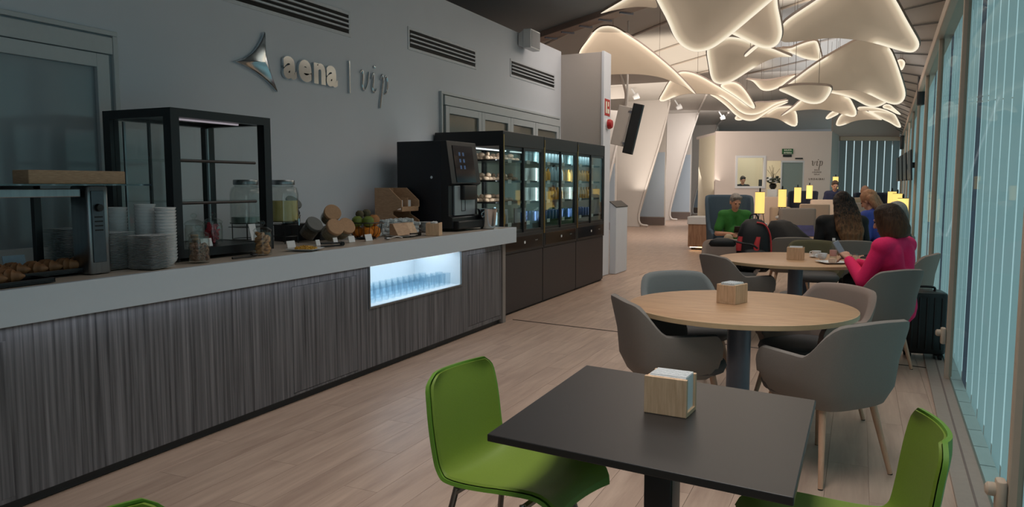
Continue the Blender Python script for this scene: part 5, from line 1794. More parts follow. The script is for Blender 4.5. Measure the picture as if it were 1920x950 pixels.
# screens and speaker on the glass wall
for k in range(4):
    y = (15.4, 16.7, 18.1, 19.6)[k]
    m_ = thing('wall_screen', 'black screen on the right glass wall, %s from the camera' % ('nearest', 'second', 'third', 'furthest')[k], 'screen', (wx(y) - (.05, .10, .145, .19)[k], y, 1.80))
    m_.rotation_euler = (0, DG(-3), DG(0.5))
    part('screen_body', B().box(-.06, -.035, -.42, .42, -.27, .27), M_black, m_, .006, 0)
    part('display', B().box(-.063, -.06, -.40, .40, -.24, .24), bpy.data.materials['dark_display_glass'], m_, 0, 0)
    part('arm', B().box(-.03, .06, -.05, .05, -.05, .05), M_black, m_, 0, 0)
ws = thing('window_speaker', 'black speaker high on the right glass wall', 'speaker', (.90, 14.3, 3.03))
part('body', B().rbox(-.09, .03, -.10, .10, -.26, .24, .03), M_blackp, ws)
part('bracket', B().box(.02, .10, -.03, .03, -.05, .05), M_cream, ws, 0, 0)
ws2 = thing('window_speaker', 'small black speaker at the far end of the glass wall', 'speaker', (1.15, 26.0, 2.75))
part('body', B().rbox(-.07, .03, -.08, .08, -.22, .20, .03), M_blackp, ws2)
part('bracket', B().box(.02, .10, -.03, .03, -.05, .05), M_cream, ws2, 0, 0)

# flower arrangement inside the back room by the door and dark monitor edge in the window
fl = thing('flower_arrangement', 'dark and white flower arrangement beyond the back doorway', 'flowers', tuple(MBK @ Vector((bk(1454) + .23, .75, .0))))
part('pedestal', B().rbox(-.16, .16, -.16, .16, 0, 1.30, .02), M_white, fl)
part('vase', B().lathe([(.06, 1.30), (.11, 1.36), (.12, 1.44), (.07, 1.50), (.06, 1.50), (.001, 1.34)], 16), M_blackp, fl)
fbm, fbw, ftw = B(), B(), B()
random.seed(3)
for k in range(46):
    a, e = random.uniform(0, 2 * PI), random.uniform(.1, 1.2)
    r_ = random.uniform(.10, .30)
    p = (r_ * math.cos(a) * math.cos(e), r_ * math.sin(a) * math.cos(e), 1.50 + r_ * math.sin(e) * .8)
    (fbw if k % 4 == 0 else fbm).ell(p, .055, .05, .04, 8, 5)
for k in range(9):
    a = random.uniform(0, 2 * PI)
    ftw.tube([(0, 0, 1.5), (.08 * math.cos(a), .08 * math.sin(a), 1.8), (.20 * math.cos(a), .2 * math.sin(a), 2.10 - .04 * k)], .006, 5)
part('dark_foliage', fbm, mat('dark_green_leaf', (44, 56, 46), .6), fl, 0, 60)
part('white_blossoms', fbw, M_white, fl, 0, 60)
part('twigs', ftw, M_kiwi, fl)
ds = thing('monitor', 'dark monitor edge in the back window beside the seated head', 'monitor', tuple(MBK @ Vector((bk(1430) + .21, .7, 0))))
part('screen', B().box(-.06, .06, -.02, .02, 1.28, 1.62), M_blackp, ds, .004, 0)
part('stand', B().box(-.03, .03, -.02, .02, 1.05, 1.30).box(-.12, .12, -.1, .1, 1.05, 1.07), M_blackp, ds, 0, 0)
dk = thing('reception_desk', 'desk behind the back window carrying a monitor', 'desk', tuple(MBK @ Vector((bk(1408) + .25, .8, 0))))
part('desk_top', B().box(-.5, .6, -.3, .4, 1.0, 1.048), M_white, dk, 0, 0)
part('desk_body', B().box(-.48, .58, -.28, -.24, 0, 1.0), M_white, dk, 0, 0)
# ================================================================== PEOPLE
M_skin = mat('skin', (196, 146, 120), .55, var=.05, scale=20)
M_eye = mat('dark_eye', (30, 24, 22), .2)
M_lip = mat('lip', (150, 90, 80), .5)


def body_part(name, b, m, parent, vox, it=6, label=None):
    o = part(name, b, m, parent, 0, 0, label)
    r_ = o.modifiers.new('skin', 'REMESH')
    r_.mode = 'VOXEL'
    r_.voxel_size = vox
    r_.use_smooth_shade = True
    s_ = o.modifiers.new('smooth', 'SMOOTH')
    s_.factor = .5
    s_.iterations = it
    return o


def hair_mat(name, c0, c1, z0, z1):
    m, nt, N, L, p = new_mat(name)
    tc_ = N.new('ShaderNodeTexCoord')
    sp_ = N.new('ShaderNodeSeparateXYZ')
    L.new(tc_.outputs['Object'], sp_.inputs[0])
    mr = N.new('ShaderNodeMapRange')
    mr.inputs[1].default_value = z0
    mr.inputs[2].default_value = z1
    L.new(sp_.outputs['Z'], mr.inputs[0])
    mp_ = N.new('ShaderNodeMapping')
    mp_.inputs['Scale'].default_value = (60, 60, 4)
    L.new(tc_.outputs['Object'], mp_.inputs[0])
    nz_ = N.new('ShaderNodeTexNoise')
    nz_.inputs['Scale'].default_value = 1.5
    nz_.inputs['Detail'].default_value = 5
    nz_.inputs['Distortion'].default_value = .6
    L.new(mp_.outputs[0], nz_.inputs[0])
    ad_ = N.new('ShaderNodeMath')
    ad_.operation = 'MULTIPLY_ADD'
    ad_.inputs[1].default_value = 1.6
    L.new(nz_.outputs['Fac'], ad_.inputs[0])
    sb2 = N.new('ShaderNodeMath')
    sb2.operation = 'SUBTRACT'
    sb2.inputs[1].default_value = .8
    L.new(mr.outputs[0], sb2.inputs[0])
    L.new(sb2.outputs[0], ad_.inputs[2])
    mx_ = N.new('ShaderNodeMix')
    mx_.data_type = 'RGBA'
    mx_.inputs[6].default_value = lin(c0)
    mx_.inputs[7].default_value = lin(c1)
    L.new(ad_.outputs[0], mx_.inputs[0])
    L.new(mx_.outputs[2], p.inputs['Base Color'])
    p.inputs['Roughness'].default_value = .6
    p.inputs['Specular IOR Level'].default_value = .25
    bp_ = N.new('ShaderNodeBump')
    bp_.inputs['Strength'].default_value = .6
    bp_.inputs['Distance'].default_value = .01
    L.new(nz_.outputs['Fac'], bp_.inputs['Height'])
    L.new(bp_.outputs[0], p.inputs['Normal'])
    return m


def hand(b, wrist, to, side, up, curl=.7):
    """palm, four unequal bent fingers and a thumb leaving the side of the palm"""
    w = Vector(wrist)
    d = (Vector(to) - w).normalized()
    u = Vector(up)
    u = (u - d * u.dot(d)).normalized()
    s_ = d.cross(u) * side
    pc_ = w + d * .045
    for k in range(4):
        q0 = pc_ + s_ * (.030 - .020 * k) * 1.0 + d * .03
        b.cap(w + s_ * (.012 - .008 * k), q0, .014, .012, 8)
        ln = (.040, .046, .043, .034)[k]
        a1 = curl * .6
        a2 = curl * 1.5
        q1 = q0 + (d * math.cos(a1) - u * math.sin(a1)) * ln
        q2 = q1 + (d * math.cos(a2) - u * math.sin(a2)) * ln * .62
        q3 = q2 + (d * math.cos(a2 + .5) - u * math.sin(a2 + .5)) * ln * .42
        b.cap(q0, q1, .0095, .009, 7)
        b.cap(q1, q2, .009, .0082, 7)
        b.cap(q2, q3, .0082, .0072, 7)
    t0 = w + d * .02 + s_ * .022
    t1 = t0 + (d * .6 + s_ * .7 - u * .35).normalized() * .038
    t2 = t1 + (d * .9 + s_ * .2 - u * .35).normalized() * .03
    b.cap(t0, t1, .013, .011, 8)
    b.cap(t1, t2, .0105, .009, 8)


def person(label, x, y, z, rz, sc, top_m, leg_m, hair_m, hair='short', head_turn=0.0, head_pitch=0.2, lean=0.0,
           elbows=((-.25, .02, .74), (.25, .02, .74)), hands=((-.10, .32, .80), (.10, .32, .80)), sleeve='long', vox=.010, bulk=1.0, skin=None, shoe=True, feet_y=.42, drop=0.0):
    sk = skin or M_skin
    p = thing('person', label, 'person', (x, y, z), rz)
    p.scale = (sc, sc, sc)
    up = .50
    def tl(v):                      # lean the trunk about the hips
        vx, vy, vz = v
        h = vz - up
        return (vx, vy + h * math.sin(lean), up - drop + h * math.cos(lean))
    elbows = [(a_, b_, c_ - drop) for a_, b_, c_ in elbows]
    hands = [(a_, b_, c_ - drop) for a_, b_, c_ in hands]
    sh = [tl((s_ * .172 * bulk, -.03, 1.02)) for s_ in (-1, 1)]
    nk0, nk1 = tl((0, -.03, 1.04)), tl((0, .0, 1.13))
    hc = tl((0, .025, 1.225))
    Mh = T(*hc) @ R(head_turn, 'Z') @ R(-head_pitch, 'X')
    b = B()
    # trunk and limbs as one surface
    b.cap(tl((0, -.04, .56)), tl((0, -.03, .74)), .125 * bulk, .118 * bulk, 16)
    for s_ in (-1, 1):
        b.cap(tl((s_ * .055, -.035, .74)), tl((s_ * .075 * bulk, -.03, .97)), .085, .085, 14)
        b.cap((s_ * .085, -.03, .53 - drop), (s_ * .12, feet_y - .02, .515), .082, .060, 12)
        b.cap((s_ * .12, feet_y - .02, .515), (s_ * .12, feet_y + .02, .09), .056, .036, 12)
        b.cap((s_ * .12, feet_y + .0, .045), (s_ * .125, feet_y + .16, .035), .038, .030, 10)
    b.cap(sh[0], sh[1], .062, .062, 12)
    b.cap(nk0, nk1, .058, .052, 12)
    for i, s_ in ((0, -1), (1, 1)):
        b.cap(sh[i], elbows[i], .050, .040, 12)
        b.cap(elbows[i], hands[i], .039, .026, 12)
        e, h = Vector(elbows[i]), Vector(hands[i])
        hand(b, h, h + (h - e), -s_, (0, .2, 1) if True else (0, 0, 1))
    # head: skull, face, jaw, nose, ears
    hb_ = B()
    hb_.ell((0, -.012, .025), .076, .094, .095, 18, 12)
    hb_.ell((0, .022, -.035), .062, .070, .085, 16, 10)
    hb_.ell((0, .055, -.098), .030, .026, .022, 10, 8)
    hb_.cap((0, .088, .012), (0, .106, -.028), .010, .015, 8)
    for s_ in (-1, 1):
        hb_.ell((s_ * .078, -.005, -.012), .012, .022, .034, 10, 8)
        hb_.ell((s_ * .030, .082, .022), .020, .010, .009, 8, 6)
    b.add([Mh @ Vector(v) for v in hb_.v], hb_.f)
    bo_ = body_part('body', b, sk, p, vox * .75, 3)
    for s_ in (-1, 1):
        part('eye', B().ell((s_ * .030, .086, .006), .012, .007, .007, 10, 6, Mh), M_eye, bo_)
    part('mouth', B().ell((0, .086, -.068), .022, .008, .006, 10, 6, Mh), M_lip, bo_)
    # clothing
    t = B()
    g = .016
    t.cap(tl((0, -.04, .53)), tl((0, -.03, .74)), .128 * bulk + g, .122 * bulk + g, 18)
    for s_ in (-1, 1):
        t.cap(tl((s_ * .055 * bulk, -.04, .72)), tl((s_ * .080 * bulk, -.035, .965)), .088 + g, .088 + g, 16)
    t.cap(sh[0], sh[1], .066 + g, .066 + g, 14)
    t.cap(tl((0, -.035, 1.04)), tl((0, -.025, 1.075)), .078, .064, 14)
    for s_ in (-1, 1):
        t.cap(tl((s_ * .03, -.035, 1.045)), tl((s_ * .15 * bulk, -.03, 1.01)), .075, .076, 12)
        t.cap(tl((s_ * .10 * bulk, -.035, .90)), tl((s_ * .13 * bulk, -.03, 1.0)), .10, .085, 12)
    for i in (0, 1):
        s0, e, h = Vector(sh[i]), Vector(elbows[i]), Vector(hands[i])
        if sleeve == 'short':
            t.cap(s0, s0 + (e - s0) * .72, .052 + g, .058 + g, 12)
        else:
            t.cap(s0, e, .054 + g, .046 + g, 12)
            t.cap(e, e + (h - e) * .90, .045 + g, .034 + g * .6, 12)
    body_part('top', t, top_m, p, vox, 12)
    tr_ = B()
    for s_ in (-1, 1):
        tr_.cap((s_ * .085, -.04, .54 - drop), (s_ * .12, feet_y - .02, .52), .095, .072, 14)
        tr_.cap((s_ * .12, feet_y - .02, .52), (s_ * .12, feet_y + .02, .11), .068, .052, 12)
    tr_.cap((-.06, -.05, .56 - drop), (.06, -.05, .56 - drop), .115, .115, 14)
    body_part('trousers', tr_, leg_m, p, vox, 4)
    if shoe:
        for s_ in (-1, 1):
            part('shoe', B().loft([[(s_ * .122 + q_ * .046 * math.copysign(abs(math.cos(a)) ** .8, math.cos(a)), feet_y + .05 + q_ * .13 * math.sin(a), z_) for a in [2 * PI * k / 16 for k in range(16)]] for q_, z_ in ((.95, .0), (1, .02), (.95, .05), (.7, .08), (.5, .10))]), M_blackp, p, 0, 60)
    # hair
    hh = B()
    if hair == 'short':
        hh.ell((0, -.022, .040), .086, .098, .098, 18, 12)
        hh.ell((0, -.060, -.01), .074, .058, .080, 16, 10)
        hh.cap((-.05, .05, .098), (.05, .05, .098), .026, .026, 8)
    elif hair == 'bald':
        hh.ell((0, -.062, -.02), .078, .050, .060, 16, 10)
        for s_ in (-1, 1):
            hh.ell((s_ * .066, -.03, .0), .018, .05, .05, 10, 8)
    elif hair == 'bob':
        rr = []
        for z_, rx, ry, cy in ((.135, .012, .012, -.015), (.126, .055, .055, -.015), (.095, .092, .096, -.018), (.04, .108, .112, -.026), (-.03, .120, .118, -.034), (-.10, .124, .116, -.038), (-.145, .116, .104, -.036), (-.165, .095, .082, -.034)):
            rr.append([(rx * math.cos(2 * PI * k / 24), cy + ry * math.sin(2 * PI * k / 24), z_) for k in range(24)])
        hh.loft(rr)
    elif hair == 'long':
        hh.ell((0, -.025, .035), .098, .108, .108, 18, 12)
        for dx, ln, r_ in ((-.085, .42, .050), (-.045, .52, .056), (0, .56, .058), (.045, .55, .056), (.088, .46, .050)):
            hh.cap((dx * .8, -.06, .03), (dx * 1.15, -.11, -.14), .050, r_, 10)
            hh.cap((dx * 1.15, -.11, -.14), (dx * 1.35, -.15, -.14 - ln * .45), r_, .040, 10)
            hh.cap((dx * 1.35, -.15, -.14 - ln * .45), (dx * 1.25 + .012, -.15, -.14 - ln * .72), .040, .014, 10)
    elif hair == 'medium':
        hh.ell((0, -.025, .035), .094, .106, .106, 18, 12)
        for dx in (-.07, -.03, .03, .07):
            hh.cap((dx, -.06, .0), (dx * 1.25, -.075, -.14), .05, .036, 10)
    h2 = B()
    h2.add([Mh @ Vector(v) for v in hh.v], hh.f)
    ho = body_part('hair', h2, hair_m, p, vox * .8, 4)
    if hair in ('long', 'medium', 'bob'):
        dm = ho.modifiers.new('locks', 'DISPLACE')
        tx2 = bpy.data.textures.get('locks') or bpy.data.textures.new('locks', 'CLOUDS')
        tx2.noise_scale = .05
        dm.texture = tx2
        dm.strength = .018 if hair != 'bob' else .006
        dm.mid_level = .5
    return p


M_pink = mat('hot_pink_knit', (232, 30, 98), .85, var=.06, scale=120, bump=.25)
M_olivet = mat('dark_olive_trousers', (66, 60, 50), .85, var=.08, scale=60)
M_polo = mat('green_polo_cotton', (40, 108, 38), .8, var=.06, scale=90)
M_khaki = mat('khaki_cotton', (172, 154, 130), .85, var=.05, scale=60)
M_blackw = mat('black_jacket', (16, 17, 20), .75, var=.15, scale=40, bump=.3)
M_navys = mat('navy_sweater', (40, 44, 72), .85, var=.06, scale=90)
M_blue = mat('blue_shirt', (58, 76, 160), .8, var=.08, scale=60)
M_whites = mat('white_shirt', (216, 216, 216), .8, var=.02)
M_dark = mat('dark_trousers', (34, 34, 40), .85)

# woman in pink with phone
pk_ = person('woman with brown bob in hot pink sweater holding up a phone', .27, 6.69, 0, DG(60), 1.0, M_pink, M_olivet, hair_mat('brown_bob_hair', (38, 26, 19), (92, 64, 42), 1.30, .98), 'bob',
             head_turn=.12, head_pitch=.30, lean=.06, elbows=((-.255, .10, .74), (.24, .12, .74)), hands=((-.10, .33, .90), (.06, .36, .86)), vox=.009, bulk=1.08, drop=.06)
ph = thing('smartphone', 'pale grey smartphone held up by the woman in pink', 'phone', (0, 0, 0))
loc = Matrix.Rotation(DG(60), 4, 'Z') @ Vector((-.06, .425, .965))
ph.location = (.27 + loc.x, 6.69 + loc.y, loc.z - .06)
ph.rotation_euler = (DG(-28), DG(-14), DG(60))
part('case', B().rbox(-.038, .038, -.005, .005, -.08, .08, .004), mat('silver_phone', (150, 156, 166), .35), ph)
part('camera_block', B().box(-.030, -.004, .005, .008, .04, .068), M_blackp, ph, .001, 0)
part('screen', B().box(-.034, .034, -.0058, -.005, -.075, .075), mat('phone_screen', (136, 146, 158), .15), ph, 0, 0)
# man in green polo in the wing chair
gp_ = person('grey haired man in green polo reading a phone in the wing chair', -1.93, 13.24, .0, DG(194), 1.08, M_polo, M_khaki, hair_mat('grey_hair', (112, 108, 104), (168, 162, 156), 1.05, 1.35), 'short',
             head_turn=.30, head_pitch=.42, lean=.10, elbows=((-.27, .06, .74), (.27, .08, .72)), hands=((-.06, .30, .74), (.07, .30, .73)), sleeve='short', vox=.010, bulk=1.05, drop=.15)
p2_ = thing('smartphone', 'dark smartphone in the hands of the man in green', 'phone', (0, 0, 0))
loc = Matrix.Rotation(DG(194), 4, 'Z') @ Vector((0.0, .40 * 1.1, .79 * 1.1))
p2_.location = (-1.93 + loc.x, 13.24 + loc.y, loc.z - .16)
p2_.rotation_euler = (DG(-50), 0, DG(194))
part('case', B().rbox(-.045, .045, -.005, .005, -.085, .085, .004), M_blackp, p2_)
part('screen', B().box(-.04, .04, -.0058, -.005, -.08, .08), bpy.data.materials['phone_screen'], p2_, 0, 0)
# long haired woman with back to the camera
person('woman with long ombre brown hair in black jacket, back turned', -.17, 9.78, 0, DG(12), 1.06, M_blackw, M_dark, hair_mat('ombre_long_hair', (24, 19, 18), (140, 98, 66), 1.12, .72), 'long',
       head_turn=.25, head_pitch=.25, lean=.10, bulk=1.18, vox=.011, drop=.07)
# red blond person in blue
tub_chair('taupe tub chair under the person in blue', .30, 10.85, DG(40), M_fab3)
person('person with reddish blond hair in blue top looking down', .30, 10.85, 0, DG(48), 1.04, M_blue, M_dark, hair_mat('reddish_blond_hair', (140, 94, 70), (186, 140, 108), 1.05, 1.35), 'medium',
       head_turn=.3, head_pitch=.55, lean=.30, vox=.012)
# grey haired man behind the woman in pink
tub_chair('taupe tub chair under the grey haired man by the glass wall', .36, 8.05, DG(70), M_fab3)
person('grey haired man in dark top behind the woman in pink', .36, 8.05, 0, DG(84), 1.0, M_dark, M_dark, hair_mat('silver_brown_hair', (96, 88, 82), (158, 154, 150), 1.05, 1.35), 'short',
       head_turn=.2, head_pitch=.25, lean=.02, vox=.012, drop=.07)
# far man in navy
person('far man in navy sweater below the lamp at the back wall', -.62, 22.45, .10, DG(186), 1.08, M_navys, M_dark, hair_mat('short_brown_hair', (70, 54, 46), (96, 78, 66), 1.05, 1.35), 'short',
       head_turn=.1, head_pitch=.35, lean=.05, vox=.014)
sofa('beige sofa on which the far man in navy sits', -.62, 22.72, .8, .62, .80, DG(186), M_beige, .52)
# receptionist seen through the back window
q_ = MBK @ Vector((bk(1395) + .47, 1.55, 0))
sofa('grey office bench behind the back window', q_.x, q_.y + .25, .6, .6, .9, DG(200), M_taupe, .62)
person('dark haired person seated behind the back window', q_.x, q_.y, .28, DG(205), 1.08, M_dark, M_dark, hair_mat('dark_hair', (36, 28, 26), (60, 48, 42), 1.05, 1.35), 'short', head_pitch=.3, vox=.014)
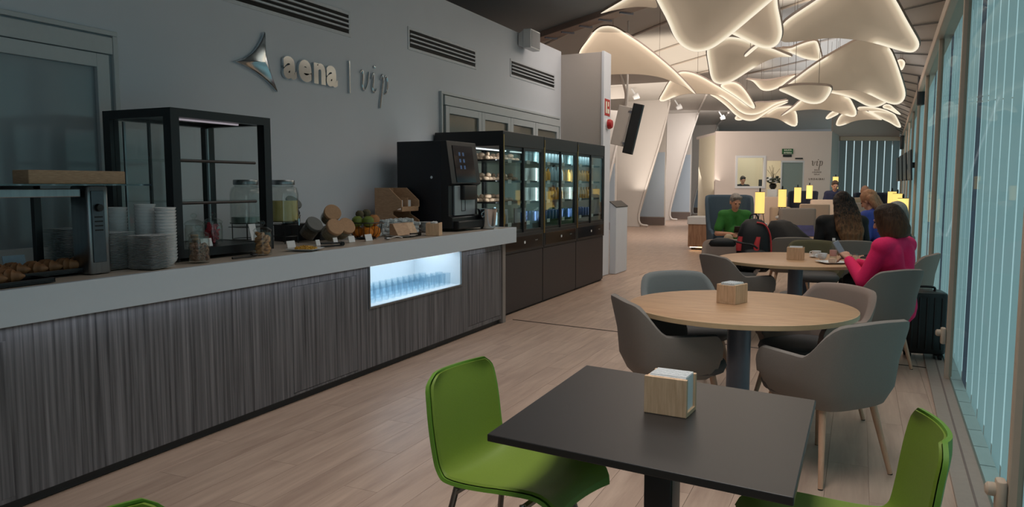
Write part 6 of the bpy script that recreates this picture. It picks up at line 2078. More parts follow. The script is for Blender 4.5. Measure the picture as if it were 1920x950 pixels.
# person seated far right by the glass, half hidden
person('far bald person in front of the right navy wing chair', .10, 17.95, .02, DG(200), 1.05, M_khaki, M_dark, hair_mat('thin_grey_hair', (150, 140, 130), (176, 166, 156), 1.05, 1.35), 'bald', head_pitch=.3, vox=.014)
sofa('taupe sofa under the far bald person', .10, 18.2, .7, .62, .78, DG(200), M_taupe, .47)
SAILS = [
    ('lit ceiling sail cut by the top edge, above the pillar', (-2.416, 8.384, 3.473), (0.9278, 0.3654, -0.0749), (0.1722, -0.5978, -0.7829), 0.1611, [(-0.323,-0.145),(-0.315,-0.134),(-0.296,-0.117),(-0.269,-0.095),(-0.239,-0.069),(-0.206,-0.043),(-0.174,-0.016),(-0.144,0.008),(-0.118,0.029),(-0.096,0.048),(-0.072,0.069),(-0.047,0.091),(-0.022,0.112),(0.003,0.129),(0.028,0.142),(0.055,0.149),(0.087,0.155),(0.122,0.160),(0.157,0.162),(0.186,0.163),(0.211,0.157),(0.233,0.140),(0.252,0.112),(0.267,0.081),(0.283,0.046),(0.296,0.011),(0.296,-0.014),(0.278,-0.025),(0.246,-0.026),(0.210,-0.025),(0.177,-0.025),(0.147,-0.027),(0.116,-0.030),(0.084,-0.033),(0.053,-0.038),(0.023,-0.044),(-0.010,-0.052),(-0.045,-0.061),(-0.078,-0.070),(-0.108,-0.078),(-0.139,-0.086),(-0.171,-0.096),(-0.202,-0.105),(-0.234,-0.116),(-0.273,-0.132),(-0.309,-0.145)], '1111111111111111111110000000000000000000000000'),
    ('largest lit ceiling sail hanging nearest the camera', (-1.171, 6.6, 3.121), (0.9477, 0.2917, -0.1299), (0.1276, -0.7187, -0.6835), 0.0841, [(-0.463,-0.179),(-0.449,-0.203),(-0.433,-0.229),(-0.416,-0.257),(-0.398,-0.284),(-0.381,-0.311),(-0.365,-0.336),(-0.351,-0.360),(-0.337,-0.385),(-0.323,-0.411),(-0.309,-0.438),(-0.295,-0.466),(-0.281,-0.493),(-0.267,-0.518),(-0.252,-0.542),(-0.233,-0.567),(-0.212,-0.592),(-0.190,-0.615),(-0.166,-0.635),(-0.141,-0.651),(-0.113,-0.665),(-0.086,-0.675),(-0.060,-0.681),(-0.035,-0.682),(-0.011,-0.679),(0.012,-0.673),(0.034,-0.665),(0.055,-0.653),(0.076,-0.640),(0.097,-0.624),(0.115,-0.607),(0.132,-0.589),(0.147,-0.570),(0.164,-0.549),(0.181,-0.527),(0.197,-0.504),(0.213,-0.482),(0.227,-0.462),(0.241,-0.442),(0.254,-0.423),(0.268,-0.402),(0.282,-0.381),(0.297,-0.358),(0.312,-0.336),(0.326,-0.315),(0.339,-0.295),(0.351,-0.276),(0.363,-0.258),(0.376,-0.239),(0.389,-0.220),(0.402,-0.200),(0.416,-0.179),(0.430,-0.158),(0.444,-0.137),(0.457,-0.117),(0.470,-0.098),(0.482,-0.080),(0.495,-0.062),(0.510,-0.043),(0.526,-0.024),(0.544,-0.003),(0.562,0.019),(0.579,0.040),(0.593,0.062),(0.604,0.084),(0.610,0.104),(0.612,0.123),(0.608,0.140),(0.601,0.154),(0.591,0.168),(0.577,0.183),(0.561,0.198),(0.543,0.214),(0.523,0.231),(0.501,0.248),(0.478,0.265),(0.454,0.283),(0.429,0.300),(0.404,0.317),(0.380,0.333),(0.355,0.348),(0.332,0.362),(0.309,0.375),(0.288,0.386),(0.268,0.396),(0.249,0.404),(0.230,0.411),(0.210,0.418),(0.189,0.423),(0.167,0.429),(0.143,0.433),(0.119,0.438),(0.094,0.442),(0.069,0.445),(0.044,0.448),(0.018,0.450),(-0.007,0.452),(-0.031,0.453),(-0.055,0.454),(-0.077,0.455),(-0.099,0.455),(-0.119,0.454),(-0.138,0.453),(-0.158,0.451),(-0.178,0.448),(-0.200,0.445),(-0.223,0.440),(-0.247,0.436),(-0.272,0.430),(-0.297,0.424),(-0.322,0.417),(-0.347,0.410),(-0.372,0.403),(-0.395,0.395),(-0.417,0.387),(-0.438,0.379),(-0.457,0.370),(-0.474,0.362),(-0.489,0.352),(-0.503,0.341),(-0.515,0.327),(-0.527,0.309),(-0.537,0.289),(-0.546,0.265),(-0.553,0.240),(-0.559,0.214),(-0.564,0.187),(-0.567,0.160),(-0.570,0.135),(-0.571,0.110),(-0.571,0.088),(-0.570,0.066),(-0.566,0.043),(-0.560,0.019),(-0.551,-0.006),(-0.540,-0.032),(-0.527,-0.058),(-0.514,-0.085),(-0.501,-0.110),(-0.488,-0.133),(-0.476,-0.156)], '111111111111111111111111111111111111111111111111111111111111111111111111111111111111111111111111111111111111111111111111111111111111111111111'),
    ('lit ceiling sail tip just right of the nearest sail', (-0.952, 7.359, 3.048), (0.9528, 0.2621, -0.1534), (0.0955, -0.7381, -0.6678), 0.1040, [(-0.258,-0.198),(-0.241,-0.218),(-0.218,-0.234),(-0.191,-0.247),(-0.163,-0.257),(-0.135,-0.267),(-0.107,-0.278),(-0.077,-0.289),(-0.047,-0.301),(-0.017,-0.313),(0.012,-0.324),(0.040,-0.335),(0.068,-0.346),(0.097,-0.357),(0.124,-0.366),(0.151,-0.372),(0.177,-0.376),(0.204,-0.375),(0.229,-0.371),(0.252,-0.362),(0.272,-0.347),(0.288,-0.327),(0.300,-0.304),(0.308,-0.278),(0.311,-0.251),(0.311,-0.223),(0.307,-0.195),(0.300,-0.165),(0.289,-0.133),(0.277,-0.102),(0.265,-0.073),(0.253,-0.046),(0.242,-0.021),(0.230,0.005),(0.218,0.032),(0.206,0.058),(0.196,0.084),(0.187,0.110),(0.178,0.138),(0.169,0.168),(0.159,0.198),(0.147,0.227),(0.133,0.252),(0.116,0.273),(0.098,0.290),(0.077,0.305),(0.053,0.320),(0.027,0.336),(-0.002,0.351),(-0.031,0.365),(-0.060,0.377),(-0.087,0.386),(-0.112,0.392),(-0.133,0.393),(-0.150,0.389),(-0.164,0.380),(-0.176,0.367),(-0.188,0.348),(-0.199,0.326),(-0.210,0.301),(-0.221,0.273),(-0.230,0.243),(-0.240,0.213),(-0.248,0.183),(-0.256,0.154),(-0.262,0.127),(-0.268,0.101),(-0.272,0.075),(-0.276,0.048),(-0.279,0.016),(-0.280,-0.017),(-0.281,-0.052),(-0.280,-0.087),(-0.277,-0.119),(-0.274,-0.149),(-0.268,-0.175)], '1111111111111111111111111111111111111111111111111111111111111111111111111111'),
    ('thin edge on lit sail behind the second sail', (-1.034, 8.186, 2.848), (0.9554, 0.2519, -0.1539), (0.0957, -0.7576, -0.6457), 0.0000, [(-0.086,-0.104),(-0.073,-0.110),(-0.058,-0.099),(-0.042,-0.077),(-0.023,-0.051),(-0.004,-0.023),(0.013,0.001),(0.029,0.023),(0.048,0.046),(0.070,0.069),(0.086,0.088),(0.091,0.096),(0.081,0.092),(0.061,0.080),(0.035,0.063),(0.009,0.044),(-0.012,0.024),(-0.031,0.001),(-0.050,-0.028),(-0.069,-0.059),(-0.084,-0.086)], '111111111111111111111'),
    ('wide lit ceiling sail at the upper right', (-0.132, 8.522, 3.122), (0.9491, 0.233, -0.2119), (0.0108, -0.6965, -0.7175), 0.0880, [(-0.597,-0.381),(-0.615,-0.360),(-0.630,-0.327),(-0.642,-0.286),(-0.648,-0.242),(-0.648,-0.202),(-0.644,-0.168),(-0.636,-0.143),(-0.626,-0.121),(-0.612,-0.100),(-0.597,-0.077),(-0.580,-0.054),(-0.561,-0.029),(-0.541,-0.004),(-0.521,0.021),(-0.501,0.046),(-0.481,0.070),(-0.462,0.093),(-0.444,0.116),(-0.427,0.137),(-0.412,0.156),(-0.398,0.176),(-0.384,0.196),(-0.370,0.218),(-0.355,0.242),(-0.339,0.266),(-0.323,0.291),(-0.307,0.317),(-0.290,0.342),(-0.274,0.366),(-0.257,0.389),(-0.241,0.411),(-0.225,0.430),(-0.209,0.448),(-0.193,0.462),(-0.178,0.474),(-0.159,0.483),(-0.138,0.488),(-0.112,0.491),(-0.082,0.490),(-0.050,0.487),(-0.017,0.481),(0.016,0.474),(0.049,0.465),(0.079,0.456),(0.107,0.447),(0.133,0.438),(0.156,0.427),(0.179,0.414),(0.203,0.398),(0.225,0.378),(0.247,0.357),(0.268,0.335),(0.288,0.313),(0.308,0.292),(0.329,0.271),(0.352,0.248),(0.376,0.223),(0.401,0.197),(0.427,0.170),(0.451,0.144),(0.475,0.120),(0.497,0.097),(0.520,0.074),(0.544,0.050),(0.569,0.025),(0.595,-0.001),(0.620,-0.026),(0.643,-0.049),(0.663,-0.071),(0.682,-0.094),(0.697,-0.120),(0.706,-0.149),(0.706,-0.178),(0.698,-0.205),(0.683,-0.226),(0.664,-0.238),(0.641,-0.244),(0.615,-0.247),(0.588,-0.248),(0.561,-0.247),(0.534,-0.246),(0.506,-0.244),(0.475,-0.242),(0.442,-0.238),(0.408,-0.235),(0.376,-0.232),(0.346,-0.229),(0.319,-0.228),(0.292,-0.226),(0.265,-0.226),(0.236,-0.225),(0.208,-0.225),(0.180,-0.226),(0.153,-0.227),(0.128,-0.228),(0.102,-0.229),(0.075,-0.231),(0.045,-0.234),(0.015,-0.237),(-0.016,-0.240),(-0.046,-0.243),(-0.074,-0.248),(-0.100,-0.252),(-0.124,-0.258),(-0.149,-0.265),(-0.175,-0.273),(-0.202,-0.282),(-0.230,-0.292),(-0.257,-0.301),(-0.284,-0.310),(-0.310,-0.318),(-0.335,-0.327),(-0.362,-0.336),(-0.391,-0.346),(-0.423,-0.357),(-0.456,-0.369),(-0.490,-0.379),(-0.522,-0.387),(-0.551,-0.392),(-0.575,-0.391)], '0000001111111111111111111111111111111111111111111111111111111111111111111111111111111111100000000000000000000000000000000'),
    ('lit ceiling sail below the nearest sail', (-1.317, 9.506, 2.969), (0.9553, 0.2564, -0.1475), (0.1054, -0.761, -0.6401), 0.1019, [(-0.456,0.049),(-0.449,0.008),(-0.437,-0.036),(-0.422,-0.079),(-0.408,-0.123),(-0.393,-0.167),(-0.379,-0.212),(-0.365,-0.255),(-0.351,-0.293),(-0.335,-0.327),(-0.316,-0.358),(-0.291,-0.383),(-0.261,-0.400),(-0.229,-0.408),(-0.195,-0.407),(-0.160,-0.397),(-0.125,-0.381),(-0.093,-0.360),(-0.064,-0.336),(-0.038,-0.311),(-0.013,-0.285),(0.011,-0.258),(0.035,-0.231),(0.060,-0.202),(0.087,-0.172),(0.113,-0.143),(0.138,-0.116),(0.161,-0.090),(0.184,-0.066),(0.208,-0.043),(0.233,-0.020),(0.261,0.003),(0.291,0.025),(0.322,0.044),(0.354,0.061),(0.387,0.074),(0.421,0.083),(0.455,0.090),(0.488,0.096),(0.513,0.101),(0.522,0.106),(0.510,0.113),(0.482,0.120),(0.446,0.128),(0.410,0.137),(0.376,0.146),(0.344,0.155),(0.314,0.163),(0.284,0.169),(0.253,0.173),(0.220,0.178),(0.186,0.183),(0.153,0.188),(0.122,0.194),(0.091,0.201),(0.059,0.210),(0.026,0.220),(-0.005,0.229),(-0.038,0.237),(-0.072,0.244),(-0.109,0.249),(-0.144,0.253),(-0.179,0.255),(-0.212,0.254),(-0.244,0.249),(-0.275,0.240),(-0.306,0.226),(-0.336,0.209),(-0.366,0.190),(-0.396,0.170),(-0.423,0.147),(-0.443,0.120),(-0.455,0.087)], '1111111111111111111111111110000000000000111111111111111111111111111111110'),
    ('small lit sail tip under the wide right sail', (-0.753, 10.677, 3.201), (0.9582, 0.2208, -0.1821), (0.0539, -0.7641, -0.6428), 0.1061, [(-0.308,-0.016),(-0.291,-0.011),(-0.250,-0.006),(-0.203,-0.000),(-0.164,0.008),(-0.135,0.021),(-0.109,0.039),(-0.084,0.059),(-0.053,0.081),(-0.018,0.104),(0.014,0.125),(0.046,0.141),(0.076,0.154),(0.105,0.164),(0.135,0.163),(0.158,0.142),(0.178,0.109),(0.198,0.072),(0.219,0.033),(0.240,-0.007),(0.257,-0.046),(0.257,-0.082),(0.233,-0.105),(0.201,-0.113),(0.167,-0.115),(0.133,-0.116),(0.100,-0.115),(0.066,-0.111),(0.030,-0.105),(-0.007,-0.095),(-0.050,-0.082),(-0.094,-0.068),(-0.134,-0.056),(-0.174,-0.047),(-0.218,-0.039),(-0.262,-0.030),(-0.296,-0.022)], '0000111111111111111111111111111110000'),
    ('lit ceiling sail rising behind the grey wall end', (-3.4, 12.129, 3.425), (0.9483, 0.3093, -0.0708), (0.2324, -0.8291, -0.5085), 0.0815, [(-0.926,0.144),(-0.912,0.190),(-0.888,0.236),(-0.859,0.279),(-0.832,0.318),(-0.807,0.356),(-0.779,0.398),(-0.750,0.440),(-0.723,0.478),(-0.695,0.511),(-0.658,0.543),(-0.617,0.568),(-0.576,0.581),(-0.534,0.587),(-0.493,0.590),(-0.452,0.587),(-0.409,0.579),(-0.368,0.567),(-0.329,0.549),(-0.287,0.527),(-0.242,0.501),(-0.200,0.477),(-0.163,0.456),(-0.124,0.434),(-0.080,0.409),(-0.035,0.383),(0.008,0.358),(0.047,0.334),(0.084,0.310),(0.124,0.284),(0.169,0.255),(0.214,0.224),(0.259,0.194),(0.300,0.166),(0.337,0.140),(0.374,0.114),(0.414,0.085),(0.457,0.054),(0.500,0.022),(0.541,-0.009),(0.579,-0.038),(0.614,-0.065),(0.650,-0.094),(0.689,-0.127),(0.729,-0.161),(0.768,-0.195),(0.804,-0.227),(0.836,-0.256),(0.871,-0.288),(0.908,-0.323),(0.944,-0.358),(0.976,-0.389),(1.006,-0.420),(1.023,-0.444),(0.999,-0.438),(0.953,-0.413),(0.911,-0.387),(0.871,-0.361),(0.831,-0.338),(0.792,-0.322),(0.751,-0.308),(0.704,-0.294),(0.660,-0.281),(0.619,-0.268),(0.575,-0.255),(0.526,-0.241),(0.478,-0.228),(0.432,-0.218),(0.385,-0.210),(0.333,-0.204),(0.279,-0.199),(0.232,-0.195),(0.189,-0.193),(0.144,-0.191),(0.096,-0.190),(0.051,-0.189),(0.009,-0.190),(-0.032,-0.191),(-0.078,-0.193),(-0.125,-0.195),(-0.170,-0.198),(-0.213,-0.201),(-0.259,-0.204),(-0.310,-0.208),(-0.362,-0.213),(-0.410,-0.219),(-0.455,-0.226),(-0.504,-0.235),(-0.556,-0.245),(-0.605,-0.251),(-0.650,-0.252),(-0.696,-0.247),(-0.746,-0.238),(-0.796,-0.223),(-0.840,-0.202),(-0.872,-0.173),(-0.892,-0.133),(-0.907,-0.080),(-0.918,-0.019),(-0.925,0.043),(-0.929,0.097)], '11111111111111111111111111111111111111111111111111111100000000000000000000000000000000000000000000000'),
    ('long S shaped lit sail in front of the leaning fins', (-2.232, 13.512, 2.989), (0.9728, 0.2074, -0.1028), (0.1488, -0.9005, -0.4087), 0.0555, [(-1.066,-0.138),(-1.054,-0.090),(-1.028,-0.033),(-1.005,0.020),(-0.986,0.064),(-0.970,0.107),(-0.951,0.150),(-0.931,0.189),(-0.907,0.225),(-0.878,0.262),(-0.845,0.301),(-0.815,0.334),(-0.785,0.358),(-0.749,0.374),(-0.708,0.381),(-0.665,0.382),(-0.619,0.378),(-0.568,0.370),(-0.518,0.358),(-0.470,0.342),(-0.420,0.323),(-0.369,0.302),(-0.321,0.281),(-0.273,0.257),(-0.222,0.231),(-0.171,0.204),(-0.123,0.180),(-0.075,0.157),(-0.024,0.132),(0.027,0.108),(0.075,0.084),(0.123,0.060),(0.175,0.032),(0.227,0.004),(0.273,-0.022),(0.317,-0.050),(0.363,-0.080),(0.408,-0.105),(0.450,-0.117),(0.493,-0.109),(0.540,-0.089),(0.584,-0.070),(0.626,-0.061),(0.672,-0.055),(0.719,-0.050),(0.762,-0.043),(0.804,-0.036),(0.849,-0.026),(0.894,-0.015),(0.935,-0.005),(0.977,0.007),(1.021,0.021),(1.061,0.033),(1.086,0.036),(1.087,0.027),(1.064,0.011),(1.023,-0.008),(0.975,-0.031),(0.928,-0.055),(0.889,-0.079),(0.854,-0.105),(0.819,-0.137),(0.783,-0.171),(0.749,-0.201),(0.716,-0.227),(0.674,-0.253),(0.628,-0.274),(0.583,-0.289),(0.536,-0.297),(0.486,-0.299),(0.439,-0.296),(0.395,-0.284),(0.351,-0.266),(0.308,-0.243),(0.268,-0.215),(0.224,-0.180),(0.180,-0.145),(0.139,-0.114),(0.099,-0.086),(0.055,-0.059),(0.013,-0.034),(-0.026,-0.015),(-0.067,-0.003),(-0.114,0.005),(-0.166,0.011),(-0.220,0.015),(-0.269,0.015),(-0.320,0.014),(-0.374,0.012),(-0.423,0.009),(-0.471,0.006),(-0.523,0.002),(-0.574,-0.003),(-0.621,-0.011),(-0.666,-0.022),(-0.713,-0.038),(-0.760,-0.055),(-0.803,-0.074),(-0.849,-0.096),(-0.897,-0.123),(-0.944,-0.148),(-0.993,-0.167),(-1.043,-0.166)], '1111111111111111111111111111111111111110000000000000001111111111111111111111111111000000000000000111111'),
    ('lit sail showing as a rim below the S shaped sail', (-1.957, 14.738, 2.911), (0.9773, 0.1791, -0.1128), (0.1208, -0.9096, -0.3975), 0.0425, [(-0.723,0.175),(-0.704,0.160),(-0.653,0.136),(-0.595,0.107),(-0.544,0.076),(-0.489,0.039),(-0.435,0.002),(-0.387,-0.034),(-0.343,-0.070),(-0.299,-0.108),(-0.257,-0.145),(-0.215,-0.178),(-0.169,-0.209),(-0.119,-0.238),(-0.072,-0.259),(-0.027,-0.272),(0.020,-0.279),(0.064,-0.280),(0.107,-0.275),(0.150,-0.263),(0.191,-0.243),(0.232,-0.211),(0.275,-0.169),(0.315,-0.129),(0.353,-0.094),(0.393,-0.058),(0.436,-0.022),(0.478,0.010),(0.524,0.041),(0.578,0.073),(0.633,0.107),(0.674,0.134),(0.689,0.150),(0.673,0.153),(0.631,0.148),(0.574,0.138),(0.515,0.126),(0.463,0.115),(0.415,0.104),(0.364,0.091),(0.308,0.077),(0.251,0.063),(0.196,0.051),(0.147,0.042),(0.097,0.033),(0.042,0.025),(-0.017,0.017),(-0.076,0.011),(-0.130,0.010),(-0.178,0.014),(-0.224,0.027),(-0.273,0.049),(-0.324,0.075),(-0.374,0.102),(-0.420,0.126),(-0.466,0.143),(-0.521,0.156),(-0.585,0.166),(-0.649,0.174),(-0.700,0.177)], '111111111111111111111111111111111000000000000000000000000000'),
    ('tiny lit sail tip under the rim of the S shaped sail', (-2.275, 15.908, 2.801), (0.977, 0.1847, -0.1064), (0.1306, -0.9132, -0.3861), 0.0000, [(-0.091,-0.009),(-0.074,-0.042),(-0.023,-0.054),(0.028,-0.048),(0.072,-0.028),(0.098,0.003),(0.075,0.031),(0.020,0.054),(-0.033,0.059),(-0.073,0.033)], '1111111111'),
    ('leaf shaped lit sail overlapping the S shaped sail', (-1.846, 12.799, 2.925), (0.9752, 0.1911, -0.1112), (0.1302, -0.9027, -0.41), 0.1013, [(-0.310,0.119),(-0.288,0.142),(-0.246,0.164),(-0.197,0.179),(-0.152,0.187),(-0.111,0.187),(-0.074,0.180),(-0.037,0.166),(0.000,0.145),(0.038,0.117),(0.075,0.082),(0.111,0.044),(0.145,0.004),(0.176,-0.036),(0.207,-0.077),(0.238,-0.119),(0.266,-0.161),(0.283,-0.198),(0.278,-0.222),(0.252,-0.224),(0.214,-0.209),(0.171,-0.185),(0.128,-0.158),(0.085,-0.130),(0.042,-0.103),(-0.002,-0.076),(-0.048,-0.049),(-0.096,-0.022),(-0.144,0.004),(-0.190,0.029),(-0.234,0.052),(-0.275,0.075),(-0.304,0.097)], '111111111111111111111111111111111'),
    ('large lit sail below the wide right sail', (-0.18, 10.912, 2.892), (0.9605, 0.1839, -0.2089), (0.0128, -0.779, -0.6269), 0.0794, [(-0.755,-0.363),(-0.754,-0.349),(-0.738,-0.322),(-0.714,-0.288),(-0.687,-0.251),(-0.661,-0.216),(-0.636,-0.183),(-0.613,-0.149),(-0.589,-0.114),(-0.566,-0.081),(-0.544,-0.050),(-0.523,-0.020),(-0.501,0.009),(-0.479,0.037),(-0.458,0.063),(-0.438,0.089),(-0.416,0.114),(-0.394,0.140),(-0.371,0.165),(-0.350,0.189),(-0.329,0.211),(-0.308,0.233),(-0.285,0.258),(-0.259,0.284),(-0.232,0.313),(-0.204,0.342),(-0.175,0.371),(-0.147,0.398),(-0.121,0.424),(-0.096,0.446),(-0.073,0.466),(-0.049,0.483),(-0.023,0.499),(0.006,0.514),(0.038,0.527),(0.070,0.538),(0.100,0.545),(0.130,0.549),(0.159,0.548),(0.189,0.540),(0.222,0.527),(0.256,0.509),(0.290,0.488),(0.321,0.466),(0.349,0.443),(0.376,0.417),(0.403,0.387),(0.429,0.354),(0.454,0.321),(0.478,0.289),(0.501,0.257),(0.526,0.222),(0.551,0.185),(0.576,0.147),(0.601,0.109),(0.628,0.068),(0.654,0.027),(0.680,-0.014),(0.705,-0.055),(0.727,-0.098),(0.744,-0.145),(0.750,-0.195),(0.742,-0.243),(0.721,-0.279),(0.693,-0.301),(0.659,-0.311),(0.621,-0.313),(0.581,-0.310),(0.543,-0.303),(0.506,-0.294),(0.470,-0.284),(0.434,-0.274),(0.399,-0.263),(0.364,-0.252),(0.330,-0.243),(0.298,-0.236),(0.264,-0.230),(0.229,-0.225),(0.192,-0.220),(0.157,-0.218),(0.124,-0.219),(0.092,-0.223),(0.060,-0.231),(0.026,-0.241),(-0.008,-0.252),(-0.043,-0.263),(-0.076,-0.271),(-0.109,-0.277),(-0.142,-0.280),(-0.178,-0.282),(-0.216,-0.281),(-0.255,-0.280),(-0.292,-0.279),(-0.328,-0.279),(-0.364,-0.279),(-0.402,-0.281),(-0.442,-0.285),(-0.483,-0.289),(-0.521,-0.295),(-0.558,-0.302),(-0.595,-0.311),(-0.631,-0.323),(-0.668,-0.336),(-0.704,-0.351),(-0.736,-0.362)], '111111111111111111110000000000000000000000001111111111111111111111111111111000000000000000000000000000000'),
    ('lit sail lobe peeping out below the large lower sail', (-0.156, 12.126, 2.752), (0.962, 0.1753, -0.2094), (0.0102, -0.7893, -0.614), 0.0603, [(-0.509,-0.021),(-0.497,-0.027),(-0.463,-0.029),(-0.414,-0.028),(-0.361,-0.027),(-0.312,-0.025),(-0.271,-0.025),(-0.232,-0.026),(-0.191,-0.028),(-0.152,-0.031),(-0.116,-0.034),(-0.079,-0.038),(-0.037,-0.044),(0.004,-0.052),(0.043,-0.060),(0.079,-0.072),(0.118,-0.086),(0.159,-0.102),(0.196,-0.115),(0.234,-0.126),(0.280,-0.133),(0.327,-0.133),(0.368,-0.124),(0.402,-0.107),(0.429,-0.084),(0.454,-0.056),(0.478,-0.024),(0.484,0.004),(0.463,0.024),(0.420,0.041),(0.372,0.057),(0.328,0.070),(0.292,0.079),(0.257,0.087),(0.218,0.096),(0.177,0.103),(0.136,0.108),(0.100,0.111),(0.065,0.111),(0.029,0.110),(-0.013,0.108),(-0.056,0.105),(-0.100,0.102),(-0.143,0.097),(-0.182,0.092),(-0.218,0.085),(-0.255,0.076),(-0.298,0.063),(-0.345,0.047),(-0.392,0.031),(-0.436,0.014),(-0.473,-0.001),(-0.499,-0.013)], '00000011111111111111111111110000000000000000000000000'),
    ('triangular lit sail in front of the large lower sail', (-0.639, 9.891, 2.57), (0.9613, 0.2058, -0.183), (0.0507, -0.7854, -0.6169), 0.1016, [(-0.315,-0.016),(-0.303,-0.028),(-0.276,-0.039),(-0.240,-0.049),(-0.202,-0.061),(-0.164,-0.074),(-0.124,-0.089),(-0.086,-0.104),(-0.049,-0.117),(-0.013,-0.129),(0.022,-0.140),(0.058,-0.146),(0.095,-0.148),(0.134,-0.144),(0.171,-0.133),(0.203,-0.115),(0.227,-0.091),(0.246,-0.061),(0.259,-0.025),(0.268,0.012),(0.274,0.050),(0.275,0.085),(0.267,0.112),(0.246,0.127),(0.215,0.129),(0.180,0.127),(0.145,0.123),(0.109,0.119),(0.073,0.115),(0.038,0.110),(0.003,0.104),(-0.034,0.097),(-0.069,0.090),(-0.102,0.083),(-0.135,0.074),(-0.167,0.064),(-0.199,0.053),(-0.229,0.041),(-0.260,0.027),(-0.288,0.012),(-0.309,-0.002)], '11111111111111111111111000000000000000000'),
    ('shallow cup shaped lit sail in the middle of the ceiling', (-1.316, 12.392, 3.038), (0.9725, 0.1839, -0.1432), (0.0922, -0.8678, -0.4882), 0.0839, [(-0.374,0.004),(-0.348,0.001),(-0.300,-0.008),(-0.259,-0.026),(-0.225,-0.053),(-0.189,-0.086),(-0.154,-0.118),(-0.121,-0.141),(-0.084,-0.153),(-0.040,-0.154),(0.004,-0.147),(0.045,-0.132),(0.083,-0.112),(0.123,-0.086),(0.162,-0.056),(0.195,-0.020),(0.227,0.020),(0.259,0.059),(0.295,0.098),(0.329,0.133),(0.341,0.153),(0.318,0.150),(0.273,0.133),(0.228,0.114),(0.191,0.098),(0.154,0.084),(0.118,0.069),(0.084,0.056),(0.049,0.044),(0.012,0.032),(-0.026,0.022),(-0.063,0.014),(-0.105,0.009),(-0.152,0.006),(-0.200,0.005),(-0.250,0.004),(-0.305,0.005),(-0.355,0.005)], '11111111111111111111100000000000000000'),
    ('arched lit sail behind the triangular sail', (-0.656, 13.777, 2.767), (0.9773, 0.1333, -0.1648), (0.0421, -0.884, -0.4655), 0.1028, [(-0.338,0.050),(-0.368,0.013),(-0.395,-0.030),(-0.423,-0.068),(-0.459,-0.108),(-0.499,-0.155),(-0.538,-0.200),(-0.567,-0.235),(-0.578,-0.252),(-0.563,-0.246),(-0.526,-0.218),(-0.479,-0.184),(-0.435,-0.157),(-0.392,-0.140),(-0.345,-0.126),(-0.298,-0.114),(-0.254,-0.104),(-0.210,-0.093),(-0.163,-0.083),(-0.116,-0.073),(-0.072,-0.065),(-0.024,-0.060),(0.026,-0.057),(0.073,-0.055),(0.118,-0.054),(0.165,-0.054),(0.210,-0.057),(0.258,-0.064),(0.307,-0.073),(0.350,-0.081),(0.390,-0.088),(0.431,-0.095),(0.479,-0.102),(0.528,-0.103),(0.569,-0.086),(0.585,-0.043),(0.569,0.013),(0.536,0.064),(0.499,0.114),(0.463,0.163),(0.427,0.201),(0.391,0.218),(0.354,0.224),(0.316,0.230),(0.271,0.239),(0.221,0.248),(0.171,0.253),(0.128,0.252),(0.088,0.244),(0.046,0.229),(0.002,0.209),(-0.043,0.189),(-0.085,0.169),(-0.124,0.152),(-0.167,0.134),(-0.214,0.114),(-0.263,0.094),(-0.305,0.074)], '1111111110000000000000000000000111111111111000000000000000'),
    ('horn tipped lit sail right of the S shaped sail', (-1.479, 15.501, 2.789), (0.9813, 0.1464, -0.1249), (0.0876, -0.9176, -0.3877), 0.1025, [(-0.207,0.044),(-0.164,0.077),(-0.121,0.114),(-0.079,0.143),(-0.035,0.162),(0.012,0.174),(0.060,0.184),(0.111,0.194),(0.164,0.203),(0.208,0.199),(0.241,0.174),(0.271,0.140),(0.304,0.103),(0.331,0.048),(0.350,-0.023),(0.366,-0.094),(0.366,-0.155),(0.331,-0.189),(0.270,-0.188),(0.205,-0.165),(0.147,-0.138),(0.097,-0.113),(0.049,-0.091),(-0.002,-0.074),(-0.062,-0.065),(-0.127,-0.061),(-0.188,-0.060),(-0.240,-0.065),(-0.289,-0.072),(-0.337,-0.082),(-0.388,-0.094),(-0.413,-0.094),(-0.391,-0.071),(-0.344,-0.037),(-0.297,-0.009),(-0.251,0.016)], '111111111111111111111000000000011100'),
    ('small fork tip of a lit sail below the arched sail', (-0.557, 16.487, 2.841), (0.9842, 0.0957, -0.1489), (0.0312, -0.9218, -0.3863), 0.0000, [(-0.102,-0.094),(-0.108,-0.064),(-0.086,-0.016),(-0.052,0.037),(-0.008,0.080),(0.041,0.098),(0.093,0.093),(0.124,0.066),(0.106,0.027),(0.060,-0.013),(0.017,-0.046),(-0.023,-0.075),(-0.066,-0.096)], '1111111111111'),
    ('furthest lit sail with a drooping left tip', (-0.087, 18.375, 2.925), (0.9846, 0.0708, -0.1596), (0.0044, -0.9237, -0.3831), 0.1105, [(-0.421,-0.211),(-0.419,-0.148),(-0.404,-0.077),(-0.385,-0.017),(-0.356,0.029),(-0.313,0.068),(-0.259,0.102),(-0.205,0.127),(-0.154,0.140),(-0.101,0.146),(-0.046,0.151),(0.014,0.159),(0.077,0.168),(0.135,0.170),(0.188,0.158),(0.237,0.138),(0.288,0.116),(0.347,0.091),(0.411,0.063),(0.463,0.039),(0.482,0.022),(0.449,0.012),(0.386,0.007),(0.326,0.002),(0.266,-0.006),(0.204,-0.015),(0.145,-0.026),(0.082,-0.041),(0.015,-0.061),(-0.047,-0.085),(-0.106,-0.116),(-0.164,-0.153),(-0.222,-0.188),(-0.280,-0.220),(-0.338,-0.242),(-0.392,-0.243)], '111111110000011111111000000000001111'),
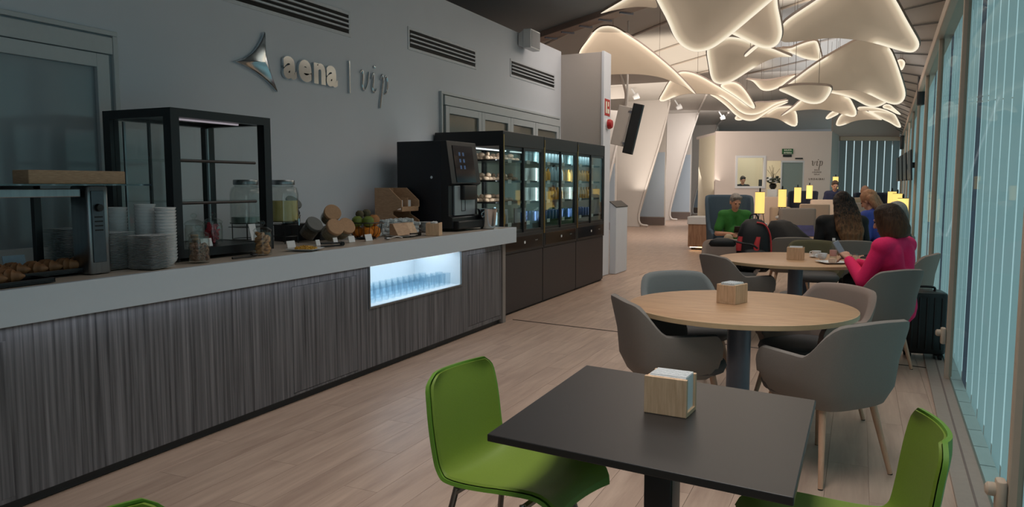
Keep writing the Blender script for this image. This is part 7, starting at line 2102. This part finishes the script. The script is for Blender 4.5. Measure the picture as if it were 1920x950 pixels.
    ('lit sail tip nearest the far end of the glass wall', (0.45, 17.843, 2.87), (0.984, 0.0463, -0.1718), (-0.0233, -0.9237, -0.3825), 0.0866, [(-0.365,0.087),(-0.349,0.099),(-0.302,0.107),(-0.243,0.114),(-0.184,0.120),(-0.131,0.123),(-0.079,0.124),(-0.022,0.123),(0.036,0.120),(0.087,0.116),(0.130,0.102),(0.171,0.068),(0.212,0.017),(0.255,-0.042),(0.299,-0.103),(0.327,-0.157),(0.316,-0.185),(0.275,-0.184),(0.227,-0.168),(0.180,-0.147),(0.133,-0.124),(0.083,-0.103),(0.024,-0.083),(-0.038,-0.062),(-0.094,-0.039),(-0.153,-0.013),(-0.212,0.014),(-0.271,0.039),(-0.333,0.066)], '11111111111111111111111111111'),
    ('ribbon like lit sail above the furthest sail', (0.244, 17.093, 2.96), (0.9838, 0.0577, -0.1697), (-0.0132, -0.9209, -0.3895), 0.0569, [(-0.354,-0.002),(-0.328,0.026),(-0.275,0.038),(-0.219,0.047),(-0.165,0.051),(-0.108,0.053),(-0.050,0.054),(0.005,0.052),(0.063,0.048),(0.123,0.040),(0.180,0.029),(0.232,0.013),(0.287,-0.006),(0.335,-0.025),(0.349,-0.035),(0.316,-0.033),(0.265,-0.027),(0.209,-0.019),(0.147,-0.013),(0.092,-0.010),(0.043,-0.011),(-0.007,-0.016),(-0.060,-0.023),(-0.110,-0.029),(-0.160,-0.036),(-0.222,-0.046),(-0.286,-0.055),(-0.336,-0.041)], '1111111111111110000000000000'),
    ('pointed lit sail beside the dark ceiling gear', (0.5, 16.095, 2.872), (0.9833, 0.0443, -0.1768), (-0.0286, -0.9206, -0.3895), 0.0000, [(-0.162,0.063),(-0.122,0.089),(-0.072,0.091),(-0.026,0.075),(0.017,0.046),(0.062,0.015),(0.110,-0.018),(0.156,-0.052),(0.175,-0.075),(0.150,-0.080),(0.100,-0.071),(0.052,-0.054),(0.005,-0.034),(-0.042,-0.017),(-0.092,-0.006),(-0.142,0.002),(-0.171,0.024)], '11111111111111111'),
    ('tiny lit sail showing right of the large lower sail', (0.506, 13.04, 3.28), (0.9584, 0.1569, -0.2384), (-0.0301, -0.7752, -0.631), 0.0000, [(-0.075,0.055),(-0.050,0.079),(-0.015,0.082),(0.017,0.066),(0.042,0.035),(0.051,-0.003),(0.052,-0.043),(0.049,-0.084),(0.033,-0.100),(-0.000,-0.075),(-0.036,-0.030),(-0.067,0.016)], '111111111111')
]
from mathutils.geometry import delaunay_2d_cdt

M_sail, nt, N, L, p = new_mat('sail_fabric_painted_glow')
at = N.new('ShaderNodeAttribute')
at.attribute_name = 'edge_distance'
rp = N.new('ShaderNodeValToRGB')  # rim glow painted as emission fading with distance; no edge lights are built
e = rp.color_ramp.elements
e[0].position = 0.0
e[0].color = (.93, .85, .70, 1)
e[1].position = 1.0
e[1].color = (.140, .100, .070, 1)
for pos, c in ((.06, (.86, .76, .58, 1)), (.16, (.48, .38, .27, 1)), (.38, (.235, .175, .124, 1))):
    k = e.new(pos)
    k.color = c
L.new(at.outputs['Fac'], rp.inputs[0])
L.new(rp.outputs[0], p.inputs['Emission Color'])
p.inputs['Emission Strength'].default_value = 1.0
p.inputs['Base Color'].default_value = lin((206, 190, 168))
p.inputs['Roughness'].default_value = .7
M_srim = mat('grey_sail_frame', (150, 134, 124), .5, var=.03)
M_cable = mat('thin_steel_cable', (120, 112, 104), .4, .8)


def make_sail(label, O, U, Nn, kb, uv, lit):
    O, U, Nn = Vector(O), Vector(U), Vector(Nn)
    V = Nn.cross(U)
    s_ = thing('ceiling_sail_lamp', label, 'lamp', O)
    n = len(uv)
    us = [a for a, b in uv]
    vs_ = [b for a, b in uv]
    size = max(max(us) - min(us), max(vs_) - min(vs_))
    lit = [c == '1' for c in lit]

    def dist(a, b, only):
        best = 9.0
        for i in range(n):
            if only and not (lit[i] and lit[(i + 1) % n]):
                continue
            x0, y0 = uv[i]
            x1, y1 = uv[(i + 1) % n]
            dx, dy = x1 - x0, y1 - y0
            l2 = dx * dx + dy * dy + 1e-12
            t = max(0, min(1, ((a - x0) * dx + (b - y0) * dy) / l2))
            best = min(best, math.hypot(a - x0 - t * dx, b - y0 - t * dy))
        return best

    def inside(a, b):
        r_ = False
        for i in range(n):
            x0, y0 = uv[i]
            x1, y1 = uv[i - 1]
            if (y0 > b) != (y1 > b) and a < (x1 - x0) * (b - y0) / (y1 - y0) + x0:
                r_ = not r_
        return r_
    pts = [Vector((a, b)) for a, b in uv]
    # inner ring points close to the rim, then a grid
    for i in range(n):
        x0, y0 = uv[i - 1]
        x1, y1 = uv[(i + 1) % n]
        l_ = math.hypot(x1 - x0, y1 - y0) + 1e-9
        for sgn in (1, -1):
            for q in (.018, .045, .09):
                a, b = uv[i][0] + sgn * (y1 - y0) / l_ * q, uv[i][1] - sgn * (x1 - x0) / l_ * q
                if inside(a, b) and dist(a, b, False) > q * .8:
                    pts.append(Vector((a, b)))
    g = max(.07, size / 18)
    a = min(us)
    while a < max(us):
        b = min(vs_)
        while b < max(vs_):
            if inside(a, b) and dist(a, b, False) > .11:
                pts.append(Vector((a, b)))
            b += g
        a += g
    vo, _, fo, _, _, _ = delaunay_2d_cdt(pts, [], [list(range(n))], 1, 1e-5)

    def P3(a, b, off=0.0):
        return U * a + V * b + Nn * (kb * (a * a - b * b) + off)
    me = bpy.data.meshes.new('fabric')
    me.from_pydata([tuple(P3(x.x, x.y)) for x in vo], [], [list(f) for f in fo])
    me.materials.append(M_sail)
    for f in me.polygons:
        f.use_smooth = True
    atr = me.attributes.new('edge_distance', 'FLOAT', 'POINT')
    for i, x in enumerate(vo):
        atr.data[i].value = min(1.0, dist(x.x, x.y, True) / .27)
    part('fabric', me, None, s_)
    # frame: band around the rim and closed upper skin
    me2 = bpy.data.meshes.new('frame')
    q = len(vo)
    out = []
    for i in range(n):
        x0, y0 = uv[i - 1]
        x1, y1 = uv[(i + 1) % n]
        l_ = math.hypot(x1 - x0, y1 - y0) + 1e-9
        a, b = uv[i][0] + (y1 - y0) / l_ * (.014 if n > 30 else .006), uv[i][1] - (x1 - x0) / l_ * (.014 if n > 30 else .006)
        c, d = uv[i][0] - (y1 - y0) / l_ * (.014 if n > 30 else .006), uv[i][1] + (x1 - x0) / l_ * (.014 if n > 30 else .006)
        out.append((c, d) if inside(a, b) else (a, b))
    v2 = [tuple(P3(x.x, x.y, -.035)) for x in vo] + [tuple(P3(a, b, .002)) for a, b in uv] + [tuple(P3(a, b, -.030)) for a, b in out]
    f2 = [list(f) for f in fo] + [[q + i, q + (i + 1) % n, q + n + (i + 1) % n, q + n + i] for i in range(n)]
    me2.from_pydata(v2, [], f2)
    me2.materials.append(M_srim)
    part('frame', me2, None, s_)
    # two hanging cables up to the ceiling
    ids = sorted(range(n), key=lambda i: uv[i][0])
    for k in (ids[n // 5], ids[-n // 5]):
        c0 = P3(uv[k][0] * .6, uv[k][1] * .6, -.035)
        top = 4.29 - O.z
        if c0.z < top - .05:
            part('cable', B().cyl(c0, (c0.x, c0.y, top), .003, None, 5), M_cable, s_)
    return s_


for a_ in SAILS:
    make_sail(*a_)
